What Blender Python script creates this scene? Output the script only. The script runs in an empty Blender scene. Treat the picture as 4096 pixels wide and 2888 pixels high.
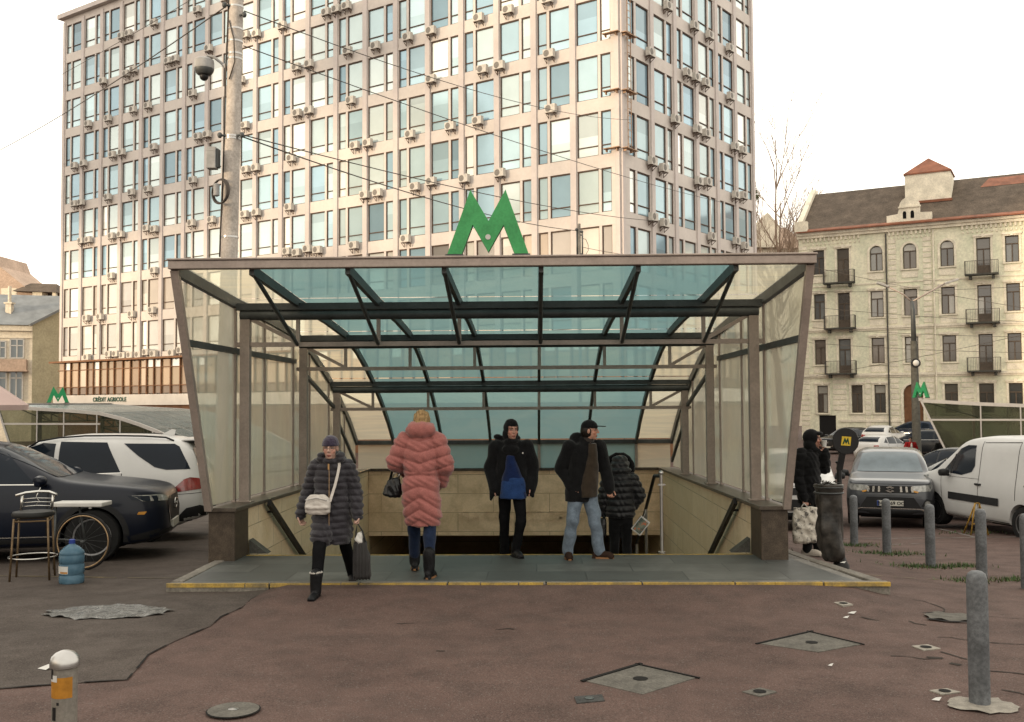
import bpy, bmesh, math, random
import numpy as np
from mathutils import Vector, Matrix, Euler, noise
from mathutils.bvhtree import BVHTree
random.seed(7)
R = math.radians
scene = bpy.context.scene
COL = scene.collection

# ------------------------------------------------------------------ objects
def tag(o, label=None, cat=None, group=None, kind=None):
    if label: o['label'] = label
    if cat: o['category'] = cat
    if group: o['group'] = group
    if kind: o['kind'] = kind
    return o

def thing(name, label, cat, loc=(0, 0, 0), rz=0.0, group=None):
    o = bpy.data.objects.new(name, None)
    COL.objects.link(o)
    o.empty_display_size = 0.2
    o.location = loc
    o.rotation_euler = (0, 0, rz)
    return tag(o, label, cat, group)

def link(name, me, mat=None, parent=None, smooth=False, sharp=None):
    o = bpy.data.objects.new(name, me)
    COL.objects.link(o)
    if parent: o.parent = parent
    if mat is not None:
        for m in (mat if isinstance(mat, (list, tuple)) else [mat]):
            me.materials.append(m)
    if smooth:
        me.polygons.foreach_set('use_smooth', [True] * len(me.polygons))
        if sharp: me.set_sharp_from_angle(angle=R(sharp))
    return o

KIDS = {}
def copy_tree(o, parent=None):
    c = o.copy(); COL.objects.link(c)
    c.parent = parent
    for ch in KIDS.get(o.name) or [x for x in COL.objects if x.parent == o]:
        copy_tree(ch, c)
    return c

class MB:
    """collects simple shapes into one mesh"""
    def __init__(s): s.v = []; s.f = []; s.m = []; s.col = []
    def add(s, vs, fs, mi=0):
        b = len(s.v); s.v += [tuple(v) for v in vs]
        for f in fs: s.f.append([b + i for i in f]); s.m.append(mi)
    def quad(s, a, b, c, d, mi=0): s.add([a, b, c, d], [(0, 1, 2, 3)], mi)
    def poly(s, pts, mi=0): s.add(pts, [tuple(range(len(pts)))], mi)
    def box(s, lo, hi, mi=0, M=None):
        (x0, y0, z0), (x1, y1, z1) = lo, hi
        vs = [(x0, y0, z0), (x1, y0, z0), (x1, y1, z0), (x0, y1, z0), (x0, y0, z1), (x1, y0, z1), (x1, y1, z1), (x0, y1, z1)]
        if M is not None: vs = [tuple(M @ Vector(v)) for v in vs]
        s.add(vs, [(3, 2, 1, 0), (4, 5, 6, 7), (0, 1, 5, 4), (1, 2, 6, 5), (2, 3, 7, 6), (3, 0, 4, 7)], mi)
    def cbox(s, c, d, mi=0, rz=0, M=None):
        h = [x / 2 for x in d]
        T = Matrix.Translation(c) @ Matrix.Rotation(rz, 4, 'Z')
        if M is not None: T = M @ T
        s.box((-h[0], -h[1], -h[2]), tuple(h), mi, T)
    def beam(s, p, q, w, h, mi=0, up=(0, 0, 1)):
        p = Vector(p); q = Vector(q); d = (q - p).normalized(); up = Vector(up)
        a = d.cross(up)
        if a.length < 1e-4: a = d.cross(Vector((1, 0, 0)))
        a.normalize(); b = a.cross(d).normalized()
        vs = []
        for e in (p, q):
            for sa, sb in ((-1, -1), (1, -1), (1, 1), (-1, 1)):
                vs.append(e + a * (sa * w / 2) + b * (sb * h / 2))
        s.add(vs, [(3, 2, 1, 0), (4, 5, 6, 7), (0, 1, 5, 4), (1, 2, 6, 5), (2, 3, 7, 6), (3, 0, 4, 7)], mi)
    def tube(s, pts, r, seg=8, mi=0, caps=True):
        pts = [Vector(p) for p in pts]; n = len(pts)
        rs = r if isinstance(r, (list, tuple)) else [r] * n
        base = len(s.v); prev = None
        for i, p in enumerate(pts):
            d = (pts[min(i + 1, n - 1)] - pts[max(i - 1, 0)]).normalized()
            if prev is None:
                a = d.cross(Vector((0, 0, 1)))
                if a.length < 1e-3: a = d.cross(Vector((1, 0, 0)))
            else: a = prev - d * prev.dot(d)
            a.normalize(); prev = a; b = d.cross(a)
            for k in range(seg):
                t = 2 * math.pi * k / seg
                s.v.append(tuple(p + (a * math.cos(t) + b * math.sin(t)) * rs[i]))
        for i in range(n - 1):
            for k in range(seg):
                k2 = (k + 1) % seg
                s.f.append([base + i * seg + k, base + i * seg + k2, base + (i + 1) * seg + k2, base + (i + 1) * seg + k]); s.m.append(mi)
        if caps:
            s.f.append([base + k for k in range(seg)][::-1]); s.m.append(mi)
            s.f.append([base + (n - 1) * seg + k for k in range(seg)]); s.m.append(mi)
    def lathe(s, prof, seg=24, mi=0, M=None, closed=False):
        base = len(s.v); n = len(prof)
        for (r, z) in prof:
            for k in range(seg):
                t = 2 * math.pi * k / seg
                v = Vector((r * math.cos(t), r * math.sin(t), z))
                s.v.append(tuple(M @ v if M is not None else v))
        for i in range(n if closed else n - 1):
            j = (i + 1) % n
            for k in range(seg):
                k2 = (k + 1) % seg
                s.f.append([base + i * seg + k, base + i * seg + k2, base + j * seg + k2, base + j * seg + k]); s.m.append(mi)
        if not closed:
            if prof[0][0] > 1e-4: s.f.append([base + k for k in range(seg)][::-1]); s.m.append(mi)
            if prof[-1][0] > 1e-4: s.f.append([base + (n - 1) * seg + k for k in range(seg)]); s.m.append(mi)
    def prism(s, poly, t, M=None, mi=0):
        """2-D polygon (x,z) extruded along y by +-t/2"""
        n = len(poly); vs = [(x, -t / 2, z) for x, z in poly] + [(x, t / 2, z) for x, z in poly]
        if M is not None: vs = [tuple(M @ Vector(v)) for v in vs]
        fs = [tuple(range(n)), tuple(range(2 * n - 1, n - 1, -1))]
        for i in range(n):
            j = (i + 1) % n; fs.append((i, i + n, j + n, j))
        s.add(vs, fs, mi)
    def ball(s, c, r, seg=12, rings=8, mi=0):
        rx, ry, rz = r if isinstance(r, (tuple, list)) else (r, r, r)
        prof = [(max(1e-5, math.sin(math.pi * i / rings)), -math.cos(math.pi * i / rings)) for i in range(rings + 1)]
        M = Matrix.Translation(c) @ Matrix.Diagonal((rx, ry, rz, 1))
        s.lathe(prof, seg, mi, M)
    def mesh(s, name='m', fix=False):
        me = bpy.data.meshes.new(name)
        me.from_pydata(s.v, [], s.f)
        me.polygons.foreach_set('material_index', s.m)
        if fix:
            bm = bmesh.new(); bm.from_mesh(me)
            bmesh.ops.remove_doubles(bm, verts=bm.verts, dist=1e-5)
            bmesh.ops.recalc_face_normals(bm, faces=bm.faces); bm.to_mesh(me); bm.free()
        me.update(); return me
    def build(s, name, mat=None, parent=None, smooth=False, sharp=None, fix=True, bevel=0.0):
        me = s.mesh(name, fix)
        o = link(name, me, mat, parent, smooth, sharp)
        if bevel:
            b = o.modifiers.new('bevel', 'BEVEL'); b.width = bevel; b.segments = 2; b.limit_method = 'ANGLE'; b.angle_limit = R(40)
        return o

def apply_mods(o):
    dg = bpy.context.evaluated_depsgraph_get(); dg.update()
    me = bpy.data.meshes.new_from_object(o.evaluated_get(dg))
    old = o.data; o.modifiers.clear(); o.data = me
    if old.users == 0: bpy.data.meshes.remove(old)
    return o

def text_mesh(txt, size, depth=0.0, spacing=1.0, bold=0.0):
    cu = bpy.data.curves.new('t', 'FONT'); cu.body = txt; cu.size = size; cu.extrude = depth; cu.align_x = 'CENTER'; cu.align_y = 'CENTER'
    cu.space_character = spacing; cu.offset = bold; cu.resolution_u = 3
    o = bpy.data.objects.new('t', cu); COL.objects.link(o)
    dg = bpy.context.evaluated_depsgraph_get(); dg.update()
    me = bpy.data.meshes.new_from_object(o.evaluated_get(dg))
    bpy.data.objects.remove(o); bpy.data.curves.remove(cu)
    me.materials.clear()
    return me

# ------------------------------------------------------------------ materials
def _nt(name):
    m = bpy.data.materials.new(name); m.use_nodes = True
    nt = m.node_tree; b = nt.nodes['Principled BSDF']
    return m, nt, b
def N(nt, t, **kw):
    n = nt.nodes.new(t)
    for k, v in kw.items():
        if k in n.inputs: n.inputs[k].default_value = v
        else: setattr(n, k, v)
    return n
def c4(c): return (c[0], c[1], c[2], 1.0)
def mixc(nt, f, a, b, mode='MIX'):
    n = nt.nodes.new('ShaderNodeMix'); n.data_type = 'RGBA'; n.blend_type = mode
    for sock, v in ((n.inputs['Factor'], f), (n.inputs[6], a), (n.inputs[7], b)):
        if hasattr(v, 'is_linked') or hasattr(v, 'links'): nt.links.new(v, sock)
        elif isinstance(v, (int, float)): sock.default_value = v
        else: sock.default_value = c4(v)
    return n.outputs[2]
def ramp(nt, src, a, b, c0=(0, 0, 0), c1=(1, 1, 1)):
    r = nt.nodes.new('ShaderNodeValToRGB'); nt.links.new(src, r.inputs[0])
    e = r.color_ramp.elements; e[0].position = a; e[1].position = b; e[0].color = c4(c0); e[1].color = c4(c1)
    return r.outputs[0]
def noise_n(nt, scale, detail=4, rough=.55, coord='Object', dist=0.0, vec=None):
    n = nt.nodes.new('ShaderNodeTexNoise'); n.inputs['Scale'].default_value = scale; n.inputs['Detail'].default_value = detail
    n.inputs['Roughness'].default_value = rough; n.inputs['Distortion'].default_value = dist
    if vec is None:
        tc = nt.nodes.new('ShaderNodeTexCoord'); vec = tc.outputs[coord]
    nt.links.new(vec, n.inputs['Vector'])
    return n.outputs[0]
def bump(nt, b, h, strength=.3, dist=.01):
    n = nt.nodes.new('ShaderNodeBump'); n.inputs['Strength'].default_value = strength; n.inputs['Distance'].default_value = dist
    nt.links.new(h, n.inputs['Height']); nt.links.new(n.outputs[0], b.inputs['Normal'])

K = .60      # sunless daylight: real albedos under a bright white sky
def mat(name, col, rough=.6, metal=0.0, var=.25, scale=6.0, bmp=0.0, bscale=None, dark=None, spec=None, coat=0.0, fine=0.0):
    """painted/plain surface with two scales of variation"""
    m, nt, b = _nt(name)
    col = tuple(c * K for c in col); dk = tuple(c * K for c in dark) if dark else tuple(c * (1 - var) for c in col); lt = tuple(min(1, c * (1 + var * .6)) for c in col)
    n1 = noise_n(nt, scale, 5, .6)
    out = ramp(nt, n1, .3, .72, dk, lt)
    if fine:
        n2 = noise_n(nt, scale * 9, 3, .7)
        out = mixc(nt, fine, out, ramp(nt, n2, .35, .65, (.25, .25, .25), (1, 1, 1)), 'MULTIPLY')
    nt.links.new(out, b.inputs['Base Color'])
    b.inputs['Roughness'].default_value = rough; b.inputs['Metallic'].default_value = metal
    b.inputs['Specular IOR Level'].default_value = .18 if spec is None else spec
    if coat: b.inputs['Coat Weight'].default_value = coat; b.inputs['Coat Roughness'].default_value = .06
    if bmp: bump(nt, b, noise_n(nt, bscale or scale * 5, 4, .6), bmp)
    return m

def asphalt(name, base, warm, stain, sp=.5):
    m, nt, b = _nt(name)
    base, warm, stain = [tuple(c * .62 for c in q) for q in (base, warm, stain)]
    big = noise_n(nt, .45, 5, .6, dist=.4); mid = noise_n(nt, 2.6, 5, .62); fine = noise_n(nt, 85, 3, .75)
    c = ramp(nt, big, .32, .68, base, warm)
    c = mixc(nt, ramp(nt, mid, .42, .75), c, stain)
    blot = noise_n(nt, .9, 3, .5, dist=1.2); c = mixc(nt, .8, c, ramp(nt, blot, .28, .52, (.78, .78, .78), (1, 1, 1)), 'MULTIPLY'); pale = noise_n(nt, 1.7, 7, .7, dist=.5); c = mixc(nt, ramp(nt, pale, .56, .74, (0, 0, 0), (.35, .35, .35)), c, tuple(v * 1.5 for v in warm))
    v = nt.nodes.new('ShaderNodeTexVoronoi'); v.inputs['Scale'].default_value = 110
    tc = nt.nodes.new('ShaderNodeTexCoord'); nt.links.new(tc.outputs['Object'], v.inputs['Vector'])
    c = mixc(nt, .75, c, ramp(nt, fine, .3, .7, (.35, .35, .35), (1.65, 1.65, 1.65)), 'MULTIPLY')
    c = mixc(nt, ramp(nt, v.outputs['Color'], .80, .95, (0, 0, 0), (sp, sp, sp)), c, (.17, .155, .14))
    nt.links.new(c, b.inputs['Base Color'])
    r = ramp(nt, mid, .3, .8, (.72, .72, .72), (.95, .95, .95)); nt.links.new(r, b.inputs['Roughness'])
    b.inputs['Specular IOR Level'].default_value = .12
    bump(nt, b, fine, .5, .006)
    return m

def tiles(name, c1, c2, mortar, w, h, ms=.012, rough=.7, off=.5, rot=None, coord='Object', bmp=.4, stain=(.3, .25, .18)):
    m, nt, b = _nt(name)
    tc = nt.nodes.new('ShaderNodeTexCoord'); mp = nt.nodes.new('ShaderNodeMapping'); nt.links.new(tc.outputs[coord], mp.inputs[0])
    if rot == 'YZ':
        sx = nt.nodes.new('ShaderNodeSeparateXYZ'); cx = nt.nodes.new('ShaderNodeCombineXYZ'); nt.links.new(tc.outputs[coord], sx.inputs[0])
        for i, j in ((1, 0), (2, 1), (0, 2)): nt.links.new(sx.outputs[i], cx.inputs[j])
        nt.links.new(cx.outputs[0], mp.inputs[0])
    elif rot: mp.inputs['Rotation'].default_value = rot
    br = nt.nodes.new('ShaderNodeTexBrick'); nt.links.new(mp.outputs[0], br.inputs['Vector'])
    br.inputs['Color1'].default_value = c4(c1); br.inputs['Color2'].default_value = c4(c2); br.inputs['Mortar'].default_value = c4(mortar)
    br.inputs['Scale'].default_value = 1; br.inputs['Brick Width'].default_value = w; br.inputs['Row Height'].default_value = h
    br.inputs['Mortar Size'].default_value = ms; br.inputs['Mortar Smooth'].default_value = .2; br.offset = off
    n = noise_n(nt, 2.2, 6, .65, dist=.6); n2 = noise_n(nt, 30, 3, .6)
    c = mixc(nt, ramp(nt, n, .40, .72), br.outputs[0], stain)
    c = mixc(nt, .5, c, ramp(nt, n2, .3, .7, (.82, .82, .82), (1.12, 1.12, 1.12)), 'MULTIPLY')
    nt.links.new(c, b.inputs['Base Color']); b.inputs['Roughness'].default_value = rough
    inv = nt.nodes.new('ShaderNodeMath'); inv.operation = 'SUBTRACT'; inv.inputs[0].default_value = 1; nt.links.new(br.outputs['Fac'], inv.inputs[1])
    bump(nt, b, inv.outputs[0], bmp, .01)
    return m

def glassy(name, tint, body, fac, dirt=(.5, .48, .36), dscale=1.6, rough=.12, dmax=.6, dlo=.45, dhi=.8, trans=.5, refl=.25, ms=(1, 1, .45)):
    """thin dirty pane: tinted see-through + body/dirt film + a surface reflection"""
    m = bpy.data.materials.new(name); m.use_nodes = True; nt = m.node_tree; nt.nodes.clear()
    out = nt.nodes.new('ShaderNodeOutputMaterial')
    tr = N(nt, 'ShaderNodeBsdfTransparent'); tr.inputs[0].default_value = c4(tint)
    tc = nt.nodes.new('ShaderNodeTexCoord'); mp = nt.nodes.new('ShaderNodeMapping'); nt.links.new(tc.outputs['Object'], mp.inputs[0])
    mp.inputs['Scale'].default_value = ms
    n = noise_n(nt, dscale, 6, .65, dist=.8, vec=mp.outputs[0])
    f = ramp(nt, n, dlo, dhi, (fac,) * 3, (dmax,) * 3)
    col = mixc(nt, ramp(nt, n, .4, .75), body, dirt)
    df = N(nt, 'ShaderNodeBsdfDiffuse'); tl = N(nt, 'ShaderNodeBsdfTranslucent'); nt.links.new(col, df.inputs[0]); nt.links.new(col, tl.inputs[0])
    mx0 = nt.nodes.new('ShaderNodeMixShader'); mx0.inputs[0].default_value = trans; nt.links.new(df.outputs[0], mx0.inputs[1]); nt.links.new(tl.outputs[0], mx0.inputs[2])
    mx = nt.nodes.new('ShaderNodeMixShader'); nt.links.new(f, mx.inputs[0]); nt.links.new(tr.outputs[0], mx.inputs[1]); nt.links.new(mx0.outputs[0], mx.inputs[2])
    gl = N(nt, 'ShaderNodeBsdfGlossy'); gl.inputs['Roughness'].default_value = rough; gl.inputs[0].default_value = (.9, .95, .95, 1)
    lw = N(nt, 'ShaderNodeLayerWeight'); lw.inputs['Blend'].default_value = .25
    fr = nt.nodes.new('ShaderNodeMath'); fr.operation = 'MULTIPLY'; fr.inputs[1].default_value = refl; nt.links.new(lw.outputs['Fresnel'], fr.inputs[0])
    mx2 = nt.nodes.new('ShaderNodeMixShader'); nt.links.new(fr.outputs[0], mx2.inputs[0]); nt.links.new(mx.outputs[0], mx2.inputs[1]); nt.links.new(gl.outputs[0], mx2.inputs[2])
    nt.links.new(mx2.outputs[0], out.inputs[0])
    return m

def attr_mat(name, rough=.1, metal=.0, spec=.5, var=0.0, scale=20, bmp=0.0, k=.6):
    m, nt, b = _nt(name)
    a = nt.nodes.new('ShaderNodeAttribute'); a.attribute_name = 'Col'
    o = mixc(nt, 1.0, a.outputs['Color'], (k, k, k), 'MULTIPLY')
    if var: o = mixc(nt, var, o, ramp(nt, noise_n(nt, scale, 4, .6), .3, .7, (.55, .55, .55), (1.2, 1.2, 1.2)), 'MULTIPLY')
    nt.links.new(o, b.inputs['Base Color'])
    b.inputs['Roughness'].default_value = rough; b.inputs['Metallic'].default_value = metal; b.inputs['Specular IOR Level'].default_value = spec
    if bmp: bump(nt, b, noise_n(nt, scale, 4, .6), bmp, .003)
    return m

def face_colors(me, cols):
    """one colour per polygon, stored per corner"""
    a = me.color_attributes.new('Col', 'FLOAT_COLOR', 'CORNER')
    buf = np.ones((len(me.loops), 4), np.float32)
    for p, c in zip(me.polygons, cols):
        buf[p.loop_start:p.loop_start + p.loop_total, :3] = c
    a.data.foreach_set('color', buf.ravel())
def vert_colors(me, cols):
    a = me.color_attributes.new('Col', 'FLOAT_COLOR', 'POINT')
    buf = np.ones((len(me.vertices), 4), np.float32); buf[:, :3] = cols
    a.data.foreach_set('color', buf.ravel())

M = {}
M['red_asphalt'] = asphalt('red_asphalt', (.121, .076, .064), (.147, .095, .080), (.094, .066, .057))
M['grey_asphalt'] = asphalt('grey_asphalt', (.088, .070, .060), (.112, .091, .078), (.072, .058, .050), .35)
M['paving'] = tiles('paving', (.040, .043, .040), (.082, .083, .076), (.014, .014, .013), 1.1, .55, .008, .55, .5, None, 'Object', .25, (.034, .034, .031))
M['kerb'] = mat('kerb_stone', (.30, .27, .23), .8, var=.35, scale=4, bmp=.3, fine=.5)
M['yellow'] = mat('yellow_paint', (.62, .40, .07), .7, var=.45, scale=7, dark=(.28, .22, .12), fine=.4)
M['faded_line'] = mat('faded_line', (.30, .23, .12), .8, var=.5, scale=3, dark=(.11, .1, .08), fine=.5)
M['white_line'] = mat('white_line', (.34, .31, .28), .8, var=.5, scale=3, dark=(.12, .1, .09), fine=.5)
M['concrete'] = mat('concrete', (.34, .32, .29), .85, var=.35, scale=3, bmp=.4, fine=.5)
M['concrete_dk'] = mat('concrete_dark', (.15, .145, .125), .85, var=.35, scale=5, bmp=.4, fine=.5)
M['pale_tile'] = mat('pale_tile', (.44, .40, .34), .8, var=.3, scale=14, bmp=.2, fine=.4)
M['iron'] = mat('cast_iron', (.09, .088, .085), .55, .4, var=.4, scale=20, bmp=.4)
M['hole'] = mat('dark_hole', (.012, .011, .01), .9, var=.2)
M['frame'] = mat('taupe_metal', (.47, .385, .335), .45, .15, var=.2, scale=3, fine=.2)
M['frame_dk'] = mat('dark_steel', (.125, .132, .133), .5, .3, var=.3, scale=3, fine=.2)
M['steel'] = mat('brushed_steel', (.62, .6, .58), .28, .9, var=.15, scale=8)
M['stone'] = tiles('beige_stone', (.76, .57, .385), (.67, .49, .315), (.30, .22, .14), 1.25, .42, .007, .6, .37, (R(90), 0, 0), 'Object', .3, (.46, .32, .19))
M['stone_side'] = tiles('beige_stone_side', (.72, .56, .38), (.65, .49, .32), (.30, .22, .14), 1.25, .42, .007, .6, .37, 'YZ', 'Object', .3, (.6, .44, .26))
M['granite'] = mat('brown_granite', (.125, .095, .07), .4, var=.4, scale=9, fine=.6)
M['coping'] = mat('coping_granite', (.15, .12, .095), .35, var=.4, scale=9, fine=.5)
M['black'] = mat('black_paint', (.018, .017, .017), .45, var=.3, scale=10)
M['roof_glass'] = glassy('teal_roof_glass', (.235, .39, .395), (.155, .26, .27), .70, (.20, .30, .30), .9, .2, .64, .4, .85, .75, .06)
M['clear_roof_glass'] = glassy('clear_roof_glass', (.88, .87, .76), (.52, .50, .40), .5, (.52, .46, .32), 1.3, .2, .75, .4, .8, .75, .06, (.35, 3.2, 3.2))
M['side_glass'] = glassy('dirty_side_glass', (.88, .88, .82), (.50, .49, .40), .58, (.49, .46, .34), 1.1, .12, .82, .42, .78, .5)
M['m_green'] = mat('metro_green', (.085, .44, .15), .55, var=.2, scale=5, fine=.25)
M['m_green_edge'] = mat('metro_green_edge', (.03, .20, .06), .55, var=.2, scale=5)
M['white_plastic'] = mat('white_plastic', (.72, .70, .66), .45, var=.12, scale=5)
SKY_MIX = .72; SKY_COL = (24.0, 22.7, 20.2); SUN_E = 4.5; DENOISE = True
GOBO = [(-45, 45.5, 0, 11), (45.5, 100, 0, 9.5), (76, 99, 24, 50), (57, 69, 31, 40), (48.3, 52, 22, 26), (49.5, 54, 30, 33), (63, 68, 17, 20.5), (54.5, 56.5, 15, 30), (46.6, 47.6, 9, 42), (70, 71.5, 9, 34), (82, 83.5, 9, 24), (60, 61, 20, 31)]
# ------------------------------------------------------------------ ground
def sst(t): t = max(0.0, min(1.0, t)); return t * t * (3 - 2 * t)
def g(x, y):
    r = -.055 * max(0, y - 8.5) * sst((x - 2.5) / 3)
    l = -.035 * max(0, y - 10.5) * sst((-3.4 - x) / 1.2)
    z = max(-1.35, r) + max(-1.35, l)
    if y > 24: z += -.9 * sst((y - 24) / 12) * (1 - sst((abs(x + .5) - 2.6) / 3))
    z = max(z, -1.35)
    if -4 < x < 4 and y < 10.9:
        z += .072 * sst((y - 9.5) / 1.15) * sst((x + 2.95) / .25) * sst((3.75 - x) / .5)
    z += .012 * math.sin(x * 1.3 + y * .7) * math.sin(y * .9 - x * .4) * (1 if y < 9.4 else .3)
    return z
HOLE = (-3.75, 2.78, 12.85, 22.45)
def lines(lo, hi, a, b, step, extra):
    o = [lo + (a - lo) * (1 - (1 - i / 14) ** .35) if False else lo + (a - lo) * (i / 14) ** .6 for i in range(14)]
    n = int((b - a) / step); o += [a + (b - a) * i / n for i in range(n + 1)]
    o += [b + (hi - b) * (i / 16) ** 1.9 for i in range(1, 17)]
    return sorted(set(round(v, 4) for v in o + extra))
def ground():
    xs = lines(-420, 420, -9, 13, .3, [HOLE[0], HOLE[1]]); ys = lines(-90, 900, 2, 25, .3, [HOLE[2], HOLE[3]])
    mb = MB(); idx = {}
    for j, y in enumerate(ys):
        for i, x in enumerate(xs):
            idx[i, j] = len(mb.v); mb.v.append((x, y, g(x, y)))
    for j in range(len(ys) - 1):
        for i in range(len(xs) - 1):
            cx = (xs[i] + xs[i + 1]) / 2; cy = (ys[j] + ys[j + 1]) / 2
            if HOLE[0] < cx < HOLE[1] and HOLE[2] < cy < HOLE[3]: continue
            mb.f.append([idx[i, j], idx[i + 1, j], idx[i + 1, j + 1], idx[i, j + 1]]); mb.m.append(0)
    o = mb.build('ground', M['red_asphalt'], smooth=True, fix=False); tag(o, kind='structure')
def sheet(name, poly, dz, mt, step=.3, zf=None, kind='structure', parent=None):
    bm = bmesh.new(); bm.faces.new([bm.verts.new((x, y, 0)) for x, y in poly])
    xs = [p[0] for p in poly]; ys = [p[1] for p in poly]
    for ax, vals in ((0, xs), (1, ys)):
        v = math.ceil(min(vals) / step) * step
        while v < max(vals):
            co = [0, 0, 0]; no = [0, 0, 0]; co[ax] = v; no[ax] = 1
            bmesh.ops.bisect_plane(bm, geom=bm.verts[:] + bm.edges[:] + bm.faces[:], plane_co=co, plane_no=no, dist=1e-5); v += step
    for v in bm.verts: v.co.z = (zf or g)(v.co.x, v.co.y) + dz
    me = bpy.data.meshes.new(name); bmesh.ops.recalc_face_normals(bm, faces=bm.faces)
    for f in bm.faces:
        if f.normal.z < 0: f.normal_flip()
    bm.to_mesh(me); bm.free()
    o = link(name, me, mt, parent, smooth=True)
    if kind: o['kind'] = kind
    return o
ground()
# grey asphalt roadway on the left, with its ragged border to the red paving
bord = [(-2.86, 10.74), (-2.93, 10.3), (-2.9, 9.93), (-2.98, 9.5), (-2.95, 9.1), (-3.06, 8.5), (-3.1, 8.03), (-3.02, 7.6), (-2.97, 7.29), (-3.4, 7.2), (-3.8, 7.1), (-5.2, 6.95), (-12, 6.6)]
sheet('road', [(-3.96, 10.84), (-3.9, 10.76)] + bord + [(-60, 6.6), (-60, 40), (-4.1, 40), (-4.1, 12)], .006, M['grey_asphalt'], .45)
mb = MB()
for a, b in zip(bord[:-1], bord[1:]):
    n = max(2, int(math.hypot(b[0] - a[0], b[1] - a[1]) / .12))
    for i in range(n):
        if random.random() < .35: continue
        t0, t1 = i / n, (i + 1) / n; w0, w1 = random.uniform(.003, .011), random.uniform(.003, .011)
        p = [(a[0] + (b[0] - a[0]) * t, a[1] + (b[1] - a[1]) * t) for t in (t0, t1)]
        d = Vector((b[0] - a[0], b[1] - a[1])).normalized(); nx, ny = -d.y, d.x
        q = [(p[0][0] - nx * w0, p[0][1] - ny * w0), (p[1][0] - nx * w1, p[1][1] - ny * w1), (p[1][0] + nx * w1, p[1][1] + ny * w1), (p[0][0] + nx * w0, p[0][1] + ny * w0)]
        mb.quad(*[(x, y, g(x, y) + .011) for x, y in q])
tag(mb.build('road_joint', M['hole'], fix=False), kind='structure')
# painted lines
def strip(mb, pts, w, dz, jit=0, skip=0, taper=False):
    for i in range(len(pts) - 1):
        a, b = pts[i], pts[i + 1]; L = math.hypot(b[0] - a[0], b[1] - a[1]); n = max(1, int(L / .15))
        d = Vector((b[0] - a[0], b[1] - a[1])).normalized(); nx, ny = -d.y, d.x
        for k in range(n):
            if random.random() < skip: continue
            t0, t1 = k / n, (k + 1) / n
            w0 = w * random.uniform(1 - jit, 1); w1 = w * random.uniform(1 - jit, 1)
            P = [(a[0] + (b[0] - a[0]) * t, a[1] + (b[1] - a[1]) * t) for t in (t0, t1)]
            q = [(P[0][0] - nx * w0, P[0][1] - ny * w0), (P[1][0] - nx * w1, P[1][1] - ny * w1), (P[1][0] + nx * w1, P[1][1] + ny * w1), (P[0][0] + nx * w0, P[0][1] + ny * w0)]
            mb.quad(*[(x, y, g(x, y) + dz) for x, y in q])
mb = MB(); strip(mb, [(-9, 12.25), (-6.5, 12.08), (-4.1, 11.8)], .022, .011, .4, .1)
strip(mb, [(3.75, 12.3), (6.3, 12.9), (9.5, 13.6)], .022, .006, .5, .15)
tag(mb.build('yellow_line', M['faded_line'], fix=False), kind='structure')
mb = MB(); strip(mb, [(4.3, 18.9), (6.6, 19.2), (9, 19.4), (12, 20.6)], .05, .006, .4, .12); strip(mb, [(8.35, 19.4), (8.7, 23)], .05, .006, .4, .1); strip(mb, [(5.2, 17.6), (6.9, 18.0)], .04, .006, .5, .3)
tag(mb.build('parking_line', M['white_line'], fix=False), kind='structure')
# cracks
mb = MB()
def crack(pts, w, jag=.03, skip=.12):
    out = []
    for a, b in zip(pts[:-1], pts[1:]):
        n = max(2, int(math.hypot(b[0] - a[0], b[1] - a[1]) / .09))
        for i in range(n): out.append((a[0] + (b[0] - a[0]) * i / n + random.uniform(-jag, jag), a[1] + (b[1] - a[1]) * i / n + random.uniform(-jag, jag)))
    strip(mb, out + [pts[-1]], w, .004, .7, skip)
crack([(3.7, 10.75), (3.95, 10.45), (4.0, 10.1), (3.86, 9.74)], .012)
crack([(3.23, 8.19), (3.3, 7.9), (3.22, 7.65), (3.5, 7.5), (4.2, 7.3)], .014)
crack([(2.75, 8.05), (3.0, 7.95), (3.25, 7.95)], .012); crack([(3.06, 8.0), (3.2, 7.75)], .03, .04, .2)
crack([(3.0, 9.5), (3.15, 9.35), (3.4, 9.4), (3.5, 9.2)], .018); crack([(3.2, 7.1), (3.5, 6.8), (3.9, 6.7)], .014)
crack([(3.4, 8.7), (3.9, 8.4), (4.6, 8.5)], .012); crack([(-.9, 8.2), (-.75, 8.24)], .012); crack([(-.35, 9.0), (-.2, 8.98)], .014); crack([(-1.3, 9.25), (-1.12, 9.26)], .01)
crack([(4.1, 9.7), (4.6, 9.6), (5.2, 9.9)], .012); crack([(-1.25, 6.2), (-1.0, 6.3)], .01); crack([(.6, 6.1), (1.2, 6.2)], .008); crack([(-4.3, 8.3), (-4.1, 8.35)], .012)
tag(mb.build('ground_cracks', mat('crack_dirt', (.05, .04, .033), .95), fix=False), kind='structure')

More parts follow.
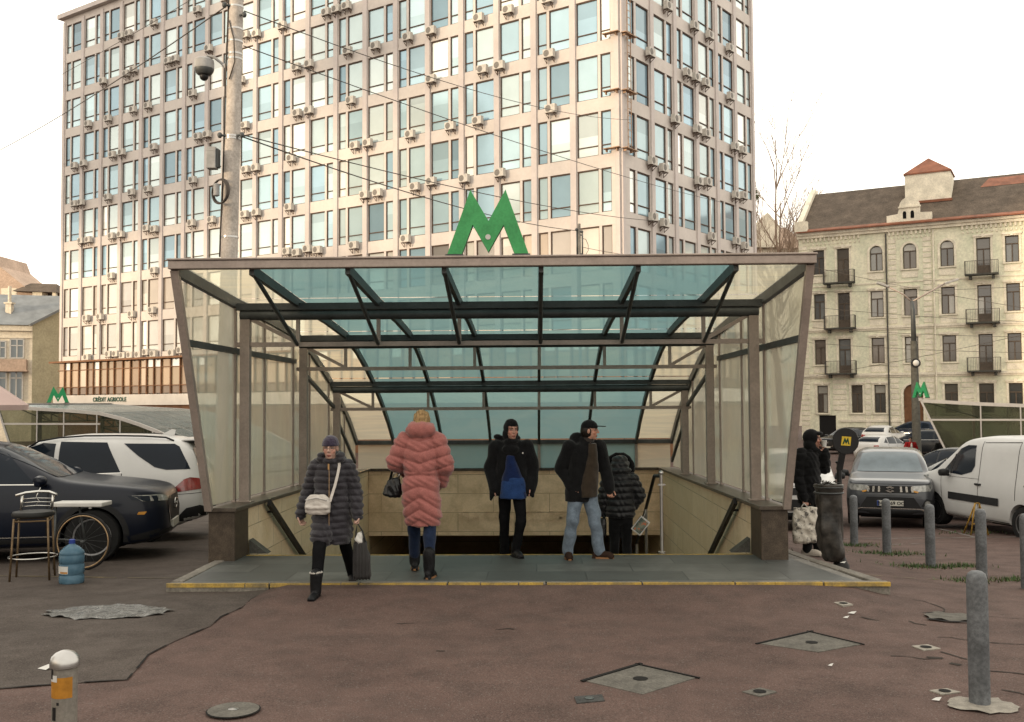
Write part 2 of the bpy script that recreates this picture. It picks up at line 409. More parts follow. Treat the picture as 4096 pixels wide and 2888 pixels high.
# ------------------------------------------------------------------ platform in front of the stairs
PZ = .08
o = sheet('pavement', [(-3.83, 10.9), (3.42, 10.9), (3.2, 12.0), (3.05, 12.85), (-3.85, 12.85)], 0, M['paving'], 3, lambda x, y: PZ)
mb = MB(); mb.box((-3.84, 10.92, -.3), (3.0, 12.84, PZ - .003)); tag(mb.build('pavement_base', M['concrete_dk']), kind='structure')
sheet('pavement_corner', [(3.05, 12.85), (3.2, 12.0), (3.42, 10.9), (3.52, 10.9), (3.1, 13.6), (3.0, 13.6)], -.005, M['concrete'], 3, lambda x, y: PZ)
kerb = MB()
xs = [-3.98, -2.86, -1.9, -.95, .1, 1.12, 2.1, 3.03, 3.74]
for i in range(len(xs) - 1):
    dz = random.uniform(-.006, .006) - (.0 if i else .008); dy = random.uniform(-.012, .012)
    kerb.box((xs[i] + .006, 10.77 + dy, -.25), (xs[i + 1] - .006, 10.905, PZ + .006 + dz), 0)
tag(kerb.build('kerb', M['kerb'], bevel=.008), kind='structure')
mb = MB()
for a, b in zip(xs[:-1], xs[1:]):
    x = a + .01
    while x < b - .03:
        L = min(b - .01 - x, random.uniform(.25, .6)); w_ = random.uniform(.03, .055); mb.box((x, 10.752, PZ - .03), (x + L, 10.752 + w_, PZ + .0115)); x += L + (random.uniform(0, .02) if random.random() < .3 else .001)
tag(mb.build('kerb_paint', M['yellow']), kind='structure')
kerb = MB()
def kerb_run(p, q, w, n, hz):
    p = Vector(p); q = Vector(q)
    for i in range(n):
        a = p.lerp(q, (i + .01) / n); b = p.lerp(q, (i + .985) / n); j = random.uniform(-.008, .008)
        kerb.beam((a.x + j, a.y, hz[0] / 2 + hz[1] / 2), (b.x + j, b.y, hz[0] / 2 + hz[1] / 2), w, hz[1] - hz[0])
kerb_run((-3.92, 10.92, 0), (-3.9, 12.4, 0), .13, 2, (-.2, PZ + .01)); kerb_run((3.63, 10.92, 0), (3.36, 12.3, 0), .14, 2, (-.35, PZ + .012)); kerb_run((3.36, 12.34, 0), (3.12, 13.8, 0), .14, 2, (-.4, PZ + .005))
tag(kerb.build('side_kerb', M['kerb'], bevel=.012), kind='structure')
mb = MB(); mb.box((-3.70, 12.80, PZ), (2.72, 12.845, PZ + .004)); tag(mb.build('step_edge_line', M['yellow']), kind='structure')

# stairs and the dark passage they lead to
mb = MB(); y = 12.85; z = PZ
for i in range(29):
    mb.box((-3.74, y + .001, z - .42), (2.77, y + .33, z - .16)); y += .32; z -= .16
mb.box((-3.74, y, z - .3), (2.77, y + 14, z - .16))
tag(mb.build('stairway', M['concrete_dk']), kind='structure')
mb = MB(); zb = z - .16
mb.box((-3.95, 22.7, -.93), (2.98, y + 14, -.7)); mb.box((-3.95, 22.7, zb), (-3.74, y + 14, -.94)); mb.box((2.77, 22.7, zb), (2.98, y + 14, -.94)); mb.box((-3.95, y + 14, zb), (2.98, y + 14.2, -.7))
tag(mb.build('underpass', M['stone_side']), kind='structure')

# ------------------------------------------------------------------ glazed entrance (local: x across, y inward, origin under the front edge)
PROF = [(0, 3.53), (2.25, 3.38), (4.0, 3.30), (5.6, 3.18), (6.7, 2.96), (7.6, 2.72), (8.4, 2.47), (9.4, 2.10), (10.4, 1.66), (11.3, 1.17)]
def pz(y):
    for (a, b), (c, d) in zip(PROF[:-1], PROF[1:]):
        if a <= y <= c: return b + (d - b) * (y - a) / (c - a)
    return PROF[-1][1]
def cop(y): return .735 - .0165 * (y - 1.3)
def rake(z): return 1.24 * (3.5 - z) / (3.5 - .72)
MX = [-2.66 + 1.074 * k for k in range(6)]
HW = 3.51
def make_entrance(label, loc, rz):
    t = thing('metro_entrance', label, 'metro entrance', loc, rz, None)
    mb = MB(); mb.box((-HW - .05, -.07, 3.505), (HW + .05, .05, 3.595)); mb.box((-HW - .06, -.085, 3.598), (HW + .06, .13, 3.622)); mb.build('fascia', M['frame'], t, bevel=.008)
    # glass roof
    cols = [-HW + .03] + MX + [HW - .03]; rows = [(.06, 2.25), (2.25, 5.6), (5.6, 8.4), (8.4, 11.3)]
    for i in range(7):
        for a, b in rows:
            ys = [a + .02] + [p[0] for p in PROF if a + .05 < p[0] < b - .05] + [b - .02]
            mb = MB()
            for y0, y1 in zip(ys[:-1], ys[1:]):
                x0, x1 = cols[i] + .02, cols[i + 1] - .02
                mb.quad((x0, y0, pz(y0) + .035), (x1, y0, pz(y0) + .035), (x1, y1, pz(y1) + .035), (x0, y1, pz(y1) + .035))
            mb.build('roof_panel', M['clear_roof_glass'] if i in (0, 6) else M['roof_glass'], t)
    ypts = [p[0] for p in PROF]
    for x in MX:
        mb = MB()
        for a, b in zip(ypts[:-1], ypts[1:]): mb.beam((x, a + .05 if a == 0 else a, pz(a) - .03), (x, b, pz(b) - .03), .055, .11)
        mb.build('rafter', M['frame_dk'], t)
    for s in (-1, 1):
        mb = MB()
        for a, b in zip(ypts[:-1], ypts[1:]): mb.beam((s * (HW - .01), a + .05 if a == 0 else a, pz(a) - .02), (s * (HW - .01), b, pz(b) - .02), .07, .14)
        mb.build('edge_beam', M['frame_dk'], t)
    for y, chord in ((2.25, 2.80), (5.6, 2.59), (8.4, 1.905)):
        z = pz(y); mb = MB(); mb.box((-HW + .03, y - .06, z - .12), (HW - .03, y + .06, z - .032)); mb.build('beam', M['frame_dk'], t)
        mb = MB(); mb.tube([(-HW + .08, y, z - .19), (HW - .08, y, z - .19)], .066, 12); mb.build('pipe', M['frame_dk'], t, smooth=True, sharp=40)
        mb = MB(); mb.box((-HW + .03, y - .025, chord - .03), (HW - .03, y + .025, chord + .03)); mb.build('truss_chord', M['frame'], t)
        for x in MX:
            mb = MB(); mb.box((x - .025, y - .021, chord + .03), (x + .025, y + .021, z - .25)); mb.build('truss_post', M['frame'], t)
        for s in (-1, 1):
            xa = MX[0] if s < 0 else MX[-1]
            mb = MB(); mb.beam((s * (HW - .22), y, z - .24), (xa, y, chord + .02), .04, .05); mb.build('truss_diagonal', M['frame'], t)
            mb = MB(); mb.box((s * 3.36 - .065, y - .055, cop(y)), (s * 3.36 + .065, y + .055, z - .245)); mb.box((s * 3.36 - .1, y - .09, cop(y)), (s * 3.36 + .1, y + .09, cop(y) + .02)); mb.build('column', M['frame'], t, bevel=.006)
    for x in MX:
        mb = MB(); mb.tube([(x, .06, 3.49), (x, 2.2, 2.80)], .026, 8); mb.build('strut', M['frame_dk'], t, smooth=True, sharp=40)
    for s in (-1, 1):
        for p, q in (((5.7, 2.55), (8.3, 1.95)), ((8.5, 1.75), (10.6, .75))):
            mb = MB(); mb.beam((s * 3.40, p[0], p[1]), (s * 3.40, q[0], q[1]), .05, .06); mb.build('brace', M['frame_dk'], t)
    # rear low glazing
    mb = MB(); mb.box((-HW, 11.26, 1.10), (HW, 11.36, 1.19)); mb.build('rear_beam', M['frame_dk'], t)
    for i in range(7):
        mb = MB(); mb.quad((cols[i] + .02, 11.31, .57), (cols[i + 1] - .02, 11.31, .57), (cols[i + 1] - .02, 11.31, 1.10), (cols[i] + .02, 11.31, 1.10)); mb.build('rear_panel', M['clear_roof_glass'] if i in (0, 6) else M['roof_glass'], t)
    for x in MX:
        mb = MB(); mb.box((x - .03, 11.285, .57), (x + .03, 11.34, 1.10)); mb.build('rear_mullion', M['frame'], t)
    # side glazing
    YS = [None, 2.25, 3.7, 5.45, 6.65, 8.3, 9.9, 11.25]
    for s in (-1, 1):
        X = s * HW
        for i in range(7):
            for lo in ((True, False) if i < 3 else (None,)):
                a = YS[i]; b = YS[i + 1]
                z0 = None if lo in (True, None) else 2.76; z1 = 2.68 if lo else None
                zb = lambda y: (cop(y) + .03) if z0 is None else z0
                if a is None:
                    zl = cop(1.3) + .03 if z0 is None else z0; zh = 2.68 if lo else 3.42
                    pts = [(rake(zl) + .04, zl), (b - .025, zb(b)), (b - .025, zh if lo else pz(b) - .1), (rake(zh) + .04, zh)]
                else:
                    ym = [y for y in ypts if a + .1 < y < b - .1] if z1 is None else []
                    top = [(y, (z1 if z1 else pz(y) - .09)) for y in [b - .025] + ym[::-1] + [a + .025]]
                    pts = [(a + .025, zb(a)), (b - .025, zb(b))] + top
                mb = MB(); mb.poly([(X, y, z) for y, z in pts]); mb.build('side_panel', M['side_glass'], t)
        for i, y in enumerate(YS[1:-1]):
            mb = MB(); mb.box((X - .025, y - .024, cop(y)), (X + .025, y + .024, pz(y) - .09)); mb.build('side_mullion', M['frame'], t)
        mb = MB(); mb.beam((X, rake(2.72) + .02, 2.72), (X, 5.62, 2.72), .052, .075); mb.build('side_rail', M['frame_dk'], t)
        mb = MB(); mb.beam((X, 0.02, 3.505), (X, 1.24, .72), .075, .085, up=(1, 0, 0)); mb.build('rake_post', M['frame'], t)
        # granite end block, coping, outer parapet
        mb = MB(); mb.box((s * 3.39 - .165, 1.36, -.4), (s * 3.39 + .165, 1.95, .695)); mb.build('pedestal', M['granite'], t, bevel=.012)
        mb = MB(); x0, x1 = s * 3.39 - .19, s * 3.39 + .19
        vs = [(x, y, cop(y) - e) for y in (1.32, 11.42) for x in (x0, x1) for e in (.05, 0)]
        mb.add(vs, [(0, 1, 3, 2), (4, 6, 7, 5), (0, 4, 5, 1), (2, 3, 7, 6), (1, 5, 7, 3), (0, 2, 6, 4)]); mb.build('coping', M['coping'], t, bevel=.008)
        mb = MB(); xo0, xo1 = (s * 3.40, s * 3.53); lo, hi = min(xo0, xo1), max(xo0, xo1)
        vs = [(x, y, z) for y in (1.96, 11.4) for x in (lo, hi) for z in (-1.4, cop(y) - .052)]
        mb.add(vs, [(0, 1, 3, 2), (4, 6, 7, 5), (0, 4, 5, 1), (2, 3, 7, 6), (1, 5, 7, 3), (0, 2, 6, 4)]); mb.build('parapet', M['concrete'], t)
    mb = MB(); mb.box((-HW + .3, 11.44, -.92), (HW - .3, 11.58, .50)); mb.build('rear_parapet', M['concrete'], t)
    return t
ENT = make_entrance('large glazed metro entrance with teal glass roof over the stairs where the people walk', (-.49, 11.0, 0), 0)
bpy.context.view_layer.update()
ent_kids = [c for c in COL.objects if c.parent == ENT]
def entrance_copy(label, loc, rz):
    r = ENT.copy(); COL.objects.link(r); r.location = loc; r.rotation_euler = (0, 0, rz); r['label'] = label
    for c in ent_kids:
        d = c.copy(); COL.objects.link(d); d.parent = r
        b = c.name.split('.')[0]; mm = FAR.get(b)
        if b in ('roof_panel', 'side_panel', 'rear_panel'): mm = far_glass(b)
        if mm: d.material_slots[0].link = 'OBJECT'; d.material_slots[0].material = mm
    return r
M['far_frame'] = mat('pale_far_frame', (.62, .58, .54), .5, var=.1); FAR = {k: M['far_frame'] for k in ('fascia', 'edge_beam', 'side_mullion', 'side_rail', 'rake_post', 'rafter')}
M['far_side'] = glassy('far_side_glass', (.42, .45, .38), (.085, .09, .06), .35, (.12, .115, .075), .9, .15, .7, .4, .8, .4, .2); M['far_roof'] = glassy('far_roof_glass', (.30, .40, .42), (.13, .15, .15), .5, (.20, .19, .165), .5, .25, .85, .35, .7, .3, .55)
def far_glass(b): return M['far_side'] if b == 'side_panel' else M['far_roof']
def rz_inward(dx, dy): return math.atan2(dy, dx) - math.pi / 2
# right one: near corner at (15.9,42); left one: back end towards the camera
def place_by_corner(corner, inward, side):
    rz = rz_inward(*inward); xd = Vector((math.cos(rz), math.sin(rz))); c = Vector(corner) - xd * (side * HW)
    return (c.x, c.y), rz
(cx, cy), rz = place_by_corner((15.95, 42.0), (.93, -.36), 1)
RE = entrance_copy('smaller looking metro entrance at the right edge behind the white van', (cx, cy, -1.5), rz); RE_C = (cx, cy, rz)
(cx, cy), rz = place_by_corner((-23.6, 43.5), (.95, -.31), 1)
LE = entrance_copy('metro entrance behind the parked cars at the left, its curved glass roof in view', (cx, cy, -1.48), rz); LE_C = (cx, cy, rz)
# parts only the near entrance shows: stairwell walls, lettering, rails
def wall_prism(name, x, th, mt):
    mb = MB(); poly = [(1.95, -5.0), (11.8, -5.0), (11.8, cop(11.4) - .05), (1.95, cop(1.95) - .052)]
    vs = [(x + e, y, z) for e in (0, th) for y, z in poly]
    mb.add(vs, [(0, 1, 2, 3), (7, 6, 5, 4), (0, 4, 5, 1), (1, 5, 6, 2), (2, 6, 7, 3), (3, 7, 4, 0)]); return mb.build(name, mt, ENT)
wall_prism('stair_wall', -3.25, -.13, M['stone_side']); wall_prism('stair_wall', 3.27, .11, M['stone_side'])
mb = MB(); mb.box((-3.245, 11.42, -.93), (3.265, 11.8, .52)); mb.build('end_wall', M['stone'], ENT)
mb = MB(); mb.box((-3.245, 11.36, .505), (3.265, 11.46, .57)); mb.build('end_coping', M['coping'], ENT)
me = text_mesh('ПАЛАЦ  СПОРТУ', .31, .012, 1.12)
me.transform(Matrix.Translation((.19, 11.405, -.51)) @ Matrix.Rotation(R(90), 4, 'X')); link('lettering', me, M['stone'], ENT)
for s, x in ((-1, -3.17), (1, 3.19)):
    mb = MB(); mb.beam((x, 2.74, .66), (x, 11.2, .66 - .5 * 8.46), .05, .085); mb.build('handrail', M['black'], ENT)
    mb = MB()
    for k in range(4): y = 2.95 + 2.4 * k; mb.beam((x, y, .62 - .5 * (y - 2.74)), (x - s * -.08, y, .62 - .5 * (y - 2.74)), .03, .03)
    mb.build('rail_bracket', M['black'], ENT)
    mb = MB(); lo, hi = sorted((s * 3.22, s * 2.98)); mb.add([(lo, 1.97, PZ), (hi, 1.97, PZ), (hi, 2.15, PZ), (lo, 2.15, PZ), ((lo if s < 0 else hi), 1.97, .26), ((lo if s < 0 else hi), 2.15, .26)], [(0, 1, 2, 3), (0, 4, 1) if s < 0 else (0, 1, 4), (2, 5, 3), (1, 4, 5, 2), (0, 3, 5, 4)]); mb.build('ramp_wedge', M['concrete_dk'], ENT)

# steel stair rail standing at the top step
rl = thing('stair_railing', 'steel post and black sloping stair rail at the top step, right of the people', 'railing', (1.60, 12.93, PZ))
mb = MB(); mb.tube([(0, 0, 0), (0, 0, 1.0)], .021, 10); mb.tube([(0, 0, 0), (0, 0, .02)], .05, 12); mb.ball((0, 0, 1.02), .032, 10, 8); mb.build('post', M['steel'], rl, smooth=True, sharp=40)
mb = MB(); mb.tube([(0, 0, .98), (-.05, .3, .96), (-.05, 8.6, -3.2)], .024, 8); mb.build('rail', M['black'], rl, smooth=True, sharp=40)
for k in range(1, 6):
    y = 1.35 * k; mb = MB(); zf = -.16 * (int((y - .0) / .32) + 1); mb.tube([(-.05, y, zf), (-.05, y, .96 - .5 * (y - .3))], .02, 8); mb.build('post', M['steel'], rl, smooth=True, sharp=40)
mb = MB(); mb.box((-.04, -.03, .86), (.05, .03, .88)); mb.build('clamp', M['steel'], rl)

# ------------------------------------------------------------------ green M signs
MPOLY = [(-.447, 0), (-.190, .712), (0.010, .365), (.200, .712), (.450, 0), (.295, 0), (.175, .318), (.006, .02), (-.165, .325), (-.288, 0)]
def m_sign(label, loc, rz, group=None):
    t = thing('metro_sign', label, 'metro sign', loc, rz)
    mb = MB()
    mb.prism(MPOLY, .11); me = mb.mesh('M', True)
    for p in me.polygons: p.material_index = 0 if abs(p.normal.y) > .9 else 1
    o = link('letter', me, [M['m_green'], M['m_green_edge']], t)
    mb = MB(); mb.lathe([(.03, -.004), (.03, .004)], 16, 0, Matrix.Translation((.004, -.058, .185)) @ Matrix.Rotation(R(90), 4, 'X')); mb.build('disc', M['white_plastic'], t)
    mb = MB()
    for x in (-.37, .37): mb.box((x - .10, -.05, -.03), (x + .10, .05, .0))
    mb.build('foot', M['frame_dk'], t)
    return t
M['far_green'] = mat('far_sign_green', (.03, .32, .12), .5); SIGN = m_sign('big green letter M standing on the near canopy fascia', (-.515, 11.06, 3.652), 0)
def sign_on(ec, z, label, mrz, sc):
    x, y, rz = ec; v = Vector((math.cos(rz), math.sin(rz))) * .0; t = copy_tree(SIGN); t.location = (x, y, z); t.rotation_euler = (0, 0, mrz); t['label'] = label; t.scale = (sc,) * 3
    for c in COL.objects:
        if c.parent == t and c.name.startswith('letter'): c.material_slots[0].link = 'OBJECT'; c.material_slots[0].material = M['far_green']
    return t
sign_on(LE_C, -1.48 + 3.652, 'small green letter M above the distant entrance behind the parked cars, left', R(28), 1.06)
sign_on(RE_C, -1.5 + 3.652, 'small green letter M above the distant entrance behind the white van, right', R(-62), .98)
# ------------------------------------------------------------------ office block
M['facade'] = mat('facade_panel', (.89, .80, .735), .8, var=.10, scale=.5, fine=.08)
M['pilaster'] = mat('facade_pilaster', (.84, .745, .70), .8, var=.10, scale=.7, fine=.08)
M['winframe'] = mat('brown_window_frame', (.13, .075, .05), .55, var=.3, scale=3)
M['pane'] = attr_mat('office_pane', .08, .3, .5, .15, .8, 0, .9)
M['brown_metal'] = mat('brown_metal', (.27, .13, .065), .5, .2, var=.35, scale=2)
M['rust'] = mat('rusty_steel', (.62, .40, .26), .8, var=.5, scale=3)
M['white_fascia'] = mat('white_fascia', (.95, .87, .78), .6, var=.12, scale=1)
M['bank_green'] = mat('bank_lettering', (.04, .13, .09), .5)
M['ac_case'] = mat('conditioner_case', (.80, .74, .66), .5, var=.25, scale=4)
M['ac_dark'] = mat('conditioner_grille', (.30, .27, .24), .6, var=.3, scale=9)
ZG = -1.35
class Fac:
    def __init__(s, d, n, z0=ZG): s.d = Vector((d[0], d[1], 0)); s.n = Vector((n[0], n[1], 0)); s.z0 = z0
    def p(s, u, e, z): return s.d * u + s.n * e + Vector((0, 0, z - s.z0))
    def box(s, mb, u0, u1, e0, e1, z0, z1, mi=0):
        P = s.p; mb.add([P(u0, e0, z0), P(u1, e0, z0), P(u1, e1, z0), P(u0, e1, z0), P(u0, e0, z1), P(u1, e0, z1), P(u1, e1, z1), P(u0, e1, z1)],
               [(3, 2, 1, 0), (4, 5, 6, 7), (0, 1, 5, 4), (1, 2, 6, 5), (2, 3, 7, 6), (3, 0, 4, 7)], mi)
    def rect(s, mb, u0, u1, z0, z1, e, mi=0): mb.quad(s.p(u0, e, z0), s.p(u1, e, z0), s.p(u1, e, z1), s.p(u0, e, z1), mi)
FL = Fac((-.8415, .5402), (-.5402, -.8415)); FR = Fac((.5906, .8070), (.8070, -.5906))
LT, RT = 56.6, 18.75
tower = thing('office_block', 'pale concrete office block with rows of windows and many air conditioners', 'building', (5.09, 58.2, ZG))
ROWS = [6.4 + 3.42 * k for k in range(9)]; WH = 2.62; TOP = 37.0
def bays(F):
    out = []
    if F is FL: nb, b0, w = 20, .38, 2.8; spec = ((.25, .93), (1.11, 2.56))
    else: nb, b0, w = 6, .7, 2.98; spec = ((.30, .98), (1.20, 2.70))
    for k in range(nb):
        o = b0 + w * k
        sp = spec if k % 2 == 0 else tuple((w - b, w - a) for a, b in reversed(spec))
        out.append((o, o + w, [(o + a, o + b) for a, b in sp]))
    return out
BL, BR = bays(FL), bays(FR)
wall = MB(); pil = MB()
for F, B, LEN in ((FL, BL, LT), (FR, BR, RT)):
    wall_top = ROWS[-1] + WH
    # spandrels
    F.box(wall, 0.02, LEN, -.30, 0, ROWS[0] - .45, ROWS[0])
    for k in range(9):
        F.box(wall, 0.02, LEN, -.30, 0.0, ROWS[k] + WH, (ROWS[k + 1] if k < 8 else TOP))
    # piers
    edges = [0.02] + [b for a, b in [(B[0][2][0][0], 0)] for b in []]
    prev = 0.02
    for (o, e, wins) in B:
        for a, b in wins:
            F_d = .0
            if a - prev > .05:
                for k in range(9): F.box(wall, prev, a, -.30, -.012, ROWS[k], ROWS[k] + WH)
            prev = b
    for k in range(9): F.box(wall, prev, LEN, -.30, -.012, ROWS[k], ROWS[k] + WH)
    for i, (o, e, wins) in enumerate(B):
        if i: F.box(pil, o - .2, o + .2, -.011, .10, ROWS[0] - .44, TOP - .3)
    F.box(pil, .05, .34, .002, .10, ROWS[0] - .44, TOP - .3); F.box(pil, LEN - .35, LEN - .02, .002, .10, ROWS[0] - .44, TOP - .3)
wall.build('wall', M['facade'], tower); pil.build('pilaster', M['pilaster'], tower)
# solid core, roof, cornice
cb = FL.p(LT, 0, 0) + FR.p(RT, 0, 0); c = [(FL.n + FR.n) * -.292, FL.p(LT, -.31, 0), cb, FR.p(RT, -.31, 0)]
core = MB(); pts = [(v.x, v.y) for v in c]
vs = [(x, y, 0) for x, y in pts] + [(x, y, TOP - ZG + .1) for x, y in pts]
core.add(vs, [(4, 5, 6, 7)] + [(i, (i + 1) % 4, (i + 1) % 4 + 4, i + 4) for i in range(4)]); core.build('core', M['facade'], tower)
mb = MB()
FL.box(mb, -.3, LT + .4, -.4, .45, TOP + .02, TOP + .42); FR.box(mb, -.02, RT + .4, -.4, .44, TOP + .02, TOP + .42)
mb.build('cornice', M['pilaster'], tower)
mb = MB(); FL.box(mb, 8, LT - 2.5, -9, -2.5, TOP + .15, TOP + 2.1); mb.build('penthouse', M['facade'], tower)
# windows
rnd = random.Random(5)
def pane_col(k, u, F):  # tints stand for curtains and sky reflection put into the base colour
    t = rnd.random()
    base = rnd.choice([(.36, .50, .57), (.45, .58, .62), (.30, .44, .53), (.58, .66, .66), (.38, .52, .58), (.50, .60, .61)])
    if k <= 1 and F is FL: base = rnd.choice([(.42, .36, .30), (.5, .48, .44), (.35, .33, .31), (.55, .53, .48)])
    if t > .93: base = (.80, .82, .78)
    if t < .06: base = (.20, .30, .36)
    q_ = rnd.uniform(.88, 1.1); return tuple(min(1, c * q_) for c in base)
def window_mb(fr, pn, cols, F, a, b, z, k):
    e = -.085; w = .045; T = z + .56
    for (u0, u1, z0, z1) in ((a, b, z, z + w), (a, b, z + WH - w - .03, z + WH), (a, a + w, z + w, z + WH - w), (b - w, b, z + w, z + WH - w), (a + w, b - w, T, T + .06)):
        F.box(fr, u0, u1, -.16, e + .03, z0, z1)
    c = pane_col(k, a, F); q_ = rnd.uniform(.95, 1.2); c2 = tuple(min(1, x * q_) for x in c)
    F.rect(pn, a + w, b - w, z + w, T, e - .03); cols.append(c2)
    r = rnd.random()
    if r < .42:                      # tone split in the big pane: a blind, or a skyline reflection painted in
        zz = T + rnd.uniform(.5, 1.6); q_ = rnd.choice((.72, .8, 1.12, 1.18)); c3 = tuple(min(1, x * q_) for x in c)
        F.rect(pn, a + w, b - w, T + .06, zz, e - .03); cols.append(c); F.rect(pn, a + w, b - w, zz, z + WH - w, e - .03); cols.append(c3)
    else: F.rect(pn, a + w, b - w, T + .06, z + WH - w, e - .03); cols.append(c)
jobs = []
for F, B in ((FL, BL), (FR, BR)):
    for (o, e, wins) in B:
        for a, b in wins:
            for k, z in enumerate(ROWS):
                p = F.p((a + b) / 2, 0, z + 1.3) + Vector((5.09, 58.2, ZG)); depth = p.y
                vis = (p.z - 2) / depth < .385 and (p.z - 2) / depth > .135
                jobs.append(((0 if vis else 1), depth / (b - a), F, a, b, z, k))
jobs.sort(key=lambda j: (j[0], j[1]))
rest_f, rest_p, rest_c = MB(), MB(), []
for i, (_, _, F, a, b, z, k) in enumerate(jobs):
    if i < 100:
        fr, pn, cols = MB(), MB(), []; window_mb(fr, pn, cols, F, a, b, z, k)
        w = fr.build('window', M['winframe'], tower, fix=False); me = pn.mesh('pane'); face_colors(me, cols); link('pane', me, M['pane'], w)
    else: window_mb(rest_f, rest_p, rest_c, F, a, b, z, k)
nf = len(rest_f.f); b0 = len(rest_f.v)
rest_f.v += rest_p.v; rest_f.f += [[b0 + i for i in f] for f in rest_p.f]; rest_f.m += [1] * len(rest_p.f)
me = rest_f.mesh('windows'); face_colors(me, [(.1, .06, .04)] * nf + rest_c); o = link('window', me, [M['winframe'], M['pane']], tower); o['kind'] = 'stuff'
# brown glazed storey, fascia with lettering, shop front
mb = MB()
for F, LEN in ((FL, LT), (FR, RT)):
    F.box(mb, -.3 if F is FL else -.28, LEN + .5, -.3, .75 if F is FL else .74, 5.80, 5.945)
mb.build('ledge', M['brown_metal'], tower)
mb = MB(); pn = MB(); cols = []
for F, LEN in ((FL, LT), (FR, RT)):
    u = 0.1
    while u < LEN - .3:
        w = rnd.choice((.95, 1.05, 1.2)); F.box(mb, u - .06, u + .06, .02, .20, 2.93, 5.79)
        F.rect(pn, u + .06, u + w - .06, 3.02, 3.6, .08); cols.append((.22, .15, .10)); c = rnd.choice([(.55, .42, .30), (.48, .34, .22), (.33, .23, .15), (.62, .50, .38), (.40, .30, .20)])
        F.rect(pn, u + .06, u + w - .06, 3.68, 5.1, .08); cols.append(c)
        F.rect(pn, u + .06, u + w - .06, 5.16, 5.79, .08); cols.append((.78, .80, .78) if rnd.random() < .3 else tuple(x * .85 for x in c)); u += w
    for z in (3.64, 5.13): F.box(mb, 0, LEN, .03, .17, z - .035, z + .035)
mb.build('glazing_frame', M['brown_metal'], tower); me = pn.mesh('g'); face_colors(me, cols); link('glazing', me, M['pane'], tower)
mb = MB(); FL.box(mb, -.1, LT + .3, -.2, .42, 2.05, 2.93); FR.box(mb, .0, RT, -.2, .41, 2.05, 2.93); mb.build('sign_fascia', M['white_fascia'], tower)
me = text_mesh('CRÉDIT AGRICOLE', .50, .02, 1.12, .012)
ang = math.atan2(-FL.d.y, -FL.d.x)
me.transform(Matrix.Translation(FL.p(48.55, .445, 2.52)) @ Matrix.Rotation(ang, 4, 'Z') @ Matrix.Rotation(R(90), 4, 'X')); link('lettering', me, M['bank_green'], tower)
mb = MB(); FL.box(mb, 0, LT, -.3, .1, ZG, 2.05); FR.box(mb, .02, RT, -.3, .09, ZG, 2.05); mb.build('shop_front', M['brown_metal'], tower)
# corner ladder with landings
mb = MB()
for u in (.48, .86): FR.box(mb, u - .02, u + .02, .20, .24, 17.0, 37.6)
z = 17.2
while z < 37.3: FR.box(mb, .50, .84, .205, .235, z - .015, z + .015); z += .42
mb.build('ladder', M['rust'], tower)
for z in (16.85, 20.27, 23.69, 27.11, 30.53):
    mb = MB(); FL.box(mb, -.1, .95, .11, .45, z, z + .05); FR.box(mb, -.02, 1.3, .11, .43, z, z + .05)
    for u in (.1, .8): FL.box(mb, u, u + .05, .11, .3, z - .15, z - .01); FR.box(mb, u + .02, u + .07, .11, .3, z - .15, z - .01)
    mb.build('landing', M['rust'], tower)

ACL = [(47.6,33.6),(46.6,33.5),(43.2,33.5),(37.7,33.6),(34.4,33.1),(50.2,30.2),(46.9,30.2),(45.9,30.1),(41.3,30.2),(40.4,30.3),(36.3,30.2),(32.0,30.1),(30.8,30.3),(28.0,30.3),(23.5,30.4),(22.5,30.3),(21.5,30.3),(52.3,26.7),(49.4,26.8),(45.9,26.8),(43.9,26.8),(38.2,26.7),(32.5,26.7),(26.5,26.8),(25.2,26.8),(21.4,26.8),(18.8,26.8),(15.9,26.8),(13.9,26.8),(10.0,26.9),(7.7,26.7),(4.8,26.6),(54.3,23.5),(52.9,23.4),(48.7,23.4),(47.4,23.4),(43.1,23.4),(37.5,23.4),(36.4,23.6),(32.0,23.4),(26.4,23.5),(25.2,23.5),(21.1,23.5),(13.9,23.5),(9.7,23.5),(8.4,23.4),(4.7,23.4),(54.2,19.9),(53.2,19.9),(49.3,19.9),(46.0,19.9),(43.8,20.0),(38.1,20.1),(31.9,20.1),(30.8,20.1),(27.0,20.1),(20.7,20.1),(19.5,20.1),(15.7,20.0),(12.3,20.1),(10.1,20.0),(4.6,20.0),(53.1,16.4),(52.0,16.4),(48.7,16.4),(47.4,16.4),(43.9,16.5),(42.9,16.5),(38.2,16.6),(35.8,16.6),(32.0,16.5),(30.7,16.5),(27.2,16.6),(19.8,16.7),(18.6,16.7),(15.3,16.5),(13.9,16.6),(11.2,16.6),(8.4,16.7),(48.7,13.1),(42.9,13.1),(27.4,13.1),(26.4,13.2),(25.3,13.1),(24.3,13.2),(20.8,13.3),(16.1,13.4),(52.2,9.8),(50.2,9.7),(45.8,9.6),(43.1,9.5),(52.0,6.9),(48.9,6.5),(47.9,6.5),(46.9,6.4),(45.9,6.5),(44.8,6.5),(43.8,6.5),(42.8,6.5),(40.5,6.4),(39.4,6.3)]
ACR = [(5.4,27.0),(9.0,27.0),(11.2,27.1),(14.3,27.2),(3.1,23.5),(7.9,23.7),(9.1,23.6),(10.5,23.7),(14.3,23.7),(6.2,20.3),(9.2,20.3),(10.5,20.3),(14.9,20.4),(16.2,20.3),(3.2,16.8),(4.6,16.9),(9.3,17.0),(10.6,16.9),(14.9,16.9),(16.2,17.0),(3.2,13.5),(4.6,13.4),(11.1,13.4),(14.9,13.5),(16.3,13.5)]
ac_me = {}
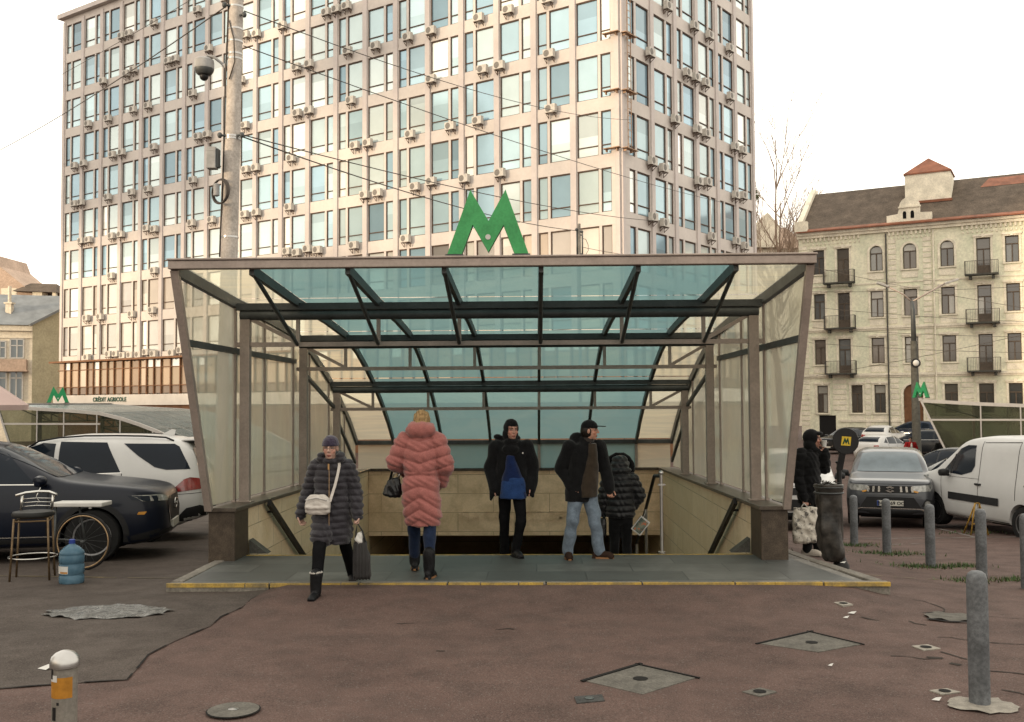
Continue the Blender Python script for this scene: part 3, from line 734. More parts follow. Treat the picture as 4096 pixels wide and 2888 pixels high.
def ac_unit(x, y, z, rz, label, group):
    t = thing('air_conditioner', label, 'air conditioner', (x, y, z), rz, group)
    if not ac_me:
        mb = MB(); mb.box((-.41, -.40, 0), (.41, -.07, .57)); ac_me['case'] = mb.mesh('case', True); ac_me['case'].materials.append(M['ac_case'])
        mb = MB(); mb.lathe([(.23, 0), (.23, -.02), (.19, -.025), (.0, -.022)], 18, 0, Matrix.Translation((-.13, -.405, .29)) @ Matrix.Rotation(R(-90), 4, 'X') @ Matrix.Scale(-1, 4, (0, 0, 1))); ac_me['fan_grille'] = mb.mesh('fan', True); ac_me['fan_grille'].materials.append(M['ac_dark'])
        mb = MB()
        mb.box((-.32, -.42, -.05), (.32, -.40, -.004))
        for xx in (-.3, .3): mb.box((xx - .025, -.42, -.05), (xx + .025, -.005, -.004)); mb.box((xx - .02, -.045, -.34), (xx + .02, -.008, -.05)); mb.beam((xx, -.38, -.05), (xx, -.03, -.32), .03, .03)
        ac_me['bracket'] = mb.mesh('bracket', True); ac_me['bracket'].materials.append(M['winframe'])
    for n in ('case', 'fan_grille', 'bracket'):
        o = bpy.data.objects.new(n, ac_me[n]); COL.objects.link(o); o.parent = t
    t.scale = (.88,) * 3
    return t
ORD = ['first', 'second', 'third', 'fourth', 'fifth', 'sixth', 'seventh', 'eighth', 'ninth', 'tenth', 'eleventh', 'twelfth', 'thirteenth', 'fourteenth', 'fifteenth', 'sixteenth', 'seventeenth', 'eighteenth', 'nineteenth']
for F, L, nm in ((FL, ACL, 'long'), (FR, ACR, 'narrow right')):
    rows = {}
    for u, z in L:
        k = round((z - (6.5 if F is FL else 6.6)) / 3.42); rows.setdefault(k, []).append(u)
    for k, us in rows.items():
        us.sort(reverse=(F is FL))
        for i, u in enumerate(us):
            zz = ROWS[k] + (-.42 if rnd.random() < .75 else -.25); p = F.p(u, .10, zz) + Vector((5.09, 58.2, ZG))
            rz = math.atan2(F.n.y, F.n.x) + math.pi / 2
            row = 'lowest' if k == 0 else ORD[k] + ' lowest'
            ac_unit(p.x, p.y, p.z, rz, 'grey air conditioner, %s from left under %s window row, %s facade' % (ORD[i], row, nm), 'air conditioners on the office block')

# ------------------------------------------------------------------ old green-cream town house on the right
M['stucco'] = mat('green_stucco', (1.22, 1.13, .88), .9, var=.22, scale=.55, fine=.3, dark=(1.0, 1.02, .76))
M['trim'] = mat('cream_trim', (1.30, 1.18, .95), .85, var=.25, scale=1.2, fine=.3)
M['old_roof'] = mat('old_slate_roof', (.215, .165, .125), .85, var=.4, scale=1.0, fine=.6, bmp=.4)
M['rust_red'] = mat('red_roof_metal', (.38, .15, .085), .6, var=.45, scale=1.2)
M['old_pane'] = attr_mat('old_pane', .10, .0, .9, .3, 1.5)
M['old_frame'] = mat('old_frame', (.16, .12, .09), .7, var=.3, scale=4)
M['dark_iron'] = mat('dark_ironwork', (.14, .125, .11), .6, var=.3)
old = thing('town_house', 'old green and cream stucco town house with balconies and a roof lantern', 'building', (23.68, 90, ZG))
FO = Fac((.885394, -.464842), (-.464842, -.885394)); OL = 25.0
COLS = [(1.25, 2.2), (3.3, 4.32), (6.05, 7.1), (8.75, 9.82), (11.7, 12.75), (14.45, 15.5), (16.6, 17.6), (19.6, 20.6), (22.4, 23.4)]
FLO = [(13.25, 15.4), (9.25, 11.5), (5.25, 7.45)]
ops = []      # u0,u1,z0,z1,kind
for fi, (z0, z1) in enumerate(FLO):
    for ci, (a, b) in enumerate(COLS):
        door = ci in (1, 5, 8); arch = fi == 0 and ci in (2, 3, 4)
        ops.append((a, b, z0 - (.85 if door else 0), z1, 'arch' if arch else ('door' if door else 'win')))
for a, b in ((1.4, 2.3), (4.3, 5.22), (6.2, 7.12), (11.8, 12.8), (14.4, 15.5), (16.6, 17.6), (19.6, 20.6), (22.4, 23.4)): ops.append((a, b, 1.0, 3.4, 'win'))
ops.append((8.55, 10.1, ZG + .05, 3.42, 'gate')); ops.append((1.5, 2.95, ZG + .05, .78, 'cellar'))
WT = 17.0
us = sorted({0, OL} | {o[0] for o in ops} | {o[1] for o in ops}); zs = sorted({ZG, WT} | {round(o[2], 3) for o in ops} | {round(o[3], 3) for o in ops})
mb = MB(); DP = .34
for i in range(len(us) - 1):
    for j in range(len(zs) - 1):
        cu, cz = (us[i] + us[i + 1]) / 2, (zs[j] + zs[j + 1]) / 2
        if any(o[0] < cu < o[1] and o[2] < cz < o[3] for o in ops): continue
        FO.rect(mb, us[i], us[i + 1], zs[j], zs[j + 1], 0)
P = FO.p
for a, b, z0, z1, k in ops:
    mb.quad(P(a, 0, z0), P(a, 0, z1), P(a, -DP, z1), P(a, -DP, z0)); mb.quad(P(b, 0, z1), P(b, 0, z0), P(b, -DP, z0), P(b, -DP, z1))
    mb.quad(P(a, 0, z1), P(b, 0, z1), P(b, -DP, z1), P(a, -DP, z1)); mb.quad(P(b, 0, z0), P(a, 0, z0), P(a, -DP, z0), P(b, -DP, z0))
    if k in ('arch', 'gate'):
        r = (b - a) / 2; c = (a + b) / 2; n = 8
        for s in (-1, 1):
            arc = [P(c + s * r * math.cos(t), .0, z1 - r + r * math.sin(t)) for t in [math.pi / 2 * q / n for q in range(n + 1)]]
            mb.poly([P(c + s * r, 0, z1)] + arc)
            for q0, q1 in zip(arc[:-1], arc[1:]): mb.quad(q0, q1, q1 - FO.n * DP, q0 - FO.n * DP)
# other walls
D = 12.0
mb.quad(P(0, 0, ZG), P(0, -D, ZG), P(0, -D, WT), P(0, 0, WT)); mb.quad(P(OL, -D, ZG), P(OL, 0, ZG), P(OL, 0, WT), P(OL, -D, WT)); mb.quad(P(OL, -D, ZG), P(0, -D, ZG), P(0, -D, WT), P(OL, -D, WT))
for u in (.02, OL - .02): mb.poly([P(u, 0, WT), P(u, -D, WT), P(u, -D / 2, 21.6)])
mb.build('wall', M['stucco'], old, fix=False)
rnd = random.Random(11)
for a, b, z0, z1, k in ops:
    fr, pn, cols = MB(), MB(), []; e = -.2; w = .07; c = (a + b) / 2; tz = z0 + (z1 - z0) * .68
    base = rnd.choice([(.07, .06, .05), (.10, .085, .07), (.16, .17, .17), (.05, .05, .05), (.13, .10, .075), (.22, .23, .22)])
    if k == 'cellar' or k == 'gate':
        FO.box(fr, a, b, e - .1, e, z0, z1); o = fr.build('gate' if k == 'gate' else 'cellar_door', M['black'] if k == 'cellar' else M['brown_metal'], old, fix=False); continue
    FO.box(fr, a, a + w, e - .08, e + .03, z0, z1); FO.box(fr, b - w, b, e - .08, e + .03, z0, z1); FO.box(fr, a + w, b - w, e - .08, e + .03, z0, z0 + w); FO.box(fr, a + w, b - w, e - .08, e + .03, z1 - w, z1)
    FO.box(fr, a + w, b - w, e - .08, e + .035, tz, tz + .09); FO.box(fr, c - .045, c + .045, e - .07, e + .025, z0 + w, tz)
    if k == 'door': FO.box(fr, a + w, b - w, e - .06, e + .01, z0 + w, z0 + .75)
    wo = fr.build('balcony_door' if k == 'door' else 'window', M['old_frame'], old, fix=False)
    for x0, x1, y0, y1 in ((a + w, c, z0 + w, tz), (c, b - w, z0 + w, tz), (a + w, b - w, tz + .09, z1 - w)):
        f = rnd.uniform(.6, 1.5); cc = tuple(v * f for v in base)
        if rnd.random() < .10: cc = (.5, .48, .42)
        FO.rect(pn, x0, x1, y0, y1, e - .04); cols.append(cc)
    me = pn.mesh('pane'); face_colors(me, cols); link('pane', me, M['old_pane'], wo)
# trim
mb = MB()
def tb(u0, u1, e, z0, z1): FO.box(mb, u0, u1, .002, e, z0, z1)
for (z0, z1, e) in ((8.25, 8.45, .14), (8.10, 8.25, .07), (4.20, 4.42, .16), (4.05, 4.20, .08), (.22, .42, .10), (12.1, 12.22, .05), (16.75, 17.05, .38), (16.5, 16.75, .22)):
    gaps = [(8.45, 10.2)] if z0 < 1 else []
    tb(-.1, OL, e, z0, z1) if not gaps else (tb(3.3, gaps[0][0], e, z0, z1), tb(gaps[0][1], OL, e, z0, z1))
u = .4
while u < OL:
    if not (5.3 < u < 7.4 or 10.9 < u < 13.2): tb(u, u + .16, .13, 16.18, 16.5); tb(u + .08, u + .2, .09, 15.86, 16.0)
    u += .36
for a, b, z0, z1, k in ops:
    if k == 'cellar': continue
    if k in ('arch', 'gate'):
        r = (b - a) / 2; c = (a + b) / 2
        for q in range(10):
            t0, t1 = math.pi * q / 10, math.pi * (q + 1) / 10
            vs = []
            for e in (.002, .07):
                for rr, t in ((r + .02, t0), (r + .2, t0), (r + .2, t1), (r + .02, t1)): vs.append(P(c + rr * math.cos(t), e, z1 - r + rr * math.sin(t)))
            mb.add(vs, [(0, 1, 2, 3), (7, 6, 5, 4), (0, 4, 5, 1), (1, 5, 6, 2), (2, 6, 7, 3), (3, 7, 4, 0)])
        tb(a - .2, a - .03, .07, z0, z1 - r); tb(b + .03, b + .2, .07, z0, z1 - r)
    else:
        tb(a - .18, a - .02, .06, z0, z1); tb(b + .02, b + .18, .06, z0, z1); tb(a - .24, b + .24, .15, z1 + .12, z1 + .28); tb(a - .2, b + .2, .08, z1 + .01, z1 + .12); tb((a + b) / 2 - .1, (a + b) / 2 + .1, .17, z1 + .02, z1 + .36)
    if k != 'door' and k != 'gate': tb(a - .2, b + .2, .13, z0 - .13, z0 - .02)
    if k not in ('door', 'gate') and not (z0 == 1.0 and a < 2): tb(a - .1, b + .1, .05, z0 - .75, z0 - .22)
for (u0, u1) in ((0.0, .75), (7.55, 8.2), (10.35, 11.0), (2.75, 3.9), (5.45, 5.9), (13.1, 14.0), (18.0, 19.0)):
    z = ZG + .3
    while z < (3.9 if u0 not in (0.0, 7.55, 10.35) else 15.9):
        if not (u0 == 2.75 and z < 1.0): tb(u0, u1, .05, z, z + .34)
        z += .46
mb.build('trim', M['trim'], old, fix=False)
for i, (u0, u1) in enumerate(((2.25, 4.85), (13.6, 16.1), (21.5, 24.0))):
    for z in (12.25, 8.28, 4.33):
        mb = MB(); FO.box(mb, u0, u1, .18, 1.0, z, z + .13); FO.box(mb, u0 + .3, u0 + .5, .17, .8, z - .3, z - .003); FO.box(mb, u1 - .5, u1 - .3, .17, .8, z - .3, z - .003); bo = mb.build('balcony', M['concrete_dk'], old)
        mb = MB(); zt = z + 1.15
        FO.box(mb, u0, u1, .95, .99, zt, zt + .04); FO.box(mb, u0, u0 + .04, .18, .95, zt, zt + .04); FO.box(mb, u1 - .04, u1, .18, .95, zt, zt + .04)
        u = u0
        while u < u1 - .02: FO.box(mb, u, u + .02, .96, .98, z + .13, zt); u += .125
        e = .25
        while e < .95: FO.box(mb, u0 + .01, u0 + .03, e, e + .02, z + .13, zt); FO.box(mb, u1 - .03, u1 - .01, e, e + .02, z + .13, zt); e += .12
        mb.build('railing', M['dark_iron'], bo, fix=False)
for u in (7.42, 11.18, 18.9):
    mb = MB(); mb.tube([P(u, .16, 16.4), P(u, .16, ZG + .4)], .07, 8); mb.build('downpipe', M['dark_iron'] if u < 8 else M['trim'], old, smooth=True, sharp=40)
mb = MB()
for s in (0, 1): pass
mb.quad(P(.25, .55, 17.07), P(OL + .2, .55, 17.07), P(OL + .2, -D / 2, 21.65), P(.25, -D / 2, 21.65)); mb.quad(P(OL + .2, -D - .5, 17.07), P(.25, -D - .5, 17.07), P(.25, -D / 2, 21.65), P(OL + .2, -D / 2, 21.65))
mb.build('roof', M['old_roof'], old, fix=False)
mb = MB(); mb.quad(P(-.1, .62, 17.08), P(OL + .2, .62, 17.08), P(OL + .2, .22, 17.32), P(-.1, .22, 17.32)); FO.box(mb, -.1, OL + .2, .56, .66, 16.98, 17.085)
mb.quad(P(14.6, -4.2, 20.42), P(19.5, -4.2, 20.42), P(19.5, -5.6, 21.40), P(15.2, -5.6, 21.40)); mb.build('roof_edge', M['rust_red'], old, fix=False)
mb = MB()
vs = [P(u, e, z) for u in (-.15, .3) for e, z in ((.6, 17.0), (.6, 17.5), (-D / 2, 22.1), (-D / 2 - 1, 22.05), (-D / 2 - 1, 21.0))]
mb.add(vs, [(0, 1, 2, 3, 4), (9, 8, 7, 6, 5)] + [(i, i + 5, (i + 1) % 5 + 5, (i + 1) % 5) for i in range(5)]); FO.box(mb, -.2, .9, .1, .66, 17.09, 18.0); mb.build('gable_parapet', M['trim'], old)
# pediment with two little openings
mb = MB(); poly = [(7.55, 17.1), (7.55, 17.85), (8.45, 17.95), (8.6, 18.5)] + [(9.4 + .82 * math.cos(t), 18.55 + .8 * math.sin(t)) for t in [math.pi * (1 - q / 8) for q in range(9)]] + [(10.2, 17.95), (11.15, 17.9), (11.15, 17.1)]
n = len(poly); vs = [P(u, .30, z) for u, z in poly] + [P(u, -.1, z) for u, z in poly]
mb.add(vs, [tuple(range(n))[::-1], tuple(range(n, 2 * n))] + [(i, (i + 1) % n, (i + 1) % n + n, i + n) for i in range(n)]); FO.box(mb, 8.5, 10.3, .29, .4, 18.42, 18.55); mb.build('pediment', M['trim'], old)
mb = MB()
for u in (9.0, 9.62):
    pl = [(u - .14, 17.5), (u + .14, 17.5), (u + .14, 18.0), (u + .08, 18.14), (u - .08, 18.14), (u - .14, 18.0)]; mb.poly([P(x, .315, z) for x, z in pl])
mb.build('pediment_opening', M['hole'], old, fix=False)
mb = MB(); FO.box(mb, 8.7, 12.4, -5.6, -2.6, 18.2, 21.8); lan = mb.build('roof_lantern', M['trim'], old)
mb = MB(); FO.box(mb, 8.6, 12.5, -5.75, -2.5, 21.8, 21.92)
q = [P(8.6, -2.5, 21.92), P(12.5, -2.5, 21.92), P(12.5, -5.75, 21.92), P(8.6, -5.75, 21.92), P(10.5, -4.1, 23.45)]; mb.add(q, [(0, 1, 4), (1, 2, 4), (2, 3, 4), (3, 0, 4)]); FO.box(mb, 8.6, 12.5, -2.6, -2.4, 19.2, 19.42); mb.build('lantern_roof', M['rust_red'], lan, fix=False)

# ------------------------------------------------------------------ buildings at the left edge
M['ochre'] = mat('ochre_wall', (.80, .72, .49), .9, var=.15, scale=.6, fine=.3)
M['cream'] = mat('cream_wall', (1.1, .98, .78), .9, var=.15, scale=.6, fine=.3)
M['grey_roof'] = mat('grey_sheet_roof', (.36, .38, .39), .6, .2, var=.25, scale=1.0)
M['pink_wall'] = mat('brown_pink_wall', (.78, .58, .45), .9, var=.2, scale=.6, fine=.4)
la = thing('apartment_house', 'low ochre house with grey sheet roof and a boxed balcony at the left edge', 'building', (-48.2, 95, ZG))
FA = Fac((-.94, -.34), (.34, -.94)); FB = Fac((.5, .866), (.866, -.5))
mb = MB(); FA.rect(mb, 0, 16, ZG, 9.6, 0); gb = [FB.p(0, 0, ZG), FB.p(11, 0, ZG), FB.p(11, 0, 9.6), FB.p(5.5, 0, 12.9), FB.p(0, 0, 9.9)]
mb.quad(FA.p(0, 0, ZG), FA.p(16, 0, ZG), FA.p(16, 0, 9.9), FA.p(0, 0, 9.9)); mb = MB(); mb.quad(FA.p(0, 0, ZG), FA.p(16, 0, ZG), FA.p(16, 0, 9.9), FA.p(0, 0, 9.9)); mb.build('front_wall', M['cream'], la, fix=False)
mb = MB(); mb.poly(gb); mb.build('gable_wall', M['ochre'], la, fix=False)
mb = MB(); o_ = FA.d * 16
a, b = FB.p(-.5, .25, 9.75), FB.p(5.6, .25, 13.0); mb.quad(a, b, b + o_, a + o_); c_ = FB.p(11.5, .25, 9.7); mb.quad(b, c_, c_ + o_, b + o_)
for q, r_ in ((a, b), (b, c_)): mb.beam(q, r_, .2, .22)
mb.build('roof', M['grey_roof'], la, fix=False)
mb = MB(); FA.box(mb, 0, 16, .002, .3, 9.2, 9.7); FA.box(mb, 0, 16, .002, .12, 8.5, 8.62); mb.build('cornice', M['cream'], la, fix=False)
rnd = random.Random(3)
for (u0, u1, z0, z1) in ((.75, 1.9, 6.6, 8.4), (2.3, 3.3, 6.6, 8.2), (.8, 1.9, 2.6, 5.3), (2.2, 3.6, 2.6, 5.3), (4.6, 5.8, 6.6, 8.4), (4.6, 5.8, 2.8, 5.2)):
    fr, pn = MB(), MB(); c = (u0 + u1) / 2
    for a0, a1, b0_, b1 in ((u0 - .06, u0 + .06, z0, z1), (u1 - .06, u1 + .06, z0, z1), (c - .05, c + .05, z0, z1), (u0, u1, z0 - .06, z0 + .06), (u0, u1, z1 - .06, z1 + .06), (u0, u1, z1 - .65, z1 - .56)): FA.box(fr, a0, a1, .03, .12, b0_, b1)
    w = fr.build('window', M['white_plastic'], la, fix=False); FA.rect(pn, u0, u1, z0, z1, .05); me = pn.mesh('p'); face_colors(me, [(.12, .15, .16)]); link('pane', me, M['old_pane'], w)
mb = MB(); FA.box(mb, .4, 3.8, .02, 1.0, 5.45, 6.45); FA.box(mb, .3, 3.9, .02, 1.1, 5.3, 5.44); mb.build('balcony', M['pink_wall'], la)
mb = MB(); p = FA.p(2.2, -1.2, 10.6); mb.cbox(p + Vector((0, 0, .5)), (.55, .5, 1.5)); mb.cbox(p + Vector((0, 0, 1.35)), (.8, .7, .15)); mb.tube([p + Vector((0, 0, 1.4)), p + Vector((0, 0, 3.0))], .16, 8); mb.build('chimney', M['cream'], la)
lb = thing('gabled_house', 'brown gabled house with an open roof turret behind the ochre house', 'building', (-60, 112, ZG))
mb = MB(); pl = [(-8, ZG), (-8, 14.5), (-1.2, 19.2), (-.7, 17.9), (3.5, 14.5), (5, 13.2), (5, ZG)]; n = len(pl)
mb.add([(x, 0, z - ZG) for x, z in pl] + [(x, 7, z - ZG) for x, z in pl], [tuple(range(n)), tuple(range(2 * n - 1, n - 1, -1))] + [(i, i + n, (i + 1) % n + n, (i + 1) % n) for i in range(n)]); mb.build('wall', M['pink_wall'], lb)
mb = MB(); mb.box((-.5, -.05, 13.96 - ZG), (1.3, -.003, 15.4 - ZG)); mb.build('gable_panel', M['cream'], lb)
mb = MB(); z = 14.95 - ZG; q = [(1.4, -1.2, z), (6.4, -1.2, z - .2), (6.4, 4, z - .2), (1.4, 4, z), (2.4, 1, z + 1.1), (5.4, 1, z + 1.0)]; mb.add(q, [(0, 1, 5, 4), (1, 2, 5), (2, 3, 4, 5), (3, 0, 4), (0, 3, 2, 1)]); mb.build('turret_roof', M['old_roof'], lb)
mb = MB(); mb.box((5.8, -.9, 12.5 - ZG), (6.2, -.5, z - .18)); mb.build('turret_post', M['cream'], lb)
mb = MB(); mb.box((3.5, -.8, 13.2 - ZG), (4.6, .5, z - .1)); mb.build('turret_wall', M['cream'], lb)
fh = thing('hillside_house', 'distant brown roofed house behind the bare tree', 'building', (33.5, 140, 0))
mb = MB(); mb.box((-6, 0, ZG), (4, 9, 23.5)); mb.build('wall', M['cream'], fh)
mb = MB(); mb.add([(-6.6, -.6, 23.3), (4.6, -.6, 23.3), (4.6, 9.6, 23.3), (-6.6, 9.6, 23.3), (-4.2, 4, 27), (2.6, 4, 27)], [(0, 1, 5, 4), (1, 2, 5), (2, 3, 4, 5), (3, 0, 4)]); mb.build('roof', M['pink_wall'], fh, fix=False)
mb = MB(); mb.add([(-2.8, -.9, 23.4), (.6, -.9, 23.4), (.6, -.9, 26.3), (-1.1, -.9, 28.3), (-2.8, -.9, 26.3), (-2.8, 4, 23.4), (.6, 4, 23.4), (.6, 4, 26.3), (-1.1, 4, 28.3), (-2.8, 4, 26.3)], [(0, 1, 2, 3, 4), (1, 6, 7, 2), (2, 7, 8, 3), (3, 8, 9, 4), (4, 9, 5, 0)]); mb.build('dormer', M['cream'], fh)
for x in (-4.6, -2.0, .4, 2.6):
    mb = MB(); mb.box((x - .5, -.06, 20.2), (x + .5, -.003, 22.2)); mb.build('window', M['old_frame'], fh)

# ------------------------------------------------------------------ bare tree
M['bark'] = mat('bark', (.50, .36, .27), .9, var=.3, scale=3)
M['mistletoe'] = mat('mistletoe', (.10, .12, .04), .9, var=.4, scale=4)
tr = thing('bare_tree', 'leafless tall tree with mistletoe clumps between the two big buildings', 'tree', (25.7, 105, ZG))
rt = random.Random(21); trunk, crown = MB(), MB()
def branch(p, d, L, r, lev, mb):
    pts = [p]; q = Vector(p); dd = Vector(d); n = 5
    for i in range(n):
        dd = (dd + Vector((rt.uniform(-.13, .13), rt.uniform(-.13, .13), .07))).normalized(); q = q + dd * (L / n); pts.append(q.copy())
    mb.tube(pts, [r * (1 - .65 * i / n) for i in range(n + 1)], 5 if lev > 1 else 7, 0, False)
    if lev >= 5: return
    for k in range(6 if lev < 4 else 5):
        i = rt.randint(1 if lev < 2 else 1, n); base = pts[i]; a = rt.uniform(0, 6.28); tilt = rt.uniform(.35, .8)
        nd = (dd + Vector((math.cos(a), math.sin(a), .1)) * tilt).normalized()
        branch(base, nd, L * rt.uniform(.45, .68), max(.012, r * .5 * rt.uniform(.7, 1)), lev + 1, crown)
branch((0, 0, 0), (0, 0, 1), 17, .5, 9, trunk)
for a, L, x in ((.18, 12, -.3), (-.45, 9.5, .3), (.42, 8.5, 0), (-.8, 7, 0), (-.05, 12.5, .05), (.5, 6, .1), (.3, 10, -.2)):
    branch((x, 0, rt.uniform(12, 17)), Vector((math.sin(a) * .62, rt.uniform(-.3, .3), math.cos(a))), L, .15, 2, crown)
for k in range(14):
    a = rt.uniform(0, 6.28); branch((0, 0, rt.uniform(7, 16)), Vector((math.cos(a) * .8, math.sin(a) * .8, .6)), rt.uniform(4, 6.5), .1, 3, crown)
trunk.build('trunk', M['bark'], tr, fix=False, smooth=True); crown.build('crown', M['bark'], tr, fix=False)
mb = MB()
for (x, y, z, r) in ((-2.8, 0, 25.0, .7), (-5.2, 0, 19.6, .75), (3.5, 1, 21.4, .35)):
    for k in range(130):
        v = Vector((rt.gauss(0, 1), rt.gauss(0, 1), rt.gauss(0, 1))).normalized() * r * rt.random() ** .4; c = Vector((x, y, z)) + v; a = Vector((rt.uniform(-1, 1), rt.uniform(-1, 1), rt.uniform(-1, 1))) * .16; b = Vector((rt.uniform(-1, 1), rt.uniform(-1, 1), rt.uniform(-1, 1))) * .16
        mb.add([c - a, c + b, c + a, c - b], [(0, 1, 2, 3)])
mb.build('mistletoe', M['mistletoe'], tr, fix=False)
# ------------------------------------------------------------------ world, sun, camera
w = bpy.data.worlds.new('World'); scene.world = w; w.use_nodes = True; nt = w.node_tree
bg = nt.nodes['Background']; sky = nt.nodes.new('ShaderNodeTexSky'); sky.sky_type = 'NISHITA'; sky.sun_disc = False
SUN_EL, SUN_AZ = R(5.0), R(235.0)
sky.sun_elevation = SUN_EL; sky.sun_rotation = SUN_AZ; sky.air_density = 1.4; sky.dust_density = 4.0; sky.ozone_density = .6
haze = mixc(nt, SKY_MIX, sky.outputs[0], SKY_COL)
nt.links.new(haze, bg.inputs[0]); bg.inputs[1].default_value = .12
sl = bpy.data.lights.new('sun', 'SUN'); sl.energy = SUN_E; sl.angle = R(4.5); sl.color = (1.0, .79, .54)
so = bpy.data.objects.new('sun', sl); COL.objects.link(so)
sd = Vector((math.cos(R(35)) * math.cos(SUN_EL), math.sin(R(35)) * math.cos(SUN_EL), -math.sin(SUN_EL)))
so.rotation_euler = sd.to_track_quat('-Z', 'Y').to_euler(); so.location = (-40, -30, 40)
cam = bpy.data.cameras.new('camera'); co = bpy.data.objects.new('camera', cam); COL.objects.link(co); scene.camera = co
cam.sensor_width = 36; cam.lens = 2250 / 2296 * 36; cam.clip_end = 3000; cam.clip_start = .05
F_ = 2250.; yaw = math.atan(52 / F_); pit = math.atan(95 / F_); roll = .006
fw = Vector((-math.sin(yaw) * math.cos(pit), math.cos(yaw) * math.cos(pit), math.sin(pit))); rt_ = Vector((math.cos(yaw), math.sin(yaw), 0)); up_ = rt_.cross(fw)
r2 = rt_ * math.cos(roll) - up_ * math.sin(roll); u2 = up_ * math.cos(roll) + rt_ * math.sin(roll)
co.matrix_world = Matrix(((r2.x, u2.x, -fw.x, 0), (r2.y, u2.y, -fw.y, 0), (r2.z, u2.z, -fw.z, 2.0), (0, 0, 0, 1)))
scene.view_settings.view_transform = 'Standard'; scene.view_settings.look = 'None'; scene.view_settings.exposure = 0; scene.view_settings.gamma = 1
scene.cycles.max_bounces = 10; scene.cycles.transparent_max_bounces = 24; scene.cycles.diffuse_bounces = 4; scene.cycles.caustics_reflective = False; scene.cycles.caustics_refractive = False
try: scene.cycles.use_denoising = DENOISE
except Exception: pass

# unseen blocks added behind the camera to shade the square and dapple the sun
Ls = Vector((math.cos(R(35)), math.sin(R(35)), 0)); Ps = Vector((-Ls.y, Ls.x, 0))
mb = MB()
def blk(s0, s1, h0, h1, d0=62, d1=56):
    vs = [(-Ls * d + Ps * s + Vector((0, 0, h))) for h in (h0, h1) for d, s in ((d0, s0), (d1, s0), (d1, s1), (d0, s1))]
    mb.add(vs, [(3, 2, 1, 0), (4, 5, 6, 7), (0, 1, 5, 4), (1, 2, 6, 5), (2, 3, 7, 6), (3, 0, 4, 7)])
for b in GOBO: blk(*b)
tag(mb.build('sun_gobo', M['cream']), kind='structure')

# ------------------------------------------------------------------ poles and wires
M['pole'] = mat('concrete_pole', (.72, .64, .57), .85, var=.25, scale=2.2, fine=.4, bmp=.3)
M['wire'] = mat('black_cable', (.09, .075, .065), .6)
M['cam_white'] = mat('grey_camera_shell', (.42, .41, .40), .5)
po = thing('utility_pole', 'tall concrete pole with strapped cables behind the left side of the canopy', 'pole', (-6.11, 19.5, -.3))
PX = lambda z: .0215 * z
mb = MB(); mb.tube([(PX(z), 0, z) for z in (0, 4, 8, 12.5)], [.185, .165, .145, .125], 20); mb.build('shaft', M['pole'], po, smooth=True, sharp=50)
for z in (5.6, 7.55, 7.6, 9.15, 9.25, 9.5, 9.75, 10.2, 10.35):
    r = .185 - .0048 * z + .006; mb = MB(); mb.lathe([(r - .008, -.02), (r, -.018), (r, .018), (r - .008, .02)], 20, 0, Matrix.Translation((PX(z), 0, z))); mb.build('strap', M['steel'], po, smooth=True, sharp=30)
mb = MB(); mb.tube([(PX(z) - (.18 - .0048 * z) - .012, -.06 + .02 * math.sin(z * 2), z) for z in [5.2 + .35 * k for k in range(17)]], .018, 6); mb.tube([(PX(9.9) - .1, -.13, 9.9), (PX(9.5) + .02, -.16, 9.5), (PX(9) + .05, -.16, 9.05), (PX(8.6) - .05, -.16, 8.7)], .012, 6); mb.build('cable', M['wire'], po, smooth=True)
for z, x in ((7.6, .22), (7.6, -.22), (10.2, -.2), (10.0, .2)):
    mb = MB(); mb.tube([(PX(z), -.05, z), (PX(z) + x, -.12, z)], .022, 6); mb.ball((PX(z) + x, -.12, z), (.05, .05, .06), 8, 6); mb.build('insulator', M['frame_dk'], po, smooth=True)
cm = thing('security_camera', 'grey dome surveillance camera on an arm on the concrete pole', 'camera', (-6.50, 19.42, 8.62))
mb = MB(); mb.lathe([(.02, .24), (.12, .235), (.185, .19), (.195, .12), (.195, .02), (.17, -.005)], 24); mb.build('housing', M['cam_white'], cm, smooth=True, sharp=40)
mb = MB(); mb.lathe([(.19, .015), (.185, -.03), (.14, -.085), (.12, -.1)], 24); mb.build('lower_ring', M['frame_dk'], cm, smooth=True, sharp=40)
mb = MB(); mb.ball((0, 0, -.13), .088, 16, 10); mb.build('dome', M['black'], cm, smooth=True)
mb = MB(); mb.tube([(.0, 0, .22), (.06, .02, .29), (.18, .04, .27), (.34, .06, .14), (.42, .07, .08)], .028, 8); mb.tube([(.36, .06, .12), (.5, .08, -.02)], .04, 8); mb.build('arm', M['cam_white'], cm, smooth=True)
bx = thing('junction_box', 'grey metal junction box strapped to the left of the concrete pole', 'junction box', (-6.24, 19.25, 6.6))
mb = MB(); mb.box((-.12, -.1, 0), (.06, .1, .42)); mb.box((-.125, -.105, .34), (.065, .105, .36)); mb.build('case', M['cam_white'], bx, bevel=.01); mb = MB(); mb.box((.062, -.06, .03), (.1, .1, .39)); mb.build('bracket', M['frame_dk'], bx)
cl = thing('cable_coil', 'black cable coil with a small grey splice box on the concrete pole', 'cable coil', (-6.12, 19.24, 6.15))
mb = MB(); T = Matrix.Rotation(R(62), 4, 'Z')
for k in range(5): mb.tube([T @ Vector(((.0 + .012 * k) , (.20 + .012 * (k % 3)) * math.cos(t), .235 * math.sin(t) + .006 * k)) for t in [2 * math.pi * i / 20 for i in range(21)]], .016, 6)
mb.build('coil', M['wire'], cl, smooth=True); mb = MB(); mb.lathe([(.02, -.14), (.06, -.12), (.06, .1), (.02, .12)], 12, 0, Matrix.Translation((-.05, -.03, .04))); mb.build('splice', M['cam_white'], cl, smooth=True, sharp=40)

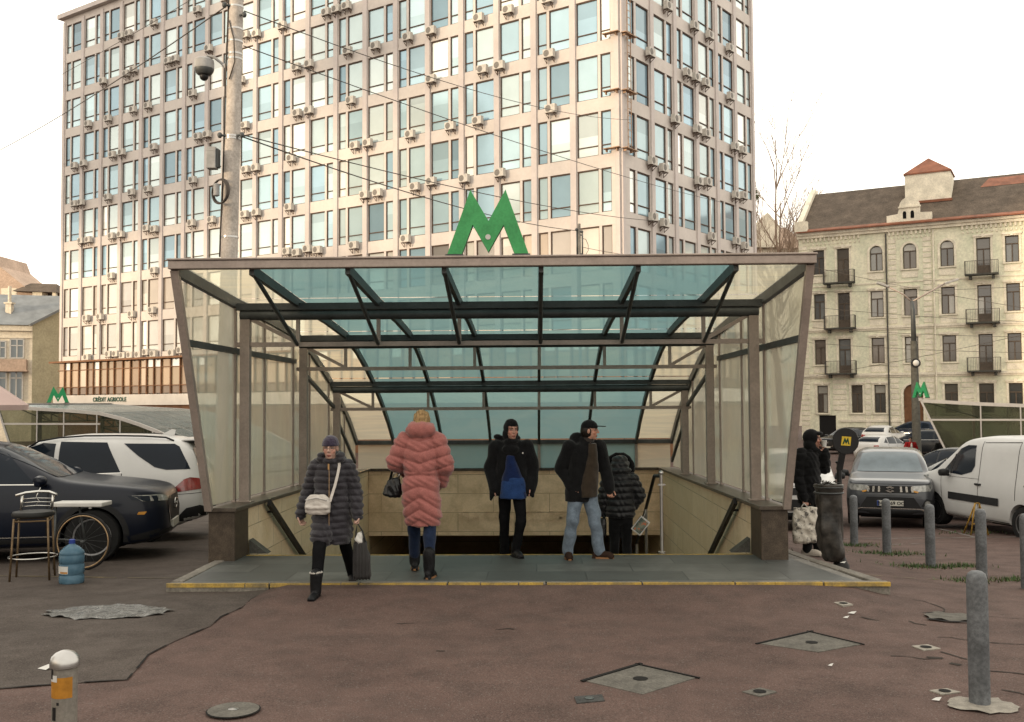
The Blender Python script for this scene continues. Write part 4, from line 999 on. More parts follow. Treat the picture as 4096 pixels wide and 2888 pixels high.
lamp = thing('street_lamp', 'two armed street lamp on a concrete post in front of the town house', 'street lamp', (20.64, 55, -1.35))
mb = MB(); mb.tube([(0, 0, 0), (-.02, 0, 4.6), (-.04, 0, 6.6)], [.24, .2, .17], 12); mb.build('post', M['concrete_dk'], lamp, smooth=True, sharp=50)
mb = MB(); mb.tube([(-.04, 0, 6.6), (-.05, 0, 8.3), (-.1, 0, 8.8)], [.14, .11, .09], 10); mb.build('steel_mast', M['frame_dk'], lamp, smooth=True)
for ex, ez in ((-1.75, 9.73), (2.16, 9.87)):
    mb = MB(); mb.tube([(-.1, 0, 8.75), (ex * .3, 0, 9.15), (ex * .8, 0, ez - .12)], .045, 8); a = mb.build('arm', M['frame'], lamp, smooth=True)
    mb = MB(); mb.beam((ex * .78, 0, ez - .14), (ex * 1.12, 0, ez + .08), .24, .12); mb.build('lamp_head', M['cam_white'], a, bevel=.03)
mb = MB(); mb.ball((-.05, -.28, 5.4), (.17, .10, .17), 14, 10); mb.build('lantern', M['white_plastic'], lamp, smooth=True); mb = MB(); mb.lathe([(.17, .0), (.25, .0), (.25, .1), (.17, .1)], 18, 0, Matrix.Translation((-.05, -.18, 5.4)) @ Matrix.Rotation(R(90), 4, 'X'), True); mb.build('lantern_ring', M['black'], lamp)
ps = thing('wire_post', 'thin cable post with insulators standing just above the canopy fascia', 'pole', (2.02, 45, -1.35))
mb = MB(); mb.tube([(0, 0, 0), (0, 0, 11.42)], .07, 10); mb.build('mast', M['concrete'], ps, smooth=True, sharp=40)
for x, a, b in ((-.10, 9.9, 11.1), (.14, 9.95, 11.0)):
    mb = MB(); mb.tube([(x, -.05, a), (x, -.05, b)], .035, 8); mb.ball((x - .02, -.06, b + .05), .07, 8, 6); mb.tube([(0, -.03, b - .1), (x, -.05, b - .1)], .03, 6); mb.tube([(0, -.03, a + .1), (x, -.05, a + .1)], .03, 6); mb.build('insulator_arm', M['frame_dk'], ps, smooth=True)
mb = MB(); mb.tube([(.14, -.05, 10.75), (.3, -.05, 10.7), (.40, -.05, 10.45), (.40, -.05, 10.2), (.28, -.05, 10.0), (.14, -.05, 9.98)], .014, 6); mb.build('cable_loop', M['wire'], ps, smooth=True)
def wire(name, p, q, sag, r, label, group=None, n=18):
    p, q = Vector(p), Vector(q); mb = MB()
    mb.tube([p.lerp(q, i / n) - p - Vector((0, 0, sag * 4 * (i / n) * (1 - i / n))) for i in range(n + 1)], r, 5)
    o = mb.build(name, M['wire'], smooth=True); o.location = p; return tag(o, label, 'cable', group)
wire('overhead_cable', (-6.05, 19.42, 9.90), (-24, 41, 11.9), .25, .013, 'overhead cable running from the pole top down to the left sky')
wire('overhead_cable', (-6.3, 19.4, 10.3), (-26, 42, 13.4), .2, .007, 'fainter thin cable above the left cable from the pole top')
wire('overhead_cable', (-5.71, 19.42, 9.79), (4.9, 50, 16.2), .5, .011, 'uppermost cable running right from the pole top across the office block')
wire('overhead_cable', (-5.72, 19.42, 9.09), (9.5, 50, 11.95), .25, .011, 'cable below the uppermost one, crossing the office block to the right')
wire('overhead_cable', (-5.70, 19.40, 7.30), (6.29, 50, 11.06), .3, .013, 'upper of the two dark cables leaving the pole at mid height')
wire('overhead_cable', (-5.70, 19.40, 7.26), (1.9, 44.95, 9.75), .3, .015, 'lower dark cable from mid pole to the thin cable post')
wire('overhead_cable', (2.16, 44.95, 9.0), (6.2, 50, 9.15), .05, .012, 'short cable leaving the thin cable post to the right')
for i, (a, b) in enumerate((((16.3, 60, 10.1), (26, 51.5, 6.5)), ((16.3, 60, 8.55), (26, 51.5, 7.85)), ((16.3, 60, 7.65), (26, 51.5, 5.95)), ((16.5, 60, 6.4), (26, 51.5, 5.2)), ((16.7, 60, 3.55), (26, 51.5, 5.6)), ((16.3, 60, 5.5), (26, 51.5, 4.4)))):
    wire('trolley_wire', a, b, .12, .012, 'thin dark trolley wire crossing in front of the green town house', 'trolley wires before the town house')

# ------------------------------------------------------------------ bollards
M['bollard'] = mat('grey_bollard_paint', (.20, .208, .218), .55, var=.4, scale=4, fine=.55)
M['dull_steel'] = mat('dull_steel', (.33, .30, .26), .5, .3, var=.35, scale=6, fine=.3)
M['orange_label'] = mat('orange_label', (.55, .24, .03), .6, var=.35, scale=14)
bol = thing('bollard', 'grey steel bollard in a broken concrete footing, nearest right', 'bollard', (2.93, 6.81, 0), 0, 'grey bollards')
mb = MB(); mb.lathe([(.067, -.1), (.067, .795), (.064, .825), (.054, .85), (.035, .865), (.0001, .872)], 24); pm = mb.build('post', M['bollard'], bol, smooth=True, sharp=60)
for (x, y), lb_ in zip(((5.55, 17.78), (5.57, 16.2), (5.5, 14.25), (5.66, 13.0), (5.70, 11.9)), ('farthest grey bollard beside the rubbish bin, before the silver car', 'grey bollard in front of the silver car licence plate', 'grey bollard with big weed tufts before the silver car headlight', 'grey bollard half hidden behind the nearest right bollard', 'grey bollard cut off by the right picture edge')):
    r = bol.copy(); COL.objects.link(r); r.location = (x, y, g(x, y)); r['label'] = lb_; c = pm.copy(); COL.objects.link(c); c.parent = r
bpy.context.view_layer.update()
# broken concrete collar of the near bollard
rr = random.Random(4)
def blob_sheet(name, c, rx, ry, n, dz, mt, label, cat, jag=.2, h=.0):
    pts = [(c[0] + rx * math.cos(t) * (1 + rr.uniform(-jag, jag)), c[1] + ry * math.sin(t) * (1 + rr.uniform(-jag, jag))) for t in [2 * math.pi * k / n for k in range(n)]]
    o = sheet(name, pts, dz, mt, .06, (lambda x, y: g(x, y) + h * noise.noise(Vector((x * 9, y * 9, 3))) + h * .5), None); return tag(o, label, cat)
blob_sheet('concrete_footing', (2.93, 6.76), .22, .17, 22, .006, M['pale_tile'], 'broken pale concrete footing around the nearest right bollard', 'footing', .15, .012)
lbd = thing('bollard', 'worn steel bollard with a domed cap and torn orange sticker, bottom left', 'bollard', (-2.19, 4.66, 0))
mb = MB(); mb.tube([(0, 0, -.1), (0, 0, .80)], .056, 24); mb.build('post', M['dull_steel'], lbd, smooth=True, sharp=50)
mb = MB(); mb.lathe([(.056, .79), (.066, .795), (.067, .815), (.06, .84), (.042, .858), (.02, .867), (.0001, .869)], 24); mb.build('cap', M['steel'], lbd, smooth=True, sharp=50)
mb = MB(); mb.lathe([(.0572, .66), (.0572, .755)], 24); sv = mb.mesh('s'); bm = bmesh.new(); bm.from_mesh(sv); bmesh.ops.delete(bm, geom=[f for f in bm.faces if not (f.calc_center_median().y < -.028 and abs(f.normal.z) < .5)], context='FACES'); bm.to_mesh(sv); bm.free(); link('sticker', sv, M['orange_label'], lbd, smooth=True)
for z0, z1, a, mt, r in ((.735, .765, (-.05, -.01), M['white_plastic'], .0578), (.745, .79, (-.06, -.035), M['black'], .0581), (.56, .62, (-.035, -.015), M['black'], .0572), (.63, .643, (-.012, .0), M['black'], .0572)):
    mb = MB(); n = 5
    for k in range(n):
        x0, x1 = [a[0] + (a[1] - a[0]) * q / n for q in (k, k + 1)]; f = lambda x: -math.sqrt(max(0, r * r - x * x))
        mb.quad((x0, f(x0), z0), (x1, f(x1), z0), (x1, f(x1), z1), (x0, f(x0), z1))
    mb.build('sticker_scrap', mt, lbd, fix=False)

# ------------------------------------------------------------------ things let into the paving
def slab(name, pts, mt, label, dz=.006, hole=None, joint=None):
    c = (sum(p[0] for p in pts) / 4, sum(p[1] for p in pts) / 4); z = g(*c)
    t = thing(name, label, 'ground cover plate' if name == 'ground_plate' else 'hatch', (c[0], c[1], z))
    mb = MB(); n = len(pts); L = [(p[0] - c[0], p[1] - c[1]) for p in pts]
    mb.add([(x, y, dz) for x, y in L] + [(x * 1.005, y * 1.005, -.02) for x, y in L], [tuple(range(n))] + [(i, i + n, (i + 1) % n + n, (i + 1) % n) for i in range(n)]); mb.build('plate', mt, t)
    if hole: mb = MB(); mb.lathe([(.0001, dz + .0045), (hole, dz + .004)], 18); mb.build('hole', M['hole'] if mt is not M['iron'] else M['steel'], t, fix=False)
    if joint:
        mb = MB()
        for i, w in joint: a, b = Vector((*L[i], dz + .003)), Vector((*L[(i + 1) % n], dz + .003)); d = (b - a); mb.beam(a - d * .06, b + d * .05, w, .008)
        mb.build('joint', M['hole'], t)
M['patch'] = mat('weathered_concrete_hatch', (.20, .185, .16), .9, var=.35, scale=7, fine=.5, bmp=.4)
slab('concrete_hatch', [(.34, 7.32), (.72, 6.98), (1.15, 7.40), (.77, 7.76)], M['patch'], 'square concrete hatch set diagonally in the red paving, nearest', .005, .055, ((3, .03), (2, .018)))
slab('concrete_hatch', [(1.83, 8.42), (2.24, 8.14), (2.66, 8.40), (2.36, 8.84)], M['patch'], 'square concrete hatch set diagonally in the red paving, farther one', .005, .05, ((3, .022), (2, .014)))
for pts, mt, lbx, h in (([(2.96, 9.87), (3.08, 9.94), (3.04, 10.09), (2.92, 10.04)], M['pale_tile'], 'small pale square plate with a hole, nearest the kerb corner', .04),
                    ([(3.09, 8.19), (3.25, 8.25), (3.20, 8.39), (3.05, 8.34)], M['pale_tile'], 'small pale square plate with a dark hole left of the tall bollard', .045),
                    ([(2.76, 7.0), (2.91, 7.06), (2.85, 7.15), (2.71, 7.10)], M['pale_tile'], 'small pale square plate touching the nearest bollard footing', .04),
                    ([(1.51, 6.94), (1.65, 7.05), (1.56, 7.15), (1.41, 7.05)], M['patch'], 'small greyish square plate with a black hole beside the nearer hatch', .045),
                    ([(.26, 6.76), (.45, 6.82), (.44, 6.96), (.25, 6.91)], M['iron'], 'small dark iron plate left of the nearer concrete hatch', .03)):
    slab('ground_plate', pts, mt, lbx, .008, h)
mh = thing('manhole_cover', 'small round concrete manhole cover near the bottom picture edge', 'manhole', (-1.98, 6.58, g(-1.98, 6.58)))
mb = MB(); mb.lathe([(.0001, .018), (.165, .016)], 22); mb.build('cover', M['patch'], mh); mb = MB(); mb.lathe([(.165, .014), (.175, .012)], 22); mb.build('joint', M['hole'], mh); mb = MB(); mb.lathe([(.0001, .026), (.035, .020)], 12); mb.build('knob', M['steel'], mh)
m_, nt_, b_ = _nt('wet_rubble'); nn = noise_n(nt_, 11, 6, .75, dist=1.6); nt_.links.new(ramp(nt_, nn, .38, .66, (.03, .029, .027), (.15, .145, .135)), b_.inputs['Base Color']); nt_.links.new(ramp(nt_, noise_n(nt_, 7, 4, .6), .4, .6, (.06, .06, .06), (.9, .9, .9)), b_.inputs['Roughness']); bump(nt_, b_, nn, .8, .02); M['wet_rubble'] = m_
blob_sheet('sunken_manhole', (-4.13, 9.70), .60, .33, 34, .010, M['wet_rubble'], 'broken wet manhole surround in the grey asphalt at left', 'manhole', .10, .02)
blob_sheet('broken_cover', (3.86, 9.58), .25, .20, 20, .006, M['patch'], 'sunken broken concrete cover behind the tall bollard', 'manhole', .16, .015)
mb = MB(); strip(mb, [(3.6, 9.45), (3.75, 9.35), (3.95, 9.33), (4.1, 9.45)], .03, .013, .6, .1); strip(mb, [(3.66, 9.72), (3.9, 9.8)], .012, .013, .5, .1); tag(mb.build('cover_gap', M['hole'], fix=False), kind='structure')
for i, (x, y, s, lx) in enumerate(((-3.70, 7.60, .075, 'white paper scrap lying left of the capped bollard'), (2.98, 9.62, .05, 'white lump of litter below the pale plate near the kerb'), (2.86, 9.42, .035, 'small white scrap in front of the white litter lump'), (2.22, 7.72, .025, 'tiny white scrap between the two hatches'), (2.68, 6.87, .04, 'white paper crumb on the bollard footing'), (3.62, 12.0, .045, 'white paper crumb on the pavement by the bin foot'))):
    mb = MB(); z = .012 if i else .03
    mb.add([(-s * 1.1, 0, .004), (0, -s * .5, .003), (s * .7, .2 * s, z + .008), (-.1 * s, s * .6, z)], [(0, 1, 3), (1, 2, 3)]); o = mb.build('paper_scrap', M['white_plastic'], fix=False); o.location = (x, y, (PZ + .01 if i == 5 else g(x, y)) + .008); tag(o, lx, 'litter')
# weeds round the bollards
m_, nt_, b_ = _nt('weeds'); a_ = nt_.nodes.new('ShaderNodeAttribute'); a_.attribute_name = 'Col'; nt_.links.new(a_.outputs['Color'], b_.inputs['Base Color']); b_.inputs['Roughness'].default_value = .8; M['weeds'] = m_
mb = MB(); cols = []
for (x, y, rx, n) in ((5.5, 17.7, .55, 330), (5.6, 16.1, .55, 420), (5.35, 14.15, .5, 380), (5.95, 14.25, .3, 260), (5.35, 12.6, .35, 160), (6.0, 12.7, .35, 240), (6.1, 11.2, .3, 160), (8.9, 20.5, .7, 200), (3.3, 14.2, .2, 40)):
    for k in range(n):
        px, py = x + rr.gauss(0, rx * .5), y + rr.gauss(0, rx * .28); h = rr.uniform(.015, .075); a = rr.uniform(0, 6.28); z = g(px, py) - .005; w_ = rr.uniform(.006, .014); l = rr.uniform(0, .05)
        mb.add([(px - w_ * math.cos(a), py - w_ * math.sin(a), z), (px + w_ * math.cos(a), py + w_ * math.sin(a), z), (px + l * math.sin(a), py - l * math.cos(a), z + h)], [(0, 1, 2)]); cols.append(rr.choice([(.03, .06, .014), (.04, .075, .018), (.024, .045, .012), (.05, .085, .02), (.08, .065, .025)]))
me = mb.mesh('weeds'); face_colors(me, cols); tag(link('weeds', me, M['weeds']), kind='stuff')

# ------------------------------------------------------------------ rubbish bin with its disc sign
M['bag'] = mat('dirty_bin_bag', (.07, .062, .054), .3, var=.6, scale=7, dark=(.012, .012, .012), bmp=.6, bscale=25)
M['sign_yellow'] = mat('sign_yellow', (.80, .55, .05), .5, var=.1)
M['sign_green'] = mat('sign_dark_green', (.01, .07, .035), .5)
bx_, by_ = 3.72, 12.45; bn = thing('litter_bin', 'black bin post with torn plastic bag and a round black sign bearing a yellow M', 'rubbish bin', (bx_, by_, g(bx_, by_) + .04))
mb = MB(); mb.lathe([(.10, -.08), (.10, .04), (.06, .12), (.03, .24), (.03, 1.28)], 14); mb.lathe([(.042, 1.28), (.045, 1.30), (.03, 1.31)], 14); mb.build('post', M['black'], bn, smooth=True, sharp=50)
mb = MB()
for z in (1.0, .93): mb.lathe([(.170, z - .012), (.180, z), (.170, z + .012), (.163, z)], 24, 0, Matrix.Translation((-.15, -.06, 0)), True)
mb.beam((-.02, 0, .97), (0.03, -.02, .97), .04, .06); mb.build('hoop', M['frame_dk'], bn, smooth=True)
me = MB(); prof = [(.176, 1.03), (.172, .99), (.160, .955), (.154, .92), (.148, .84), (.143, .7), (.150, .5), (.150, .3), (.13, .16), (.085, .10), (.0001, .08)]
p2 = []
for (a, b), (c, d) in zip(prof[:-1], prof[1:]): p2 += [(a + (c - a) * k / 4, b + (d - b) * k / 4) for k in range(4)]
me.lathe(p2 + [prof[-1]], 48); mm = me.mesh('bag', True)
for v in mm.vertices:
    d = Vector((v.co.x, v.co.y, 0)); 
    if d.length > .02:
        n_ = noise.noise(Vector((math.atan2(d.y, d.x) * 2.2, v.co.z * 2.5, 1))) * .045 + noise.noise(Vector((v.co.x * 14, v.co.y * 14, v.co.z * 5))) * .032
        v.co += d.normalized() * n_ * (0 if v.co.z > 1.0 else min(1, (1.0 - v.co.z) * 6))
    v.co += Vector((-.15, -.06, 0))
    if v.co.z < .5: v.co.x += (.5 - v.co.z) * .14
link('bag', mm, M['bag'], bn, smooth=True)
mb = MB(); r0 = random.Random(2)
for k in range(60):
    a = r0.uniform(0, 6.28); q = r0.uniform(0, .16); c = Vector((-.15 + q * math.cos(a), -.06 + q * math.sin(a), 1.0 + r0.uniform(-.04, .05))); mb.add([c + Vector((r0.uniform(-.06, .06), r0.uniform(-.06, .06), r0.uniform(-.03, .04))) for _ in range(3)], [(0, 1, 2)])
mb.build('rubbish', M['bag'], bn, fix=False)
mb = MB(); T = Matrix.Translation((.07, -.05, 1.555)) @ Matrix.Rotation(R(4), 4, 'Y')
mb.lathe([(.0001, -.012), (.158, -.012), (.163, 0), (.158, .012), (.0001, .012)], 32, 0, T @ Matrix.Rotation(R(90), 4, 'X')); mb.beam((-.005, -.02, 1.2), (.04, -.045, 1.45), .075, .025, up=(0, 1, 0)); sg = mb.build('sign_disc', M['black'], bn, smooth=True, sharp=40)
mb = MB(); mb.prism([(-.058, -.055), (.055, -.055), (.062, .055), (-.05, .055)], .004, T @ Matrix.Translation((0, -.015, 0))); mb.build('sign_square', M['sign_yellow'], sg)
mb = MB(); mb.prism([(x * .095 + .002, z * .115 - .038) for x, z in MPOLY], .004, T @ Matrix.Translation((0, -.0195, 0))); mb.build('sign_letter', M['sign_green'], sg)

# ------------------------------------------------------------------ vendor's things at the left: stool, cart wheel, water bottle, parasol
M['seat'] = mat('black_vinyl', (.02, .019, .018), .5, var=.2)
M['leg_gold'] = mat('worn_metal_leg', (.22, .15, .085), .45, .5, var=.4, scale=9)
M['chrome'] = mat('chrome_tube', (.75, .73, .69), .2, .9, var=.1)
st = thing('bar_stool', 'bar stool with a chrome wire backrest and black round seat', 'stool', (-5.97, 11.85, g(-5.97, 11.85)), R(18))
mb = MB(); mb.lathe([(.0001, .735), (.2, .735), (.235, .75), (.24, .775), (.225, .80), (.15, .81), (.0001, .812)], 26); mb.build('seat', M['seat'], st, smooth=True, sharp=50)
LG = [(-.19, -.19), (.19, -.19), (.19, .19), (-.19, .19)]
for x, y in LG:
    mb = MB(); mb.tube([(x * 1.12, y * 1.12, 0), (x * .95, y * .95, .735)], .0125, 8); mb.build('leg', M['leg_gold'], st, smooth=True)
mb = MB()
for i in range(4): a, b = LG[i], LG[(i + 1) % 4]; mb.tube([(a[0] * .96, a[1] * .96, .70), (b[0] * .96, b[1] * .96, .70)], .011, 8)
mb.build('apron', M['leg_gold'], st, smooth=True)
mb = MB(); mb.tube([(.265 * math.cos(t), .265 * math.sin(t), .27) for t in [2 * math.pi * k / 24 for k in range(25)]], .009, 6); mb.build('foot_ring', M['chrome'], st, smooth=True)
mb = MB(); A = lambda x, z, b=0: (x, .20 + b, z)
mb.tube([A(-.17, .79), A(-.155, .99)], .016, 8); mb.tube([A(.17, .79), A(.185, .99)], .016, 8); mb.tube([A(-.225, .975, -.03), A(-.12, 1.005), A(.02, 1.015, .02), (.14, .205, 1.01), A(.23, .975, -.03)], .017, 8)
for z in (.84, .885, .93): mb.tube([A(-.165, z), A(0, z + .008, .02), A(.175, z)], .006, 6)
mb.tube([A(-.02, .84, .02), A(.03, .9, .02), A(-.01, .95, .02), A(.04, 1.06, .02)], .007, 6); mb.build('backrest', M['chrome'], st, smooth=True)
ct = thing('vendor_cart', 'small cart with a white shelf board and a thin golden rimmed spoked wheel', 'cart', (-5.72, 12.62, g(-5.72, 12.62)))
def tor(mb, R_, r_, c, seg=48, k=8): mb.tube([(c[0] + R_ * math.cos(t), c[1], c[2] + R_ * math.sin(t)) for t in [2 * math.pi * i / seg for i in range(seg + 1)]], r_, k, 0, False)
mb = MB(); tor(mb, .345, .018, (0, 0, .36)); wh = mb.build('wheel', M['black'], ct, smooth=True)
mb = MB(); tor(mb, .325, .0095, (0, -.012, .36)); mb.build('rim', mat('golden_rim', (.55, .38, .22), .3, .7), wh, smooth=True)
mb = MB(); mb.tube([(0, -.04, .36), (0, .04, .36)], .022, 10)
for k in range(18): t = 2 * math.pi * k / 18; mb.tube([(.02 * math.cos(t + .9), (-1) ** k * .03, .36 + .02 * math.sin(t + .9)), (.322 * math.cos(t), 0, .36 + .322 * math.sin(t))], .0016, 4)
mb.build('spokes', M['frame_dk'], wh, smooth=True)
mb = MB(); mb.box((-.42, -.02, .795), (.24, .30, .85)); mb.box((.06, -.0, .77), (.10, .03, .794)); mb.build('shelf', M['white_plastic'], ct, bevel=.012)
mb = MB(); mb.tube([(0, .06, .36), (-.1, .1, .794)], .014, 8); mb.tube([(-.38, .06, .794), (-.40, .06, .0)], .014, 8); mb.tube([(-.4, .08, .38), (0, .06, .36)], .014, 8); mb.build('frame', M['frame_dk'], ct, smooth=True)
m_, nt_, b_ = _nt('blue_bottle'); pass; b_.inputs['Roughness'].default_value = .18; b_.inputs['Transmission Weight'].default_value = .35; b_.inputs['IOR'].default_value = 1.2; nt_.links.new(ramp(nt_, noise_n(nt_, 6), .3, .7, (.05, .11, .16), (.12, .21, .28)), b_.inputs['Base Color']); M['bottle'] = m_
wb = thing('water_bottle', 'big blue water cooler bottle with a label standing on the asphalt', 'water bottle', (-5.34, 11.5, g(-5.34, 11.5)))
mb = MB(); mb.lathe([(.0001, .004), (.125, .0), (.136, .02), (.138, .09), (.130, .10), (.130, .112), (.138, .122), (.138, .215), (.130, .225), (.130, .237), (.138, .247), (.138, .32), (.130, .33), (.137, .342), (.132, .37), (.08, .42), (.04, .445), (.03, .46), (.03, .475)], 32); mb.build('body', M['bottle'], wb, smooth=True, sharp=70)
mb = MB(); mb.lathe([(.034, .455), (.034, .50), (.022, .506), (.0001, .507)], 20); mb.build('cap', mat('blue_cap', (.03, .06, .30), .4), wb, smooth=True, sharp=40)
mb = MB()
def lab(a0, a1, z0, z1, r, mi):
    for k in range(8): t0, t1 = [R(a0 + (a1 - a0) * q / 8) for q in (k, k + 1)]; mb.quad(*[(r * math.cos(t), r * math.sin(t), z) for t, z in ((t0, z0), (t1, z0), (t1, z1), (t0, z1))], mi)
lab(-158, -82, .126, .212, .1395, 0); lab(-125, -84, .132, .150, .1405, 1); mb.build('label', [M['white_plastic'], M['orange_label']], wb, fix=False)
pa = thing('parasol', 'pale pink market parasol reaching in at the left picture edge', 'parasol', (-9.40, 15.4, g(-9, 15.4)))
M['pink_canvas'] = mat('pink_canvas', (.62, .46, .42), .8, var=.15, scale=2); M['brown_canvas'] = mat('brown_canvas', (.13, .06, .035), .8)
mb = MB(); n = 8; ring = [(1.45 * math.cos(2 * math.pi * k / n), 1.45 * math.sin(2 * math.pi * k / n), 2.19) for k in range(n)]; mb.add([(0, 0, 3.2)] + ring + [(x * .99, y * .99, 2.11) for x, y, z in ring], [(0, 1 + k, 1 + (k + 1) % n) for k in range(n)] + [(1 + k, 1 + n + k, 1 + n + (k + 1) % n, 1 + (k + 1) % n) for k in range(n)]); mb.build('canopy', M['pink_canvas'], pa, fix=False)
mb = MB(); mb.add([(0, 0, 3.1)] + [(x * .96, y * .96, 2.16) for x, y, z in ring], [(0, 1 + (k + 1) % n, 1 + k) for k in range(n)]); mb.box((.5, -1.0, 1.98), (1.0, -.6, 2.14)); mb.build('lining', M['brown_canvas'], pa, fix=False)
mb = MB(); mb.tube([(0, 0, 0), (0, 0, 2.9)], .025, 10); mb.lathe([(.25, 0), (.25, .06), (.05, .1)], 16); mb.build('pole', M['frame_dk'], pa, smooth=True, sharp=40)
# yellow folding parking barrier
pb = thing('parking_barrier', 'rusty yellow folding parking barrier beside the white van', 'barrier', (8.65, 20.0, g(8.65, 20.0)))
mb = MB()
for s in (-1, 1): mb.tube([(s * .17, -.08, 0), (s * .04, 0, .62), (-s * .02, 0, .62)], .016, 6); mb.tube([(s * .17, .25, 0), (s * .04, 0, .60)], .016, 6)
mb.tube([(-.12, -.05, .22), (.12, -.05, .22)], .013, 6); mb.build('frame', mat('yellow_barrier', (.45, .26, .05), .6, var=.4, scale=8), pb, smooth=True)
# ------------------------------------------------------------------ people
def shp_mesh(shapes):
    mb = MB()
    for s in shapes:
        k = s[0]
        if k == 'cap':
            ch = s[1]
            for (p, r), (q, r2) in zip(ch[:-1], ch[1:]):
                p, q = Vector(p), Vector(q); d = (q - p); L = d.length
                if L < 1e-5: continue
                d.normalize(); pts, rs = [], []
                for i in range(5): t = math.pi / 2 * i / 4; pts.append(p - d * r * math.cos(t)); rs.append(max(1e-4, r * math.sin(t)))
                for i in range(5): t = math.pi / 2 * i / 4; pts.append(q + d * r2 * math.sin(t)); rs.append(max(1e-4, r2 * math.cos(t)))
                mb.tube(pts, rs, 14)
        elif k == 'ell':
            c, r = s[1], s[2]; T = Matrix.Translation(c)
            if len(s) > 3: T = T @ s[3].to_4x4()
            prof = [(max(1e-4, math.sin(math.pi * i / 14)), -math.cos(math.pi * i / 14)) for i in range(15)]
            mb.lathe(prof, 22, 0, T @ Matrix.Diagonal((*r, 1)))
        elif k == 'loft':
            seg = 28; sec = s[1]; Rm = s[2] if len(s) > 2 else Matrix.Identity(3); e = s[3] if len(s) > 3 else 2.4; base = len(mb.v)
            for (c, rx, ry) in sec:
                for j in range(seg):
                    t = 2 * math.pi * j / seg; ct, stt = math.cos(t), math.sin(t)
                    x = rx * math.copysign(abs(ct) ** (2 / e), ct); y = ry * math.copysign(abs(stt) ** (2 / e), stt)
                    mb.v.append(tuple(Vector(c) + Rm @ Vector((x, y, 0))))
            for i in range(len(sec) - 1):
                for j in range(seg):
                    j2 = (j + 1) % seg; mb.f.append([base + i * seg + j, base + i * seg + j2, base + (i + 1) * seg + j2, base + (i + 1) * seg + j]); mb.m.append(0)
            mb.f.append([base + j for j in range(seg)][::-1]); mb.m.append(0); mb.f.append([base + (len(sec) - 1) * seg + j for j in range(seg)]); mb.m.append(0)
        elif k == 'box':
            mb.box(s[1], s[2], 0, s[3] if len(s) > 3 else None)
    return mb.mesh('shape')
def fuse(shapes, voxel, smooth=3, fac=.5):
    o = bpy.data.objects.new('tmp', shp_mesh(shapes)); COL.objects.link(o)
    r = o.modifiers.new('r', 'REMESH'); r.mode = 'VOXEL'; r.voxel_size = voxel
    if smooth: q = o.modifiers.new('s', 'SMOOTH'); q.factor = fac; q.iterations = smooth
    apply_mods(o); me = o.data; bpy.data.objects.remove(o)
    return me
def vn(me):
    n = len(me.vertices); co = np.empty(n * 3, np.float32); no = np.empty(n * 3, np.float32)
    me.vertices.foreach_get('co', co); me.vertex_normals.foreach_get('vector', no)
    return co.reshape(-1, 3), no.reshape(-1, 3)
def displace(me, fn):
    co, no = vn(me); d = fn(co, no); co2 = co + no * d[:, None]; me.vertices.foreach_set('co', co2.astype(np.float32).ravel()); me.update()
def folds(amp, k=1.0, seed=0):
    def f(co, no):
        x, y, z = co.T
        return amp * (np.sin(9 * k * x + 17 * k * z + 2 * np.sin(11 * k * z + seed) + seed) * .5 + .35 * np.sin(23 * k * z - 13 * k * y + 3 * np.sin(8 * k * x + seed)) + .3 * np.sin(41 * k * x + 31 * k * y + 19 * k * z + seed))
    return f
def quilt(pitch, amp, chev=0.0, seed=0, cx=0.0):
    def f(co, no):
        x, y, z = co.T; ph = (z + chev * np.abs(x - cx)) / pitch * math.pi + .15 * np.sin(21 * x + seed)
        q = np.abs(np.sin(ph)) ** .55
        return amp * (q - .6) + .25 * amp * np.sin(60 * x + 47 * z + 33 * y + 2 * np.sin(25 * x)) * q
    return f
def cloth(name, col, rough=.75, sheen=.0, var=.3, scale=18, spec=.02, bmp=.55):
    m = mat(name, col, rough, 0, var, scale, bmp, 48, spec=spec, fine=.3); m.node_tree.nodes['Principled BSDF'].inputs['Sheen Weight'].default_value = sheen; return m
M['skin'] = attr_mat('skin', .55, 0, .35, .25, 40, .1)
def hand(w, d, n, curl, side, s=1.0):
    """shapes of a hand: wrist w, pointing d, palm facing n; side = direction of the thumb"""
    w, d, n = Vector(w), Vector(d).normalized(), Vector(n); n = (n - d * n.dot(d)).normalized(); sd = Vector(side); sd = (sd - d * sd.dot(d) - n * sd.dot(n)).normalized()
    B = Matrix((sd, n, d)).transposed(); out = [('cap', [(w - d * .03, .026 * s), (w + d * .02, .026 * s)]), ('ell', w + d * .055 * s, (.040 * s, .017 * s, .052 * s), B)]
    for i, (o, L) in enumerate(((.031, .070), (.0105, .080), (-.0105, .075), (-.030, .058))):
        p = w + d * (.092 - .004 * abs(i - 1)) * s + sd * o * s; a = 0; ch = [(p - d * .02 * s, .0085 * s), (p, .0085 * s)]; q = p
        for j, f in enumerate((.42, .32, .26)):
            a += curl * (1, 1.15, .8)[j] * (1 + .08 * i); dr = d * math.cos(a) + n * math.sin(a); q = q + dr * L * f * s; ch.append((q, (.0082, .0076, .0068)[j] * s))
        out.append(('cap', ch))
    b = w + d * .025 * s + sd * .03 * s; a1 = b + (d * .6 + sd * .65 + n * .3).normalized() * .038 * s; a2 = a1 + (d * .85 + sd * .1 + n * .55 * (.5 + curl)).normalized() * .032 * s; a3 = a2 + (d * .8 - sd * .15 + n * .6 * (.5 + curl)).normalized() * .024 * s
    out.append(('cap', [(b, .013 * s), (a1, .0105 * s), (a2, .0092 * s), (a3, .0075 * s)])); return out
